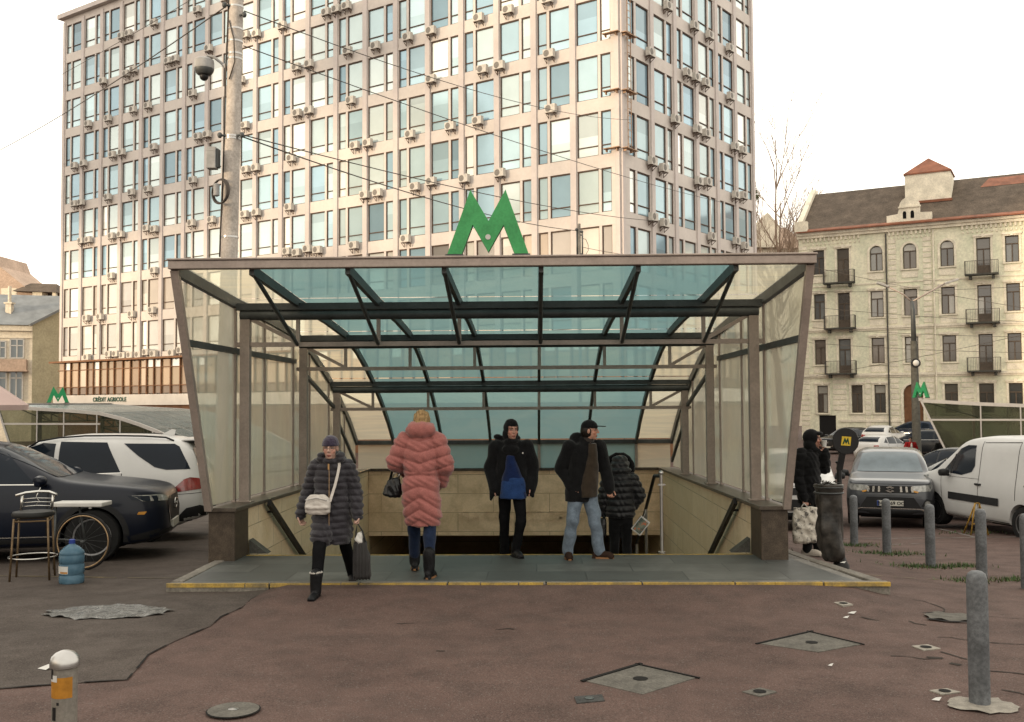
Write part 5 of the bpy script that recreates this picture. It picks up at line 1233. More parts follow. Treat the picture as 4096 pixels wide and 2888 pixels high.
def head_shapes(T, s=1.0):
    R3 = T.to_3x3(); P = lambda x, y, z: T @ Vector((x * s, y * s, z * s)); E_ = lambda c, r: ('ell', P(*c), tuple(q * s for q in r), R3)
    sh = [E_((0, .012, .030), (.074, .094, .092)), E_((0, -.018, -.035), (.060, .068, .072)), E_((0, -.052, -.088), (.030, .026, .022)), E_((0, -.078, .036), (.044, .012, .010)),
          E_((.046, -.048, -.022), (.018, .024, .022)), E_((-.046, -.048, -.022), (.018, .024, .022)), E_((0, -.082, -.060), (.022, .011, .007)), E_((0, -.080, -.072), (.019, .010, .006)),
          ('cap', [(P(0, -.086, .024), .008 * s), (P(0, -.106, -.018), .012 * s)]), E_((.011, -.094, -.022), (.008, .010, .007)), E_((-.011, -.094, -.022), (.008, .010, .007))]
    for q in (-1, 1): sh.append(E_((q * .076, .014, -.005), (.010, .020, .031)))
    return sh
def paint_skin(me, T, s, tone, glasses=False):
    co, no = vn(me); Ti = np.array(T.inverted()); h = (co @ Ti[:3, :3].T + Ti[:3, 3]) / s
    c = np.tile(np.array(tone, np.float32), (len(co), 1)); x, y, z = h.T; front = (y < -.045) & (np.abs(z) < .16) & (np.abs(x) < .09)
    lip = front & (np.abs(x) < .021) & (z < -.054) & (z > -.077) & (y < -.07); c[lip] = (.36, .12, .09)
    ch = front & (z < .0) & (z > -.05) & (np.abs(np.abs(x) - .042) < .02); c[ch] *= (1.05, .85, .8)
    for q in (-1, 1):
        ex = x - q * .031
        so = front & (np.abs(ex) < .019) & (np.abs(z - .012) < .011); c[so] *= (.62, .52, .5)  # eye socket shade painted into the skin colour
        ey = front & (np.abs(ex) < .013) & (np.abs(z - .012) < .0055); c[ey] = (.45, .42, .40)
        ir = front & (np.abs(ex) < .006) & (np.abs(z - .012) < .006); c[ir] = (.03, .02, .015)
        br = front & (np.abs(ex) < .020) & (np.abs(z - .034 + .1 * np.abs(ex)) < .0045); c[br] = (.06, .04, .03)
    vert_colors(me, c)
def foot_shapes(a, dr, s=1.0, shaft=.2, rs=.052, rt=.056, toe_up=0.0):
    """boot: ankle a (z about .09 above the sole), direction dr"""
    a = Vector(a); d = Vector((dr[0], dr[1], 0)).normalized(); b = Vector((-d.y, d.x, 0)); u = Vector((0, 0, 1)); B = Matrix((d, b, u)).transposed()
    sole = a - u * .085 * s
    return [('cap', [(a, rs * s), (a + u * shaft, rt * s)]), ('ell', sole + d * .05 * s + u * .045 * s, (.125 * s, .043 * s, .044 * s), B), ('ell', sole + d * .125 * s + u * .033 * s, (.058 * s, .043 * s, .033 * s), B), ('ell', sole - d * .035 * s + u * .045 * s, (.045 * s, .038 * s, .05 * s), B),
            ('box', (-.075 * s, -.038 * s, 0), (.165 * s, .038 * s, .022 * s), Matrix.Translation(sole) @ B.to_4x4())]
def leg_chain(hip, knee, ank, r=(.088, .062, .05)): return ('cap', [(hip, r[0]), (knee, r[1]), (ank, r[2])])
def person(label, loc, J, tone=(.50, .30, .22), group=None, voxel=.0052):
    """J: world-aligned joint offsets. builds one continuous body, returns (root, head matrix)"""
    t = thing('person', label, 'person', loc, 0, group)
    f = Vector((J['face'][0], J['face'][1], 0)).normalized(); hf = J.get('head_dir', J['face']); hy = math.atan2(hf[1], hf[0]) + math.pi / 2
    T = Matrix.Translation(J['head']) @ Matrix.Rotation(hy, 4, 'Z') @ Matrix.Rotation(J.get('tilt', 0), 4, 'X'); s = J.get('hs', 1.0)
    ang = math.atan2(f.y, f.x) + math.pi / 2; Rm = Matrix.Rotation(ang, 3, 'Z'); pel, nk = Vector(J['pel']), Vector(J['neck'])
    sh = head_shapes(T, s); sh.append(('cap', [(nk - Vector((0, 0, .06)), .060), (Vector(J['head']) + Vector((0, 0, -.06)), .054)]))
    sh.append(('loft', [(pel + Vector((0, 0, -.08)), .12, .08), (pel + Vector((0, 0, .05)), .135, .085), (pel.lerp(nk, .45), .115, .075), (pel.lerp(nk, .78), .14, .08), (nk + Vector((0, 0, -.07)), .10, .06), (nk, .055, .05)], Rm))
    for q in ('l', 'r'):
        sh.append(('cap', [(J['sh' + q], .055), (J['el' + q], .042), (J['wr' + q], .028)])); sh.append(leg_chain(J['hip' + q], J['kn' + q], J['an' + q], (.075, .05, .04)))
        sh.append(('ell', Vector(J['an' + q]) + Vector((J['toe' + q][0], J['toe' + q][1], 0)).normalized() * .03 + Vector((0, 0, -.03)), (.03, .03, .03)))
        if J.get('hand' + q): h = J['hand' + q]; sh += hand(J['wr' + q], *h)
        else: d = Vector(J['wr' + q]) - Vector(J['el' + q]); sh += hand(J['wr' + q], d, f, .5, f)
    me = fuse(sh, voxel, 3, .45); paint_skin(me, T, s, tone); link('body', me, M['skin'], t, smooth=True)
    return t, T, Rm, s
def sleeves(J, r=(.085, .07, .052), ext=0.0):
    out = []
    for q in ('l', 'r'):
        w = Vector(J['wr' + q]); e = Vector(J['el' + q]); w = w - (w - e).normalized() * ext
        out.append(('cap', [(J['sh' + q], r[0]), (e, r[1]), (w, r[2])]))
    return out
def trousers(t, J, mt, r=(.092, .066, .055), amp=.006, voxel=.012, cut=0.0):
    sh = [('ell', Vector(J['pel']) - Vector((0, 0, .02)), (.165, .125, .13))]
    for q in ('l', 'r'):
        a, k = Vector(J['an' + q]), Vector(J['kn' + q]); sh.append(leg_chain(J['hip' + q], k, a + (k - a).normalized() * cut, r))
    me = fuse(sh, voxel, 3); displace(me, folds(amp, 1.0, 1)); return link('trousers', me, mt, t, smooth=True)
def boots(t, J, mt, s=1.0, shaft=.2, sole=None, name='boot', rs=.052, rt=.057):
    out = []
    for q in ('l', 'r'):
        me = fuse(foot_shapes(J['an' + q], J['toe' + q], s, shaft, rs, rt), .008, 2); displace(me, folds(.002, 2)); o = link(name, me, mt, t, smooth=True); out.append(o)
        if sole:
            a = Vector(J['an' + q]); d = Vector((J['toe' + q][0], J['toe' + q][1], 0)).normalized(); b = Vector((-d.y, d.x, 0)); so_ = a - Vector((0, 0, .0875 * s)); mb = MB()
            n = 20; ring = [so_ + d * (.048 + .128 * math.cos(2 * math.pi * k / n)) * s + b * .047 * math.sin(2 * math.pi * k / n) * s for k in range(n)]
            mb.add(ring + [p + Vector((0, 0, .022)) for p in ring], [tuple(range(n))[::-1], tuple(range(n, 2 * n))] + [(k, (k + 1) % n, (k + 1) % n + n, k + n) for k in range(n)]); mb.build('sole', sole, o)
    return out
def head_ell(T, s, c, r): return ('ell', T @ (Vector(c) * s), tuple(q * s for q in r), T.to_3x3())
def cut_mesh(me, keep):
    bm = bmesh.new(); bm.from_mesh(me); bmesh.ops.delete(bm, geom=[v for v in bm.verts if not keep(v.co)], context='VERTS'); bm.to_mesh(me); bm.free(); return me

# --- 1 woman with the white crossbody bag, walking towards the camera
J = dict(face=(0, -1), head=(.0, -.06, 1.515), neck=(0, 0, 1.40), pel=(0, .02, .87), shl=(-.165, .02, 1.315), shr=(.165, .02, 1.315), ell=(-.265, .06, 1.05), elr=(.255, .03, 1.06), wrl=(-.315, -.02, .84), wrr=(.285, -.05, .825),
         hipl=(-.075, 0, .84), hipr=(.085, .03, .84), knl=(-.075, -.26, .47), knr=(.12, .17, .46), anl=(-.075, -.40, .085), anr=(.14, .45, .125), toel=(-.12, -1), toer=(.2, -1), handl=((-.02, .05, -1), (.75, -.5, 0), .55, (.3, -1, 0)), handr=((0, .0, -1), (-.7, -.5, 0), 1.25, (-.2, -1, 0)), tilt=.06, hs=.98)
t, T, Rm, s = person('woman in a dark quilted coat and purple knit hat carrying bags towards us', (-2.165, 10.62, .02), J, (.58, .36, .28))
M['coat_dark'] = cloth('dark_quilted_nylon', (.040, .036, .044), .5, .2, .3, 10, .12)
sh = [('loft', [((0, .03, .52), .185, .165), ((0, .03, .60), .20, .17), ((0, .02, .85), .205, .165), ((0, .02, 1.05), .175, .145), ((0, .02, 1.22), .185, .145), ((0, .02, 1.33), .175, .12), ((0, .01, 1.385), .10, .09)], Rm)] + sleeves(J, (.085, .072, .060), -.01)
sh += [('cap', [((-.075, .0, .84), .12), ((-.075, -.15, .60), .115)]), ('cap', [((.09, .03, .84), .12), ((.10, .12, .60), .11)])]
sh += [('ell', (0, .05, 1.41), (.145, .10, .075)), ('ell', (-.10, -.02, 1.415), (.05, .075, .06)), ('ell', (.10, -.02, 1.415), (.05, .075, .06)), ('ell', (0, -.07, 1.375), (.08, .045, .045))]
me = fuse(sh, .0095, 3); displace(me, quilt(.068, .020, 0, 1)); coat = link('coat', me, M['coat_dark'], t, smooth=True)
mb = MB(); mb.tube([(.0, -.128 - .01, 1.36), (.005, -.142, 1.25), (.006, -.150, 1.05), (.008, -.165, .85), (.01, -.162, .66)], .0045, 6); mb.build('zip', mat('brass_zip', (.45, .30, .18), .4, .6), coat); mb = MB(); mb.box((-.008, -.152, 1.30), (.008, -.142, 1.36)); mb.build('zip_pull', mat('brass_pull', (.75, .45, .2), .3, .7), coat)
trousers(t, J, cloth('black_leggings', (.012, .012, .013), .8), (.088, .068, .055), .003)
M['boot_black'] = cloth('black_boot_leather', (.014, .014, .016), .4, 0, .3, 12, .12)
bo = boots(t, J, M['boot_black'], .98, .17, None, rs=.058, rt=.064)
M['fur'] = cloth('pale_fur_trim', (.52, .48, .43), .9, .4, .3, 60, .2, .8)
for o, q in zip(bo, 'lr'): a = Vector(J['an' + q]); me = fuse([('ell', a + Vector((0, 0, .19 - .02 * k)), (.066, .066, .016)) for k in range(1)] , .006, 1); displace(me, folds(.006, 6)); link('fur_trim', me, M['fur'], o, smooth=True)
M['knit'] = cloth('purple_knit', (.045, .032, .062), .95, .3, .35, 40, .2, .8)
me = fuse([head_ell(T, s, (0, .012, .050), (.090, .108, .094)), head_ell(T, s, (0, .012, .045), (.094, .112, .034))], .007, 2); me = cut_mesh(me, lambda c: (T.inverted() @ c).z > .028 * s + .15 * (T.inverted() @ c).y * .0); displace(me, folds(.003, 3)); link('hat', me, M['knit'], t, smooth=True)
mb = MB()
for q in (-1, 1): mb.tube([T @ Vector((q * .031 + .024 * math.cos(a), -.100 + .012 * abs(math.cos(a)) * 0, .008 + .02 * math.sin(a))) for a in [2 * math.pi * k / 16 for k in range(17)]], .0016, 5); mb.tube([T @ Vector((q * .055, -.098, .012)), T @ Vector((q * .079, .0, .012))], .0016, 5)
mb.tube([T @ Vector((-.007, -.103, .012)), T @ Vector((.007, -.103, .012))], .0016, 5); mb.build('glasses', M['leg_gold'], t)
mb = MB(); 
# bags (held things stand on their own)
O1 = Vector((-2.165, 10.62, .02))
bg1 = thing('shoulder_bag', 'white quilted crossbody bag hanging in front of the woman in the purple hat', 'bag', O1 + Vector((-.10, -.205, .84)))
M['white_leather'] = cloth('white_leather', (.70, .64, .58), .5, 0, .12, 25, .4, .2)
me = fuse([('loft', [((0, 0, .0), .095, .038), ((0, 0, .025), .128, .05), ((0, 0, .10), .134, .055), ((.0, 0, .165), .118, .05), ((0, 0, .205), .075, .035)], None or Matrix.Identity(3), 3), ('cap', [((-.10, -.045, .075), .02), ((.10, -.045, .075), .02)])], .007, 3); displace(me, quilt(.05, .004, .4)); link('bag_body', me, M['white_leather'], bg1, smooth=True)
mb = MB(); mb.tube([(-.12, -.052, .155), (0, -.06, .178), (.11, -.05, .15)], .004, 6); mb.build('zip', M['steel'], bg1)
mb = MB()
pts = [(.125, -.0, .13), (.145, .03, .21), (.17, .05, .30), (.195, .075, .42), (.205, .10, .50), (.19, .16, .54), (.13, .25, .545)]
for a, b in zip(pts[:-1], pts[1:]): mb.beam(a, b, .028, .006, up=(0, -1, .3))
mb.build('strap', M['white_leather'], bg1)
tb_ = thing('tote_bag', 'dark ribbed tote bag with something white on top, held low by the woman', 'bag', O1 + Vector((.335, -.03, .145)), R(8))
M['tote'] = cloth('ribbed_black_tote', (.022, .019, .018), .6, .1, .4, 30, .3, .5)
me = fuse([('loft', [((.0, 0, 0), .085, .05), ((0, 0, .03), .098, .065), ((-.005, 0, .2), .092, .062), ((-.02, 0, .36), .07, .04), ((-.025, 0, .43), .05, .022)], Matrix.Identity(3), 3.2)], .009, 2); displace(me, lambda co, no: .006 * np.sin(co[:, 0] * 190)); link('bag_body', me, M['tote'], tb_, smooth=True)
mb = MB(); hx, hz = -.052, .585
for dy in (-.02, .02): mb.tube([(-.075, dy, .38), (-.065, dy, .5), (hx, dy * .4, hz), (-.0, dy, .5), (.03, dy, .39)], .008, 8)
mb.build('handle', M['tote'], tb_, smooth=True)
me = fuse([('ell', (-.035, -.012, .42), (.045, .03, .075)), ('ell', (-.02, 0, .45), (.03, .03, .05))], .008, 1); displace(me, folds(.006, 3)); link('contents', me, M['white_plastic'], tb_, smooth=True)

# --- 2 woman in the pink coat, walking away
J = dict(face=(0, 1), head=(.01, .03, 1.715), neck=(0, 0, 1.585), pel=(0, 0, .96), shl=(-.18, 0, 1.50), shr=(.18, 0, 1.50), ell=(-.295, -.02, 1.27), elr=(.285, -.02, 1.235), wrl=(-.215, .21, 1.14), wrr=(.225, .13, 1.03),
         hipl=(-.085, 0, .93), hipr=(.085, 0, .93), knl=(-.10, .17, .53), knr=(.105, -.06, .52), anl=(-.105, .28, .10), anr=(.115, -.24, .085), toel=(-.1, 1), toer=(.25, 1), handl=((.35, .9, -.1), (0, 0, -1), .9, (1, 0, 0)), handr=((-.2, .5, -.9), (-1, 0, 0), .5, (0, 1, 0)), hs=1.02)
t, T, Rm, s = person('blonde woman in a long pink quilted coat seen from behind', (-1.30, 11.36, PZ), J)
M['pink'] = cloth('pink_nylon', (.46, .165, .145), .6, .25, .14, 9, .05)
sh = [('loft', [((.02, .0, .555), .185, .155), ((.02, 0, .66), .215, .175), ((.0, 0, .92), .215, .175), ((0, 0, 1.12), .195, .155), ((0, 0, 1.36), .205, .155), ((0, 0, 1.50), .19, .13), ((0, 0, 1.58), .10, .09)], Rm)] + sleeves(J, (.112, .098, .07), .0)
sh += [('ell', (0, -.075, 1.625), (.175, .10, .095)), ('ell', (0, -.03, 1.675), (.155, .115, .055)), ('ell', (-.1, .02, 1.60), (.06, .09, .065)), ('ell', (.1, .02, 1.60), (.06, .09, .065))]
me = fuse(sh, .0105, 3)
def pinkq(co, no):
    x, y, z = co.T; ch = np.where(z > 1.16, .30, np.clip((1.16 - z) * -1.6, -.62, 0)); ph = (z - ch * np.abs(x)) / .125 * math.pi
    q = np.abs(np.sin(ph)) ** .5; return np.where(z > 1.53, .006 * np.sin(50 * x), .026 * (q - .65) + .005 * np.sin(55 * x + 40 * z + 2 * np.sin(30 * z)) * q)
displace(me, pinkq); link('coat', me, M['pink'], t, smooth=True)
trousers(t, J, cloth('dark_blue_denim', (.022, .035, .075), .85, .1, .35, 25), (.095, .075, .062), .006, cut=.1); M['tan_sole'] = mat('tan_sole', (.33, .16, .07), .7)
boots(t, J, M['boot_black'], 1.02, .19, M['tan_sole'], rs=.06, rt=.07)
M['blonde'] = mat('blonde_hair', (.42, .27, .12), .5, var=.45, scale=30, bmp=.5, bscale=120)
me = fuse([head_ell(T, s, (0, .02, .030), (.094, .108, .108)), head_ell(T, s, (0, .075, -.03), (.082, .058, .095)), head_ell(T, s, (0, .05, .09), (.06, .07, .05)), head_ell(T, s, (.06, .03, -.06), (.035, .055, .09)), head_ell(T, s, (-.06, .03, -.06), (.035, .055, .09))], .0075, 2)
displace(me, lambda co, no: .0045 * np.sin(170 * co[:, 0] + 30 * co[:, 2] + 3 * np.sin(20 * co[:, 2])) + .003 * np.sin(90 * co[:, 1] + 60 * co[:, 0])); me = cut_mesh(me, lambda c: (T.inverted() @ c).y > -.075 * s); link('hair', me, M['blonde'], t, smooth=True)
hb = thing('handbag', 'glossy black handbag hanging from the arm of the woman in pink', 'bag', Vector((-1.30, 11.36, PZ)) + Vector((-.335, .10, .86)), R(-12))
M['gloss_black'] = mat('black_patent', (.012, .012, .013), .25, spec=.25, var=.3, scale=9, bmp=.3, bscale=30)
me = fuse([('loft', [((0, 0, .0), .085, .05), ((0, 0, .03), .115, .07), ((.01, 0, .13), .10, .06), ((.02, 0, .2), .07, .035), ((.02, 0, .22), .05, .02)], Matrix.Identity(3), 2.6)], .008, 2); displace(me, folds(.008, 2.2)); link('bag_body', me, M['gloss_black'], hb, smooth=True)
mb = MB()
for dy in (-.02, .02): mb.tube([(-.03, dy, .2), (-.005, dy, .3), (.055, dy, .345), (.08, dy, .3), (.07, dy, .2)], .0075, 8)
mb.build('handle', M['gloss_black'], hb, smooth=True); mb = MB(); mb.tube([(.0, -.03, .205), (.03, -.04, .27), (.07, -.035, .29)], .006, 6); mb.tube([(.075, -.03, .2), (.1, -.035, .29)], .008, 6); mb.build('chain', M['steel'], hb, smooth=True)

# --- 3 man in the open black coat over a blue sweater, coming up the steps
J = dict(face=(0, -1), head_dir=(.35, -1), head=(.005, -.05, 1.585), neck=(-.01, 0, 1.465), pel=(0, .05, .885), shl=(-.19, .02, 1.375), shr=(.19, .02, 1.375), ell=(-.275, .06, 1.09), elr=(.275, .05, 1.09), wrl=(-.225, -.02, .87), wrr=(.235, -.02, .87),
         hipl=(-.085, .06, .86), hipr=(.085, .04, .86), knl=(-.10, .13, .41), knr=(.115, -.08, .46), anl=(-.105, .30, -.07), anr=(.045, .0, .085), toel=(-.1, -1), toer=(.45, -1), tilt=.08)
O3 = (-.305, 12.66, PZ)
t, T, Rm, s = person('man in a black hooded coat open over a blue sweater, coming up the steps', O3, J, (.56, .30, .22))
M['black_cloth'] = cloth('black_jacket_cloth', (.013, .013, .014), .8, .1, .4, 14)
sh = [('loft', [((0, .06, .76), .225, .15), ((0, .05, .95), .215, .15), ((0, .04, 1.15), .205, .145), ((0, .03, 1.32), .205, .135), ((0, .02, 1.42), .16, .10), ((0, .01, 1.47), .09, .08)], Rm)] + sleeves(J, (.095, .08, .075), -.03)
sh += [('ell', (-.01, .07, 1.48), (.13, .10, .07)), ('ell', (-.005, -.055, 1.43), (.10, .075, .065)), ('ell', (-.01, -.09, 1.35), (.11, .06, .07)), ('ell', (-.17, .08, 1.50), (.06, .06, .035)), ('cap', [((-.24, -.03, .80), .05), ((-.26, -.04, .72), .02)]), ('cap', [((.24, -.03, .82), .05), ((.265, -.04, .76), .02)])]
me = fuse(sh, .0105, 3); displace(me, folds(.010, .8, 2)); link('coat', me, M['black_cloth'], t, smooth=True)
me = fuse([('loft', [((.02, -.03, .74), .165, .115), ((.02, -.03, .80), .17, .125), ((.02, -.03, .98), .14, .12), ((.0, -.02, 1.15), .095, .125), ((0, -.015, 1.27), .07, .115)], Rm)], .010, 3); displace(me, folds(.010, .9, 4)); link('sweater', me, cloth('royal_blue_knit', (.012, .026, .095), .85, .2, .25, 12), t, smooth=True)
me = fuse([('loft', [((.02, -.035, .735), .168, .12), ((.02, -.035, .93), .15, .128), ((.02, -.035, .99), .135, .124)], Rm)], .010, 2); displace(me, folds(.012, .9, 7)); link('shirt_hem', me, cloth('mid_blue_cotton', (.030, .072, .21), .85, .1, .25, 12), t, smooth=True)
trousers(t, J, cloth('black_trousers', (.012, .012, .013), .85), (.09, .068, .06), .006); boots(t, J, M['boot_black'], 1.08, .06)
me = fuse([head_ell(T, s, (0, .025, .030), (.096, .112, .112)), head_ell(T, s, (0, .05, -.06), (.105, .085, .10)), head_ell(T, s, (0, -.02, -.135), (.085, .08, .04))], .0075, 2)
Ti = T.inverted(); me = cut_mesh(me, lambda c: not ((Ti @ c).y < -.045 * s and abs((Ti @ c).x) < .062 * s and -.115 * s < (Ti @ c).z < .052 * s)); displace(me, folds(.003, 2)); link('hood', me, M['black_cloth'], t, smooth=True)
mb = MB(); mb.box((.135, -.105, 1.29), (.15, -.095, 1.31)); mb.build('badge', M['white_plastic'], t)

# --- 4 man in cap and pale jeans, walking to the right
J = dict(face=(.55, -.85), head_dir=(1, -.12), head=(.12, -.05, 1.575), neck=(.07, 0, 1.45), pel=(.03, 0, .885), shl=(-.13, -.03, 1.37), shr=(.235, .05, 1.37), ell=(-.24, .02, 1.10), elr=(.315, .05, 1.09), wrl=(-.13, -.07, .90), wrr=(.35, -.02, .86),
         hipl=(-.05, -.02, .86), hipr=(.10, .02, .86), knl=(-.11, -.10, .47), knr=(.17, -.06, .45), anl=(-.165, -.02, .09), anr=(.215, -.02, .09), toel=(.1, -1), toer=(1, -.25), tilt=.04, handr=((.1, -.1, -1), (.3, -.9, 0), .7, (1, 0, 0)))
O4 = (.555, 12.55, PZ)
t, T, Rm, s = person('man in a black cap, dark coat and pale blue jeans walking to the right', O4, J, (.56, .29, .20))
sh = [('loft', [((.0, .02, .70), .21, .155), ((.01, .02, .88), .205, .155), ((.03, .02, 1.10), .195, .15), ((.05, .01, 1.30), .20, .14), ((.06, 0, 1.40), .16, .11), ((.06, 0, 1.45), .09, .085)], Rm)] + sleeves(J, (.098, .085, .068), -.02)
sh += [('ell', (-.03, .06, 1.47), (.115, .10, .085)), ('ell', (.07, .02, 1.46), (.12, .11, .06))]
me = fuse(sh, .0105, 3); displace(me, folds(.010, .8, 5)); link('coat', me, M['black_cloth'], t, smooth=True)
me = fuse([('loft', [((.07, -.045, .76), .125, .125), ((.08, -.045, .90), .13, .14), ((.10, -.045, 1.10), .105, .135), ((.115, -.04, 1.30), .07, .12), ((.12, -.03, 1.42), .06, .09)], Rm)], .010, 3); displace(me, folds(.007, 1, 6)); link('sweater', me, cloth('brown_sweater', (.055, .040, .028), .9, .2, .3, 20), t, smooth=True)
me = fuse([('ell', (.10, -.02, 1.475), (.085, .08, .055))], .009, 1); displace(me, folds(.006, 2)); link('scarf', me, cloth('grey_scarf', (.06, .05, .045), .9, .2, .3, 25), t, smooth=True)
M['jeans'] = cloth('pale_denim', (.22, .275, .34), .85, .1, .35, 16); trousers(t, J, M['jeans'], (.105, .080, .072), .011); boots(t, J, cloth('brown_shoe', (.05, .03, .022), .6, 0, .3, 12), 1.08, .05, M['tan_sole'], 'shoe')
M['hair_dark'] = mat('dark_hair', (.018, .013, .010), .5, var=.4, scale=30)
me = fuse([head_ell(T, s, (0, .03, .0), (.083, .094, .10))], .0075, 2); Ti = T.inverted(); me = cut_mesh(me, lambda c: (Ti @ c).y > -.02 * s); link('hair', me, M['hair_dark'], t, smooth=True)
me = fuse([head_ell(T, s, (0, .012, .045), (.088, .106, .092)), ('loft', [(T @ Vector((0, -.125, .056)), .062, .075), (T @ Vector((0, -.125, .066)), .060, .073)], T.to_3x3())], .0065, 1); me = cut_mesh(me, lambda c: (Ti @ c).z > .034 * s); link('cap', me, M['black_cloth'], t, smooth=True)

# --- 5 woman going down the steps, black puffer
J = dict(face=(0, 1), head=(0, .03, 1.57), neck=(0, 0, 1.45), pel=(0, 0, .90), shl=(-.165, 0, 1.37), shr=(.165, 0, 1.37), ell=(-.235, .02, 1.10), elr=(.265, -.02, 1.15), wrl=(-.22, .08, .90), wrr=(.195, .04, 1.02),
         hipl=(-.08, 0, .87), hipr=(.08, 0, .87), knl=(-.08, .06, .47), knr=(.08, .02, .48), anl=(-.085, .18, .09), anr=(.085, -.06, .09), toel=(0, 1), toer=(0, 1))
O5 = (1.135, 13.62, .08 - .16 * 3)
t, T, Rm, s = person('person in a shiny black quilted hooded jacket going down the steps', O5, J)
M['shiny_black'] = cloth('shiny_black_nylon', (.016, .016, .018), .33, .1, .3, 10, .22)
sh = [('loft', [((0, 0, .86), .185, .14), ((0, 0, .96), .20, .15), ((0, 0, 1.12), .185, .14), ((0, 0, 1.32), .195, .145), ((0, 0, 1.42), .15, .11), ((0, 0, 1.47), .09, .085)], Rm)] + sleeves(J, (.092, .078, .062)) + [('ell', (0, .02, 1.56), (.125, .125, .135)), ('ell', (0, -.05, 1.49), (.14, .08, .07))]
me = fuse(sh, .010, 3); displace(me, quilt(.085, .020, 0, 2)); link('jacket', me, M['shiny_black'], t, smooth=True)
mb = MB(); mb.tube([(.165 * math.cos(a), .075, 1.53 + .16 * math.sin(a)) for a in [2 * math.pi * k / 24 for k in range(25)]], .04, 10); me = mb.mesh('f', True); displace(me, folds(.012, 4)); link('hood_fur', me, M['black_cloth'], t, smooth=True)
trousers(t, J, M['black_cloth'], (.09, .066, .056), .004); boots(t, J, M['boot_black'], 1.0, .15)
b5 = thing('handbag', 'small black bag hanging at the left hip of the person going down', 'bag', Vector(O5) + Vector((-.255, -.03, .60)))
me = fuse([('loft', [((0, 0, 0), .045, .06), ((0, 0, .03), .06, .075), ((.01, 0, .18), .055, .07), ((.02, 0, .25), .04, .04)], Matrix.Identity(3), 2.8)], .009, 2); link('bag_body', me, M['gloss_black'], b5, smooth=True); mb = MB(); mb.tube([(.02, .03, .24), (.045, .08, .35), (.03, -.02, .25)], .006, 6); mb.build('strap', M['gloss_black'], b5)
p5_ = thing('paper_bag', 'small printed carrier bag with pale edges held by the person going down', 'bag', Vector(O5) + Vector((.265, -.085, .765)), 0)
T5 = Matrix.Rotation(R(-8), 4, 'Z') @ Matrix.Rotation(R(38), 4, 'Y')
mb = MB(); mb.box((-.075, -.03, -.12), (.075, .03, .10), 0, T5); mb.build('bag_body', M['white_plastic'], p5_)
mb = MB(); mb.box((-.062, -.0335, -.105), (.062, -.0305, .085), 0, T5); m_, nt_, b_ = _nt('printed_picture'); b_.inputs['Roughness'].default_value = .4
nt_.links.new(mixc(nt_, ramp(nt_, noise_n(nt_, 26, 2), .56, .6), ramp(nt_, noise_n(nt_, 11, 4), .4, .6, (.02, .04, .03), (.13, .14, .10)), (.35, .08, .02)), b_.inputs['Base Color']); mb.build('picture', m_, p5_)
mb = MB(); mb.box((-.079, -.028, -.11), (-.0755, .028, .09), 0, T5); mb.build('side_gusset', M['black'], p5_)
mb = MB(); mb.tube([T5 @ Vector(p) for p in ((-.04, 0, .10), (-.055, 0, .17), (-.07, 0, .19))] , .004, 6); mb.build('handle', M['white_plastic'], p5_)

# --- 6 person with cup and white carrier bag beside the entrance
z6 = g(3.80, 14.12); O6 = (3.80, 14.12, z6)
J = dict(face=(.85, -.5), head_dir=(1, -.22), head=(.06, -.04, 1.60), neck=(.02, 0, 1.475), pel=(0, 0, .905), shl=(-.125, -.08, 1.39), shr=(.125, .08, 1.39), ell=(-.175, -.10, 1.08), elr=(.215, -.0, 1.20), wrl=(-.115, -.16, .80), wrr=(.205, -.09, 1.42),
         hipl=(-.06, -.05, .88), hipr=(.06, .05, .88), knl=(-.05, -.06, .48), knr=(.08, .03, .48), anl=(-.055, -.06, .09), anr=(.10, -.02, .09), toel=(1, -.35), toer=(1, -.25), handl=((.05, -.1, -1), (.6, -.7, 0), 1.2, (.8, -.5, 0)), handr=((-.25, .05, 1), (-.5, .7, 0), .75, (-.7, -.6, 0)))
t, T, Rm, s = person('person in a black hooded puffer jacket drinking beside the entrance', O6, J, (.48, .25, .18))
sh = [('loft', [((0, 0, .72), .175, .145), ((0, 0, .85), .20, .16), ((0, 0, 1.10), .19, .15), ((0, 0, 1.32), .20, .145), ((.01, 0, 1.42), .15, .11), ((.01, 0, 1.48), .10, .09)], Rm)] + sleeves(J, (.095, .085, .062))
me = fuse(sh, .010, 3); displace(me, quilt(.11, .016, 0, 5)); link('jacket', me, M['black_cloth'], t, smooth=True)
me = fuse([head_ell(T, s, (0, .03, .032), (.100, .118, .116)), head_ell(T, s, (0, -.07, .085), (.075, .06, .03)), head_ell(T, s, (0, .05, -.07), (.11, .09, .10)), head_ell(T, s, (0, -.02, -.14), (.09, .09, .04))], .0075, 2); Ti = T.inverted()
me = cut_mesh(me, lambda c: not ((Ti @ c).y < -.05 * s and abs((Ti @ c).x) < .064 * s and -.12 * s < (Ti @ c).z < .055 * s)); link('hood', me, M['black_cloth'], t, smooth=True)
trousers(t, J, M['black_cloth'], (.095, .075, .068), .006); M['white_shoe'] = cloth('white_sneaker', (.62, .55, .47), .6, 0, .15, 10); boots(t, J, M['white_shoe'], 1.05, .03, None, 'shoe')
cu = thing('paper_cup', 'white paper cup at the mouth of the person beside the entrance', 'cup', Vector(O6) + Vector((.185, -.115, 1.50)))
mb = MB(); mb.lathe([(.0001, 0), (.028, 0), (.038, .085), (.040, .09), (.036, .088), (.03, .02), (.0001, .018)], 18); mb.build('cup', M['white_plastic'], cu, smooth=True, sharp=50)
wbg = thing('carrier_bag', 'creased white plastic carrier bag with dark print held beside the entrance pedestal', 'bag', Vector(O6) + Vector((-.115, -.20, .19)), R(-6))
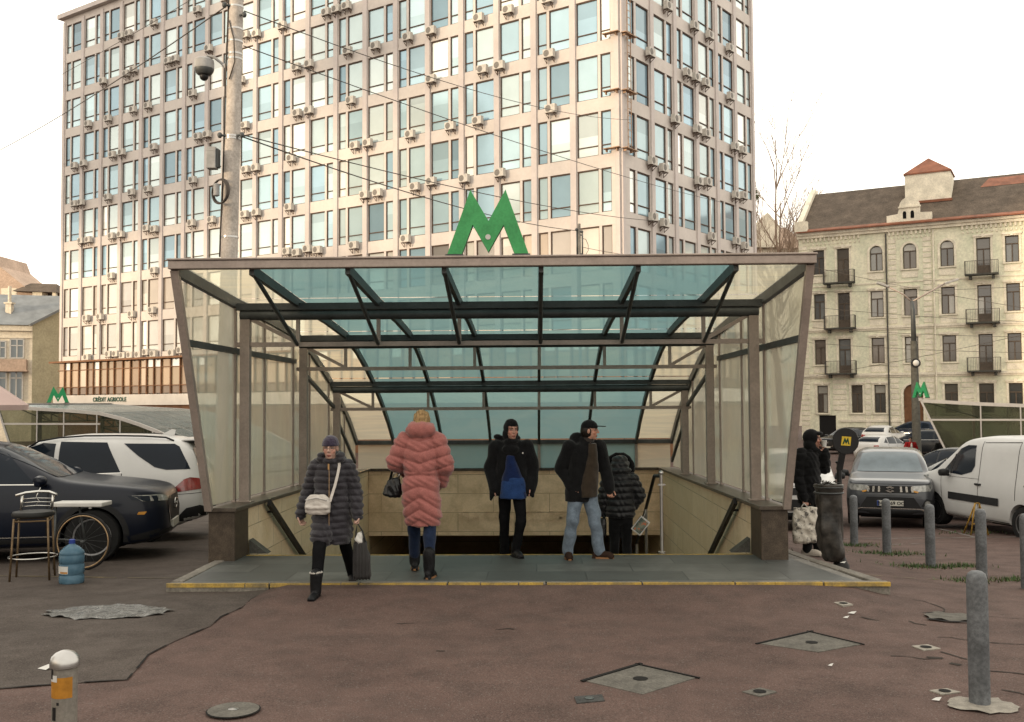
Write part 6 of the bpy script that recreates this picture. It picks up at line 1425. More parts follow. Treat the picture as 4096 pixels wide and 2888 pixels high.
m_, nt_, b_ = _nt('printed_carrier'); nn = noise_n(nt_, 13, 5, .7, dist=.5); nt_.links.new(ramp(nt_, nn, .52, .62, (.44, .40, .34), (.06, .055, .05)), b_.inputs['Base Color']); b_.inputs['Roughness'].default_value = .5; bump(nt_, b_, noise_n(nt_, 22, 4), .6, .02)
me = fuse([('loft', [((0, 0, 0), .15, .05), ((.01, 0, .03), .178, .07), ((0, 0, .2), .175, .06), ((-.005, 0, .40), .165, .03), ((0, 0, .49), .16, .016)], Matrix.Identity(3), 3)], .010, 2); displace(me, folds(.012, 1.4, 3)); link('bag_body', me, m_, wbg, smooth=True)
mb = MB()
for dy in (-.012, .012): mb.tube([(-.06, dy, .47), (-.015, dy, .545), (.05, dy, .47)], .008, 6)
mb.build('handle', M['white_plastic'], wbg, smooth=True)

# --- 7, 8 small figures far away by the parked cars
def far_person(label, x, y, jc, tc, hc, red=False):
    z = g(x, y); J = dict(face=(-.3, -1), head=(0, 0, 1.57), neck=(0, 0, 1.45), pel=(0, 0, .90), shl=(-.18, 0, 1.37), shr=(.18, 0, 1.37), ell=(-.28, -.02, 1.12), elr=(.27, -.02, 1.12), wrl=(-.12, -.2, 1.05), wrr=(.12, -.2, 1.05), hipl=(-.08, 0, .87), hipr=(.08, 0, .87), knl=(-.09, -.03, .47), knr=(.09, -.02, .48), anl=(-.09, 0, .09), anr=(.1, 0, .09), toel=(-.2, -1), toer=(.2, -1))
    t, T, Rm, s = person(label, (x, y, z), J, (.42, .24, .18), None, .012)
    sh = [('loft', [((0, 0, .82), .19, .14), ((0, 0, 1.0), .2, .15), ((0, 0, 1.32), .2, .14), ((0, 0, 1.46), .1, .09)], Rm)] + sleeves(J, (.09, .08, .06)); me = fuse(sh, .02, 2); link('jacket', me, jc, t, smooth=True)
    me = fuse([('ell', (0, -.13, 1.18), (.055, .05, .25))], .02, 1)
    if red: link('shirt', me, M['white_plastic'], t, smooth=True)
    trousers(t, J, tc, voxel=.02); me = fuse([head_ell(T, 1, (0, .02, .035), (.088, .104, .1))], .012, 1); Ti = T.inverted(); me = cut_mesh(me, lambda c: (Ti @ c).z > .03 or (Ti @ c).y > .02); link('hair', me, hc, t, smooth=True); boots(t, J, M['boot_black'], 1.0, .05)
far_person('distant person in a red jacket standing by the parked cars', 17.35, 47, cloth('red_jacket', (.42, .03, .03), .6), M['black_cloth'], M['hair_dark'], True)
far_person('distant person in dark clothes beside the street lamp foot', 18.35, 46, M['black_cloth'], M['black_cloth'], M['hair_dark'])
# ------------------------------------------------------------------ cars (local: x forward, y left, z up, origin on the ground)
def paint(name, col, rough=.32, metal=0.0, coat=.6): 
    m = mat(name, col, rough, metal, .10, 1.2, spec=.16); b = m.node_tree.nodes['Principled BSDF']; b.inputs['Coat Weight'].default_value = coat * .25; b.inputs['Coat Roughness'].default_value = .05; return m
M['car_glass'] = mat('car_glass', (.014, .020, .03), .05, spec=.12, var=.2, scale=.8)
M['tyre'] = mat('tyre_rubber', (.018, .018, .018), .85, var=.3, scale=10)
M['alloy'] = mat('alloy_rim', (.45, .45, .46), .3, .85, var=.1)
M['alloy_dk'] = mat('dark_alloy', (.10, .10, .11), .35, .8, var=.1)
M['car_black'] = mat('black_plastic', (.022, .022, .023), .6, var=.2)
M['lamp_clear'] = mat('headlamp_lens', (.42, .42, .40), .08, .35, var=.5, scale=18, spec=.9)
M['lamp_red'] = mat('tail_lamp_red', (.30, .012, .010), .12, var=.5, scale=9, spec=.8)
M['lamp_amber'] = mat('amber_lens', (.75, .35, .06), .15, var=.3)
M['plate'] = mat('licence_plate', (.72, .70, .62), .5, var=.05)
M['plate_blue'] = mat('plate_blue_band', (.02, .07, .35), .5)
M['plate_ink'] = mat('plate_ink', (.015, .015, .015), .6)
def ipl(pts, x):
    pts = sorted(pts)
    if x <= pts[0][0]: return pts[0][1]
    for i, ((a, b), (c, d)) in enumerate(zip(pts[:-1], pts[1:])):
        if x <= c:
            t = (x - a) / (c - a); m0 = (d - pts[i - 1][1]) / (c - pts[i - 1][0]) if i else (d - b) / (c - a); m1 = (pts[i + 2][1] - b) / (pts[i + 2][0] - a) if i + 2 < len(pts) else (d - b) / (c - a)
            s_ = (d - b) / (c - a)
            if m0 * s_ <= 0: m0 = 0
            if m1 * s_ <= 0: m1 = 0
            m0 = max(-3 * abs(s_), min(3 * abs(s_), m0)); m1 = max(-3 * abs(s_), min(3 * abs(s_), m1)); h = c - a
            return (2 * t**3 - 3 * t**2 + 1) * b + (t**3 - 2 * t**2 + t) * h * m0 + (-2 * t**3 + 3 * t**2) * d + (t**3 - t**2) * h * m1
    return pts[-1][1]
def car_body(sp):
    x0, x1 = sp['top'][-1][0], sp['top'][0][0]; xs = []
    n = 64
    for i in range(n + 1): t = i / n; u = .5 - .5 * math.cos(math.pi * t); xs.append(x0 + (x1 - x0) * (.55 * u + .45 * t))
    rows = []
    for x in xs:
        w = ipl(sp['plan'], x); zt = ipl(sp['top'], x); zb = ipl(sp['bot'], x); zl = min(ipl(sp['belt'], x), zt - .02); hh = zt - zl
        H = [(0, zb), (w * .55, zb), (w * .88, zb + .01), (w * .955, zb + .05), (w * .985, zb + .13), (w, zb + (zl - zb) * .42), (w * .992, zb + (zl - zb) * .68), (w * .972, zb + (zl - zb) * .88), (w * .95, zl)]
        wb = w * .945; e = sp.get('sq', 5.0) if hh > .3 else 3.2 + (sp.get('sq', 5.0) - 3.2) * max(0, hh / .3); k = sp.get('tumble', .20) * min(1, hh / .5)
        for j in range(1, 11):
            th = math.pi / 2 * j / 10; c_, s_ = math.cos(th), math.sin(th); y = wb * max(0, c_) ** (2 / e) if j < 10 else 0; z = hh * s_ ** (2 / e); H.append((y * (1 - k * z / max(hh, 1e-3)), zl + z))
        rows.append([(x, -y, z) for y, z in H][::-1] + [(x, y, z) for y, z in H[1:-1]])
    mb = MB(); m = len(rows[0])
    for r in rows: mb.v += r
    for i in range(len(rows) - 1):
        for j in range(m):
            j2 = (j + 1) % m; mb.f.append([i * m + j, i * m + j2, (i + 1) * m + j2, (i + 1) * m + j]); mb.m.append(0)
    mb.f.append(list(range(m))[::-1]); mb.m.append(0); mb.f.append([(len(rows) - 1) * m + j for j in range(m)]); mb.m.append(0)
    return mb.mesh('car_body', True)
def wells(me, sp):
    o = bpy.data.objects.new('tmp', me); COL.objects.link(o); cm = MB()
    for x in sp['wheels']:
        for s in (-1, 1): cm.lathe([(sp['r'] + .045, -.35), (sp['r'] + .045, .3)], 30, 0, Matrix.Translation((x, s * sp['W'] / 2, sp['r'])) @ Matrix.Rotation(R(90), 4, 'X'))
    c = bpy.data.objects.new('cut', cm.mesh('c', True)); COL.objects.link(c)
    b = o.modifiers.new('b', 'BOOLEAN'); b.operation = 'DIFFERENCE'; b.solver = 'EXACT'; b.object = c
    apply_mods(o); me = o.data; bpy.data.objects.remove(o); bpy.data.objects.remove(c); return me
def decal(polys, axis, bvh, off, step=.07):
    """lay flat outlines onto the body; axis: 'L','R' (x,z), 'F','B' (y,z), 'T' (x,y)"""
    mb = MB()
    for poly in polys:
        bm = bmesh.new(); bm.faces.new([bm.verts.new((a, b, 0)) for a, b in poly])
        for ax in (0, 1):
            lo, hi = min(p[ax] for p in poly), max(p[ax] for p in poly); v = lo + step
            while v < hi - 1e-3:
                co = [0, 0, 0]; no = [0, 0, 0]; co[ax] = v; no[ax] = 1; bmesh.ops.bisect_plane(bm, geom=bm.verts[:] + bm.edges[:] + bm.faces[:], plane_co=co, plane_no=no, dist=1e-5); v += step
        base = len(mb.v); bad = set(); bm.verts.index_update()
        for v in bm.verts:
            a, b = v.co.x, v.co.y
            o, d = {'L': ((a, 3, b), (0, -1, 0)), 'R': ((a, -3, b), (0, 1, 0)), 'F': ((6, a, b), (-1, 0, 0)), 'B': ((-6, a, b), (1, 0, 0)), 'T': ((a, b, 6), (0, 0, -1))}[axis]
            h = bvh.ray_cast(Vector(o), Vector(d))
            if h[0] is None: bad.add(v.index); mb.v.append((0, 0, 0))
            else:
                n_ = h[1] if h[1].dot(Vector(d)) < 0 else -h[1]; mb.v.append(tuple(h[0] + n_ * off))
        for f in bm.faces:
            ids = [v.index for v in f.verts]
            if not bad & set(ids): mb.f.append([base + i for i in ids]); mb.m.append(0)
        bm.free()
    me = mb.mesh('decal'); bm = bmesh.new(); bm.from_mesh(me); bmesh.ops.delete(bm, geom=[v for v in bm.verts if not v.link_faces], context='VERTS'); bm.to_mesh(me); bm.free(); return me
def car_wheel(t, x, y, r, rimr, mt, spokes, wd=.22):
    s = 1 if y > 0 else -1; T = Matrix.Translation((x, y, r)) @ Matrix.Rotation(R(-90 * s), 4, 'X')
    mb = MB(); mb.lathe([(rimr, -wd / 2), (r - .02, -wd / 2), (r, -wd / 2 + .03), (r, wd / 2 - .03), (r - .02, wd / 2), (rimr + .012, wd / 2 + .004), (rimr, wd / 2 - .012)], 36, 0, T); w = mb.build('wheel', M['tyre'], t, smooth=True, sharp=40)
    mb = MB(); mb.lathe([(rimr + .002, -wd / 2), (rimr + .002, wd / 2 - .004), (rimr - .018, wd / 2 - .006), (rimr - .03, .03), (rimr - .035, -wd / 2 + .02)], 36, 0, T); mb.lathe([(.0001, wd / 2 - .02), (.05, wd / 2 - .022), (.07, wd / 2 - .05)], 16, 0, T)
    for k in range(spokes):
        a = 2 * math.pi * k / spokes; d = Vector((math.cos(a), math.sin(a), 0)); mb.beam(T @ (d * .04 + Vector((0, 0, wd / 2 - .04))), T @ (d * (rimr - .012) + Vector((0, 0, wd / 2 - .035))), .036 if spokes < 8 else .022, .03, up=T.to_3x3() @ Vector((0, 0, 1)))
    mb.build('rim', mt, w, smooth=True, sharp=30); mb = MB(); mb.lathe([(rimr - .03, -.0), (.0001, -.0)], 24, 0, T); mb.build('brake_disc', M['car_black'], w)
def car(label, loc, h, sp, pm, cat='car', name='parked_car'):
    rz = math.atan2(h[1], h[0]); t = thing(name, label, cat, loc, rz)
    raw = car_body(sp); bm = bmesh.new(); bm.from_mesh(raw); bvh = BVHTree.FromBMesh(bm); bm.free()
    me = wells(raw, sp); b = link('body', me, pm, t, smooth=True, sharp=50)
    for (kind, polys, axis, mt, off) in sp['decals']:
        for ax in (('L', 'R') if axis == 'S' else (axis,)):
            if len(ax) and kind in ('side_window', 'headlight', 'tail_light', 'fog_light'):
                for p in polys: link(kind, decal([p], ax, bvh, off), mt if not isinstance(mt, str) else M[mt], t, smooth=True)
            else: link(kind, decal(polys, ax, bvh, off), mt if not isinstance(mt, str) else (pm if mt == 'paint' else M[mt]), t, smooth=True)
    if sp.get('arch'):
        for x in sp['wheels']:
            for ax in 'LR':
                n = 14; r0, r1 = sp['r'] + .043, sp['r'] + .043 + sp['arch']; rg = []
                for k in range(n):
                    a0, a1 = [math.pi * (-.06 + 1.12 * q / n) for q in (k, k + 1)]; rg.append([(x + r_ * math.cos(a), sp['r'] + r_ * math.sin(a)) for r_, a in ((r0, a0), (r1, a0), (r1, a1), (r0, a1))])
                link('wheel_arch', decal(rg, ax, bvh, .006, .2), M['car_black'], t)
    for x in sp['wheels']:
        for s in (-1, 1): car_wheel(t, x, s * (sp['W'] / 2 - .13), sp['r'], sp['rim'], sp.get('rim_mat', M['alloy']), sp.get('spokes', 5))
        mb = MB(); mb.box((x - sp['r'], -sp['W'] / 2 + .28, .2), (x + sp['r'], sp['W'] / 2 - .28, sp['r'] + .2)); mb.build('wheel_well', M['hole'], t)
    for s in (-1, 1):
        x, y, z = sp['mirror']; mb = MB(); me = fuse([('ell', (x, s * y, z), (.09, .11, .075)), ('box', (x - .05, s * y - .1, z - .07), (x + .02, s * y + .1, z + .06)), ('cap', [((x + .03, s * (y - .12), z - .05), .03), ((x, s * y, z - .03), .04)])], .016, 2); link('mirror', me, sp.get('mirror_mat', pm), t, smooth=True)
        for hx, hz in sp.get('handles', ()):
            p = bvh.ray_cast(Vector((hx, s * 3, hz)), Vector((0, -s, 0)))[0]
            if p: mb = MB(); mb.box((hx - .09, p.y - .02, hz - .018), (hx + .09, p.y + s * .028, hz + .018)) if s > 0 else mb.box((hx - .09, p.y + s * .028, hz - .018), (hx + .09, p.y + .02, hz + .018)); mb.build('door_handle', sp.get('handle_mat', pm), t, bevel=.008)
    t['_bvh'] = 0; del t['_bvh']
    return t, bvh
def seam(x0, z0, x1, z1, w=.006): 
    d = Vector((x1 - x0, z1 - z0)).normalized(); n = (-d.y * w, d.x * w); return [(x0 - n[0], z0 - n[1]), (x1 - n[0], z1 - n[1]), (x1 + n[0], z1 + n[1]), (x0 + n[0], z0 + n[1])]
def mir(poly): return [(-a, b) for a, b in poly][::-1]
def rrect(x0, x1, z0, z1, sk=0): return [(x0, z0), (x1, z0), (x1 + sk, z1), (x0 + sk, z1)]
# dark crossover (front and right side towards us)
SP_A = dict(W=1.84, r=.36, rim=.245, spokes=10, wheels=(1.36, -1.34), arch=.075, rim_mat=M['alloy'], mirror=(.72, .99, 1.13), handles=((-.05, .98), (-1.0, 1.0)), tumble=.24,
    top=[(2.29, .66), (2.27, .86), (2.16, .97), (1.8, 1.04), (1.3, 1.10), (.98, 1.15), (.82, 1.21), (.3, 1.48), (0.0, 1.60), (-.5, 1.665), (-1.1, 1.66), (-1.65, 1.60), (-1.95, 1.45), (-2.12, 1.15), (-2.24, .9), (-2.27, .6)],
    belt=[(2.29, .64), (2.15, .88), (1.3, 1.0), (.6, 1.04), (-1, 1.07), (-1.8, 1.12), (-2.27, .9)], plan=[(2.29, .55), (2.24, .70), (2.1, .82), (1.8, .90), (1.2, .92), (-1.4, .92), (-2.0, .88), (-2.2, .76), (-2.27, .66)], bot=[(2.29, .34), (2.0, .24), (1.6, .22), (-1.8, .22), (-2.27, .4)])
SP_A['decals'] = [('side_window', [[(.62, 1.09), (-.02, 1.09), (-.02, 1.50), (.10, 1.52), (.22, 1.47)], [(-.10, 1.09), (-.98, 1.11), (-1.0, 1.55), (-.45, 1.57), (-.10, 1.53)], [(-1.06, 1.12), (-1.62, 1.16), (-1.52, 1.44), (-1.08, 1.55)]], 'S', 'car_glass', .006),
    ('windshield', [[(-.70, 1.16), (.70, 1.16), (.60, 1.53), (.3, 1.575), (-.3, 1.575), (-.60, 1.53)]], 'F', 'car_glass', .006), ('rear_window', [[(-.6, 1.2), (.6, 1.2), (.5, 1.5), (-.5, 1.5)]], 'B', 'car_glass', .006),
    ('belt_trim', [[(.66, 1.065), (-1.6, 1.10), (-1.6, 1.112), (.66, 1.078)]], 'S', 'chrome', .008), ('door_seam', [seam(.78, .3, .80, 1.0), seam(-.06, .28, -.06, 1.06), seam(-.98, .55, -1.02, 1.08)], 'S', 'hole', .004),
    ('sill', [[(.95, .24), (-.95, .24), (-.95, .36), (.95, .36)]], 'S', 'car_black', .007), ('sill_trim', [[(.95, .375), (-.95, .375), (-.95, .39), (.95, .39)]], 'S', 'chrome', .008),
    ('grille', [[(-.40, .50), (.40, .50), (.50, .66), (.48, .84), (-.48, .84), (-.50, .66)]], 'F', 'car_black', .008), ('grille_trim', [[(-.40, .475), (.40, .475), (.52, .65), (.50, .70), (.38, .51), (-.38, .51), (-.50, .70), (-.52, .65)]], 'F', 'chrome', .012),
    ('headlight', [[(.48, .80), (.84, .82), (.86, .90), (.72, .90), (.48, .86)], mir([(.48, .80), (.84, .82), (.86, .90), (.72, .90), (.48, .86)])], 'F', 'lamp_clear', .01), ('headlight', [[(2.2, .80), (1.86, .84), (1.80, .90), (2.16, .885)]], 'S', 'car_glass', .009),
    ('lower_grille', [[(-.75, .30), (.75, .30), (.70, .42), (-.70, .42)]], 'F', 'car_black', .008), ('bumper_trim', [[(2.24, .30), (1.85, .24), (1.85, .36), (2.2, .44)]], 'S', 'car_black', .007), ('turn_signal', [[(2.02, .64), (1.93, .645), (1.95, .68), (2.05, .68)]], 'S', 'lamp_amber', .008)]
M['navy'] = paint('navy_paint', (.006, .009, .019), .3, 0, .5)
sz = g(-6.5, 13.6)
ca, bv = car('dark navy crossover car parked behind the bar stool, nose towards the entrance', (-7.50, 14.06, sz - .02), (math.cos(R(12)), math.sin(R(12))), SP_A, M['navy'])
mb = MB(); P_ = [(2.315, .105 * math.cos(a), .72 + .07 * math.sin(a)) for a in [2 * math.pi * k / 24 for k in range(25)]]; mb.tube(P_, .008, 6); mb.tube([(2.32, -.085, .735), (2.325, -.04, .73), (2.325, 0, .695), (2.325, .04, .73), (2.32, .085, .735)], .008, 6); mb.build('emblem', M['chrome'], ca, smooth=True)
mb = MB(); mb.box((2.29, -.26, .40), (2.325, .26, .50)); mb.build('licence_plate', M['plate'], ca)
# white SUV seen from its left rear
def smooth_poly(p): return p
SP_B = dict(W=1.94, r=.37, rim=.26, spokes=5, wheels=(1.45, -1.46), arch=0, mirror=(.75, 1.05, 1.15), handles=((-.12, 1.02), (-1.02, 1.05)), tumble=.22, sq=5.5,
    top=[(2.41, .68), (2.38, .92), (2.2, 1.04), (1.6, 1.10), (1.05, 1.17), (.5, 1.52), (.2, 1.66), (-.4, 1.745), (-1.2, 1.735), (-1.75, 1.70), (-2.08, 1.63), (-2.2, 1.48), (-2.32, 1.12), (-2.40, .98), (-2.42, .62)],
    belt=[(2.41, .64), (2.2, .92), (1.2, 1.06), (0, 1.08), (-1.4, 1.12), (-2.1, 1.08), (-2.42, .95)], plan=[(2.41, .6), (2.3, .78), (1.9, .94), (1.2, .97), (-1.5, .97), (-2.1, .95), (-2.3, .88), (-2.42, .74)], bot=[(2.41, .36), (2.0, .26), (-1.9, .26), (-2.2, .34), (-2.42, .40)])
SP_B['decals'] = [('side_window', [[(.70, 1.12), (-.08, 1.13), (-.08, 1.61), (.12, 1.62), (.32, 1.55)], [(-.15, 1.13), (-1.10, 1.15), (-.86, 1.62), (-.15, 1.64)], [(-1.12, 1.60), (-1.36, 1.40), (-1.62, 1.22), (-1.80, 1.175), (-2.17, 1.18), (-2.12, 1.28), (-1.98, 1.54), (-1.90, 1.585)]], 'S', 'car_glass', .006),
    ('windshield', [[(-.74, 1.2), (.74, 1.2), (.62, 1.6), (-.62, 1.6)]], 'F', 'car_glass', .006), ('rear_window', [[(-.68, 1.19), (.68, 1.19), (.60, 1.50), (-.60, 1.50)]], 'B', 'car_glass', .008),
    ('tail_light', [[(-1.80, .80), (-2.36, .86), (-2.38, .93), (-2.30, 1.03), (-2.17, 1.05), (-2.08, 1.02), (-1.96, .91)]], 'S', 'lamp_red', .008), ('tail_light', [[(.50, .88), (.86, .86), (.86, 1.02), (.52, 1.0)], mir([(.50, .88), (.86, .86), (.86, 1.02), (.52, 1.0)])], 'B', 'lamp_red', .008),
    ('door_seam', [seam(-.12, .4, -.12, 1.1), seam(-1.12, .75, -1.12, 1.13), seam(.82, .4, .85, 1.05), seam(-1.95, .78, -2.38, .80, .004)], 'S', 'hole', .004), ('window_trim', [[(-.15, 1.113), (-1.12, 1.132), (-1.12, 1.145), (-.15, 1.126)]], 'S', 'chrome', .007),
    ('rear_bumper', [[(-.8, .36), (.8, .36), (.82, .52), (-.82, .52)]], 'B', 'car_black', .008), ('bumper_vent', [[(-2.40, .38), (-1.98, .28), (-1.95, .38), (-2.12, .56), (-2.32, .60), (-2.41, .56)]], 'S', 'car_black', .008), ('licence_plate', [[(-.26, .70), (.26, .70), (.26, .81), (-.26, .81)]], 'B', 'plate', .012)]
M['white_car'] = paint('white_paint', (.74, .73, .71), .3, 0, .5)
cb_, bv = car('white SUV with dark windows and red tail light parked behind the navy car', (-7.92, 16.64, g(-7.9, 16.6)), (-math.cos(R(12)), -math.sin(R(12))), SP_B, M['white_car'])
for s in (-1, 1):
    mb = MB(); pts = []
    for x in (.35, .2, -.1, -.5, -1.0, -1.4, -1.75, -1.88):
        hz = bv.ray_cast(Vector((x, s * .62, 3)), Vector((0, 0, -1)))[0]; pts.append((x, s * .62, hz.z + (.005 if x in (.35, -1.88) else .045)))
    mb.tube(pts, .016, 6); mb.build('roof_rail', M['car_black'], cb_, smooth=True)
me = fuse([('loft', [((-2.12, 0, 1.625), .20, .60), ((-2.14, 0, 1.66), .19, .60)], Matrix.Identity(3), 4)], .014, 1); link('spoiler', me, M['white_car'], cb_, smooth=True)
mb = MB(); mb.box((-2.30, -.5, 1.598), (-2.02, .5, 1.614)); mb.build('spoiler_underside', M['car_black'], cb_)
mb = MB(); mb.add([(-1.55, -.02, 1.70), (-1.55, .02, 1.70), (-1.80, .018, 1.70), (-1.80, -.018, 1.70), (-1.76, 0, 1.815), (-1.82, 0, 1.80)], [(0, 1, 4), (1, 2, 5, 4), (2, 3, 5), (3, 0, 4, 5)]); mb.build('roof_antenna', M['white_car'], cb_)
# silver compact SUV facing us
SP_C = dict(W=1.775, r=.335, rim=.215, spokes=5, wheels=(1.25, -1.25), arch=.07, mirror=(.62, .97, 1.08), mirror_mat=M['car_black'], tumble=.16, sq=6,
    top=[(2.08, .70), (2.06, .94), (1.96, 1.02), (1.5, 1.07), (.95, 1.12), (.8, 1.17), (.35, 1.47), (.1, 1.56), (-.4, 1.605), (-1.4, 1.58), (-1.85, 1.48), (-1.98, 1.1), (-2.08, .9), (-2.1, .6)],
    belt=[(2.08, .66), (1.98, .93), (1.3, 1.02), (0, 1.05), (-1.5, 1.08), (-2.1, .9)], plan=[(2.08, .70), (2.02, .80), (1.8, .875), (1.2, .8875), (-1.5, .8875), (-2.0, .83), (-2.1, .7)], bot=[(2.08, .33), (1.8, .25), (-1.7, .25), (-2.1, .38)])
hl = [(.40, .835), (.50, .795), (.78, .815), (.835, .90), (.80, .945), (.44, .915)]
SP_C['decals'] = [('side_window', [[(.5, 1.08), (-.1, 1.09), (-.1, 1.48), (.14, 1.45)], [(-.18, 1.09), (-.95, 1.1), (-.95, 1.5), (-.18, 1.5)], [(-1.03, 1.1), (-1.55, 1.13), (-1.5, 1.45), (-1.03, 1.49)]], 'S', 'car_glass', .006),
    ('windshield', [[(-.68, 1.135), (.68, 1.135), (.575, 1.50), (.3, 1.535), (-.3, 1.535), (-.575, 1.50)]], 'F', mat('hazy_windscreen', (.15, .19, .215), .12, spec=.3, var=.25, scale=3), .007), ('rear_window', [[(-.6, 1.15), (.6, 1.15), (.5, 1.45), (-.5, 1.45)]], 'B', 'car_glass', .006),
    ('grille', [[(-.52, .765), (.52, .765), (.50, .915), (-.50, .915)]], 'F', 'car_black', .008), ('headlight', [hl, mir(hl)], 'F', 'lamp_clear', .009), ('turn_signal', [[(.42, .80), (.54, .775), (.56, .80), (.44, .83)], mir([(.42, .80), (.54, .775), (.56, .80), (.44, .83)])], 'F', 'lamp_amber', .012),
    ('lower_grille', [[(-.62, .44), (.62, .44), (.46, .68), (-.46, .68)]], 'F', 'car_black', .008), ('chin', [[(-.80, .26), (.80, .26), (.80, .40), (.64, .41), (-.64, .41), (-.80, .40)]], 'F', 'car_black', .008),
    ('skid_trim', [[(-.80, .395), (-.66, .40), (-.58, .435), (.58, .435), (.66, .40), (.80, .395), (.80, .42), (.68, .43), (.60, .455), (-.60, .455), (-.68, .43), (-.80, .42)]], 'F', 'chrome', .012), ('fog_surround', [[(.60, .50), (.80, .50), (.84, .62), (.70, .66)], mir([(.60, .50), (.80, .50), (.84, .62), (.70, .66)])], 'F', 'car_black', .008),
    ('fog_light', [[(.72 + .055 * math.cos(a), .56 + .055 * math.sin(a)) for a in [2 * math.pi * k / 12 for k in range(12)]], [(-.72 + .055 * math.cos(a), .56 + .055 * math.sin(a)) for a in [2 * math.pi * k / 12 for k in range(12)]]], 'F', 'lamp_clear', .014),
    ('hood_seam', [[(-.76, .945), (.76, .945), (.76, .953), (-.76, .953)]], 'F', 'hole', .005)]
M['silver'] = paint('silver_paint', (.085, .09, .10), .3, .35, 1.8)
cc, bvC = car('silver compact SUV facing us behind the rubbish bin and bollards', (8.34, 23.96, -.77), (-.329, -.944), SP_C, M['silver']); cc.scale = (1.03,) * 3
for y in (-.44, -.33, -.22, .22, .33, .44):
    mb = MB(); sk = -.25 * y * .2; mb.add([(2.098, y - .022, .79), (2.098, y + .022, .79), (2.092, y * .97 + .02, .905), (2.092, y * .97 - .02, .905), (2.06, y - .022, .79), (2.06, y + .022, .79), (2.05, y * .97 + .02, .905), (2.05, y * .97 - .02, .905)], [(0, 1, 2, 3), (4, 7, 6, 5), (0, 4, 5, 1), (1, 5, 6, 2), (2, 6, 7, 3), (3, 7, 4, 0)]); mb.build('grille_bar', M['chrome'], cc)
S_ = [(0.5, .3), (.5, .12), (.16, -.06), (.46, -.22), (.5, -.26), (0, -.55), (-.5, -.26), (-.5, -.08), (-.16, .1), (-.46, .26), (0, .55)]
S_ = [(0, .55), (.5, .27), (.25, .13), (0, .27), (-.22, .15), (.5, -.22), (.5, -.27), (0, -.55), (-.5, -.27), (-.25, -.13), (0, -.27), (.22, -.15), (-.5, .22), (-.5, .27)]
mb = MB(); n = len(S_); vs = [(2.112, -a * .17, .845 + b * .13) for a, b in S_] + [(2.09, -a * .17, .845 + b * .13) for a, b in S_]; mb.add(vs, [tuple(range(n)), tuple(range(2 * n - 1, n - 1, -1))] + [(i, i + n, (i + 1) % n + n, (i + 1) % n) for i in range(n)]); mb.build('emblem', M['chrome'], cc)
mb = MB(); mb.box((2.075, -.26, .50), (2.11, .26, .61)); pl = mb.build('licence_plate', M['plate'], cc)
mb = MB(); mb.box((2.109, .225, .502), (2.112, .258, .608)); 
mb = MB(); mb.box((2.108, -.258, .502), (2.113, -.222, .608)); mb.build('blue_band', M['plate_blue'], pl)
me = text_mesh('BC 3169 OO', .098, .001, 1.0, .002); me.transform(Matrix.Translation((2.1135, .02, .553)) @ Matrix.Rotation(R(90), 4, 'Z') @ Matrix.Rotation(R(90), 4, 'X')); link('plate_number', me, M['plate_ink'], pl)
# white delivery van, left side towards us
SP_D = dict(W=1.81, r=.315, rim=.20, spokes=5, wheels=(1.36, -1.38), arch=.0, mirror=(.86, 1.0, 1.10), mirror_mat=M['car_black'], handle_mat=M['car_black'], handles=((-.10, .93), (-1.55, 1.0)), tumble=.13, sq=7,
    top=[(2.19, .72), (2.16, .92), (2.0, 1.02), (1.6, 1.12), (1.38, 1.20), (.9, 1.56), (.62, 1.74), (.3, 1.81), (-.3, 1.86), (-1.5, 1.86), (-2.0, 1.83), (-2.14, 1.76), (-2.18, 1.3), (-2.2, .6)],
    belt=[(2.19, .68), (2.0, .92), (1.3, 1.02), (0, 1.08), (-2.2, 1.10)], plan=[(2.19, .62), (2.1, .76), (1.8, .88), (1.2, .905), (-2.0, .905), (-2.16, .87), (-2.2, .84)], bot=[(2.19, .32), (1.9, .22), (-2.0, .24), (-2.2, .34)])
SP_D['decals'] = [('side_window', [[(1.12, 1.10), (.46, 1.07), (.14, 1.15), (.06, 1.27), (.10, 1.66), (.38, 1.655), (.60, 1.58)]], 'S', 'car_glass', .006), ('windshield', [[(-.72, 1.22), (.72, 1.22), (.64, 1.66), (-.64, 1.66)]], 'F', 'car_glass', .006),
    ('rub_strip', [[(.86, .58), (-.74, .58), (-.74, .72), (.86, .72)]], 'S', 'car_black', .014), ('door_seam', [seam(1.05, .35, 1.16, 1.04), seam(-.10, .30, -.10, 1.75), seam(-.14, 1.72, -1.2, 1.76), seam(-1.2, .72, -1.2, 1.76), seam(1.0, 1.02, -.1, 1.03, .003)], 'S', 'hole', .004),
    ('quarter_post', [seam(.84, 1.09, .74, 1.47, .012)], 'S', 'car_black', .009), ('sill', [[(.96, .22), (-1.0, .24), (-1.0, .30), (.96, .29)]], 'S', 'car_black', .007), ('headlight', [[(2.1, .82), (1.66, .88), (1.62, 1.0), (1.98, .96)]], 'S', 'lamp_clear', .008), ('bumper_trim', [[(2.17, .42), (1.78, .40), (1.78, .56), (2.16, .60)]], 'S', 'car_black', .01)]
cd_, _ = car('white delivery van cut by the right picture edge', (9.82, 20.81, g(9.5, 21) + .01), (-.17, .985), SP_D, paint('van_white', (.70, .695, .68), .38, 0, .3), 'van', 'delivery_van'); cd_.scale = (1.06,) * 3
def xd(d, Y): return (d - 1200) / 2250 * Y
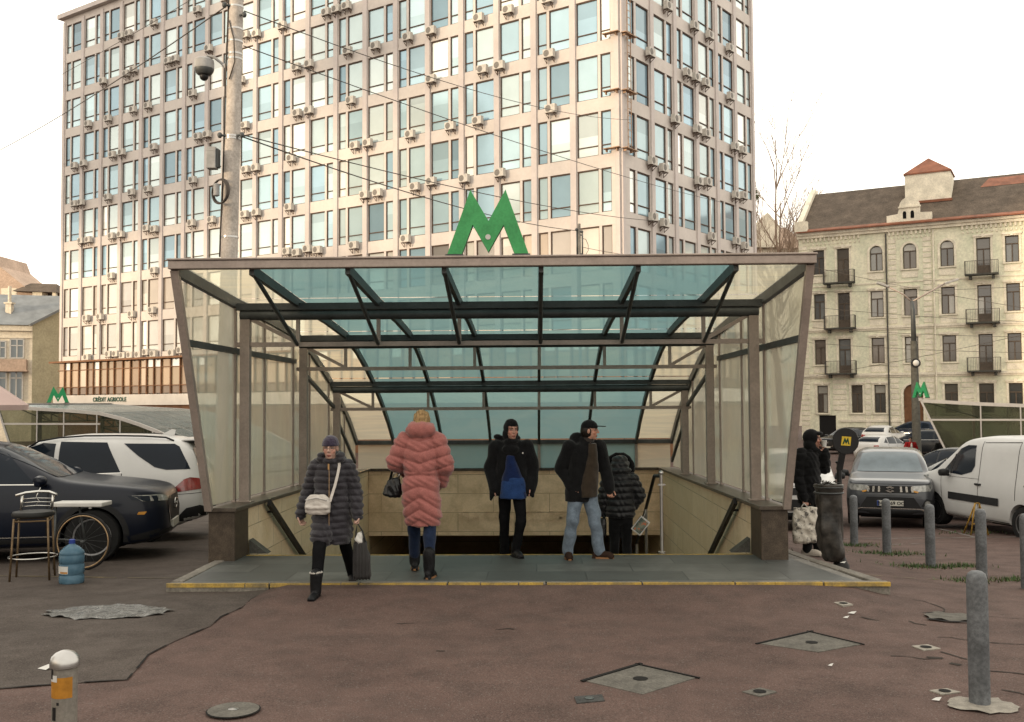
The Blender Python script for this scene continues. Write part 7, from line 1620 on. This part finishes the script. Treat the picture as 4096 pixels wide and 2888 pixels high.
# generic small car for the rest
SP_E = dict(W=1.77, r=.31, rim=.2, spokes=7, wheels=(1.28, -1.28), arch=0, mirror=(.62, .97, 1.0), mirror_mat=M['car_black'], tumble=.24,
    top=[(2.1, .6), (2.07, .8), (1.9, .88), (1.4, .95), (1.0, 1.0), (.3, 1.33), (0, 1.42), (-.5, 1.47), (-1.2, 1.42), (-1.7, 1.25), (-1.95, 1.02), (-2.08, .9), (-2.12, .55)],
    belt=[(2.1, .58), (1.9, .8), (1, .9), (-1, .95), (-2.12, .85)], plan=[(2.1, .6), (2.0, .76), (1.6, .87), (-1.6, .88), (-2.0, .8), (-2.12, .66)], bot=[(2.1, .3), (1.8, .2), (-1.8, .2), (-2.12, .35)])
SP_E['decals'] = [('side_window', [[(.72, .95), (-.06, .95), (-.06, 1.35), (.1, 1.34)], [(-.14, .95), (-1.05, .98), (-1.0, 1.32), (-.14, 1.36)], [(-1.12, 1.0), (-1.5, 1.05), (-1.1, 1.29)]], 'S', 'car_glass', .006), ('windshield', [[(-.68, 1.02), (.68, 1.02), (.55, 1.36), (-.55, 1.36)]], 'F', 'car_glass', .006), ('rear_window', [[(-.62, 1.08), (.62, 1.08), (.52, 1.34), (-.52, 1.34)]], 'B', 'car_glass', .006),
    ('headlight', [[(.45, .68), (.76, .70), (.72, .80), (.46, .78)], mir([(.45, .68), (.76, .70), (.72, .80), (.46, .78)])], 'F', 'lamp_clear', .008), ('grille', [[(-.4, .62), (.4, .62), (.4, .74), (-.4, .74)]], 'F', 'car_black', .008), ('tail_light', [[(.45, .76), (.78, .76), (.72, .92), (.48, .9)], mir([(.45, .76), (.78, .76), (.72, .92), (.48, .9)])], 'B', 'lamp_red', .008), ('door_seam', [seam(.75, .35, .78, .92), seam(-.1, .3, -.1, .93), seam(-1.05, .5, -1.1, .96)], 'S', 'hole', .004), ('licence_plate', [[(-.25, .40), (.25, .40), (.25, .5), (-.25, .5)]], 'F', 'plate', .01)]
def scaled(sp, kz): q = dict(sp); q['top'] = [(x, z * (1 + (kz - 1) * max(0, min(1, (z - .8) / .5)))) for x, z in sp['top']]; return q
SP_W = dict(SP_A); SP_W['mirror_mat'] = M['car_black']; SP_W['arch'] = 0
cw_, _ = car('white crossover with a dark mirror half hidden behind the white van', (10.80, 25.1, -.86), (-.45, .89), SP_W, paint('pearl_white', (.68, .68, .66), .3, 0, .5))
ce, _ = car('far white car directly behind the round black bin sign', (xd(1972, 58), 58, -1.35), (.72, .69), SP_E, paint('off_white', (.70, .69, .67), .3, 0, .5))
M['pale_car'] = paint('pale_white_paint', (.70, .69, .67), .3, 0, .5)
cf, _ = car('white SUV seen blurred through the right side glass behind the standing person', (5.85, 23.0, -.70), (-.24, -.97), SP_C, M['pale_car'])
bpy.context.view_layer.update()
def recolour(src, label, loc, h, pm):
    c = copy_tree(src); c.location = loc; c.rotation_euler = (0, 0, math.atan2(h[1], h[0])); c['label'] = label
    for k in COL.objects:
        if k.parent == c and k.name.startswith(('body', 'mirror')): k.data = k.data.copy(); k.data.materials.clear(); k.data.materials.append(pm)
    bpy.context.view_layer.update(); return c
M['dark_car'] = paint('charcoal_paint', (.022, .025, .03), .25, .3, .7); M['blue_car'] = paint('dark_blue_paint', (.012, .022, .045), .25, .3, .7)
recolour(ca, 'far dark SUV in front of the cellar door of the town house', (xd(1890, 66), 66, -1.35), (-.75, -.66), M['dark_car'])
recolour(ce, 'far white car partly hidden behind the nearer far white car', (xd(1972, 65), 65, -1.0), (.6, .8), M['pale_car'])
recolour(ca, 'far dark blue SUV standing higher left of the street lamp', (xd(2030, 74), 74, -1.1), (-.8, .6), M['blue_car'])
recolour(ca, 'far dark car behind the distant person in the red jacket', (xd(2046, 60), 60, -1.35), (-.85, .5), M['dark_car'])
recolour(ce, 'dark grey car roof showing above the white crossover', (xd(2118, 33), 33, -.95), (-.5, .86), M['dark_car'])
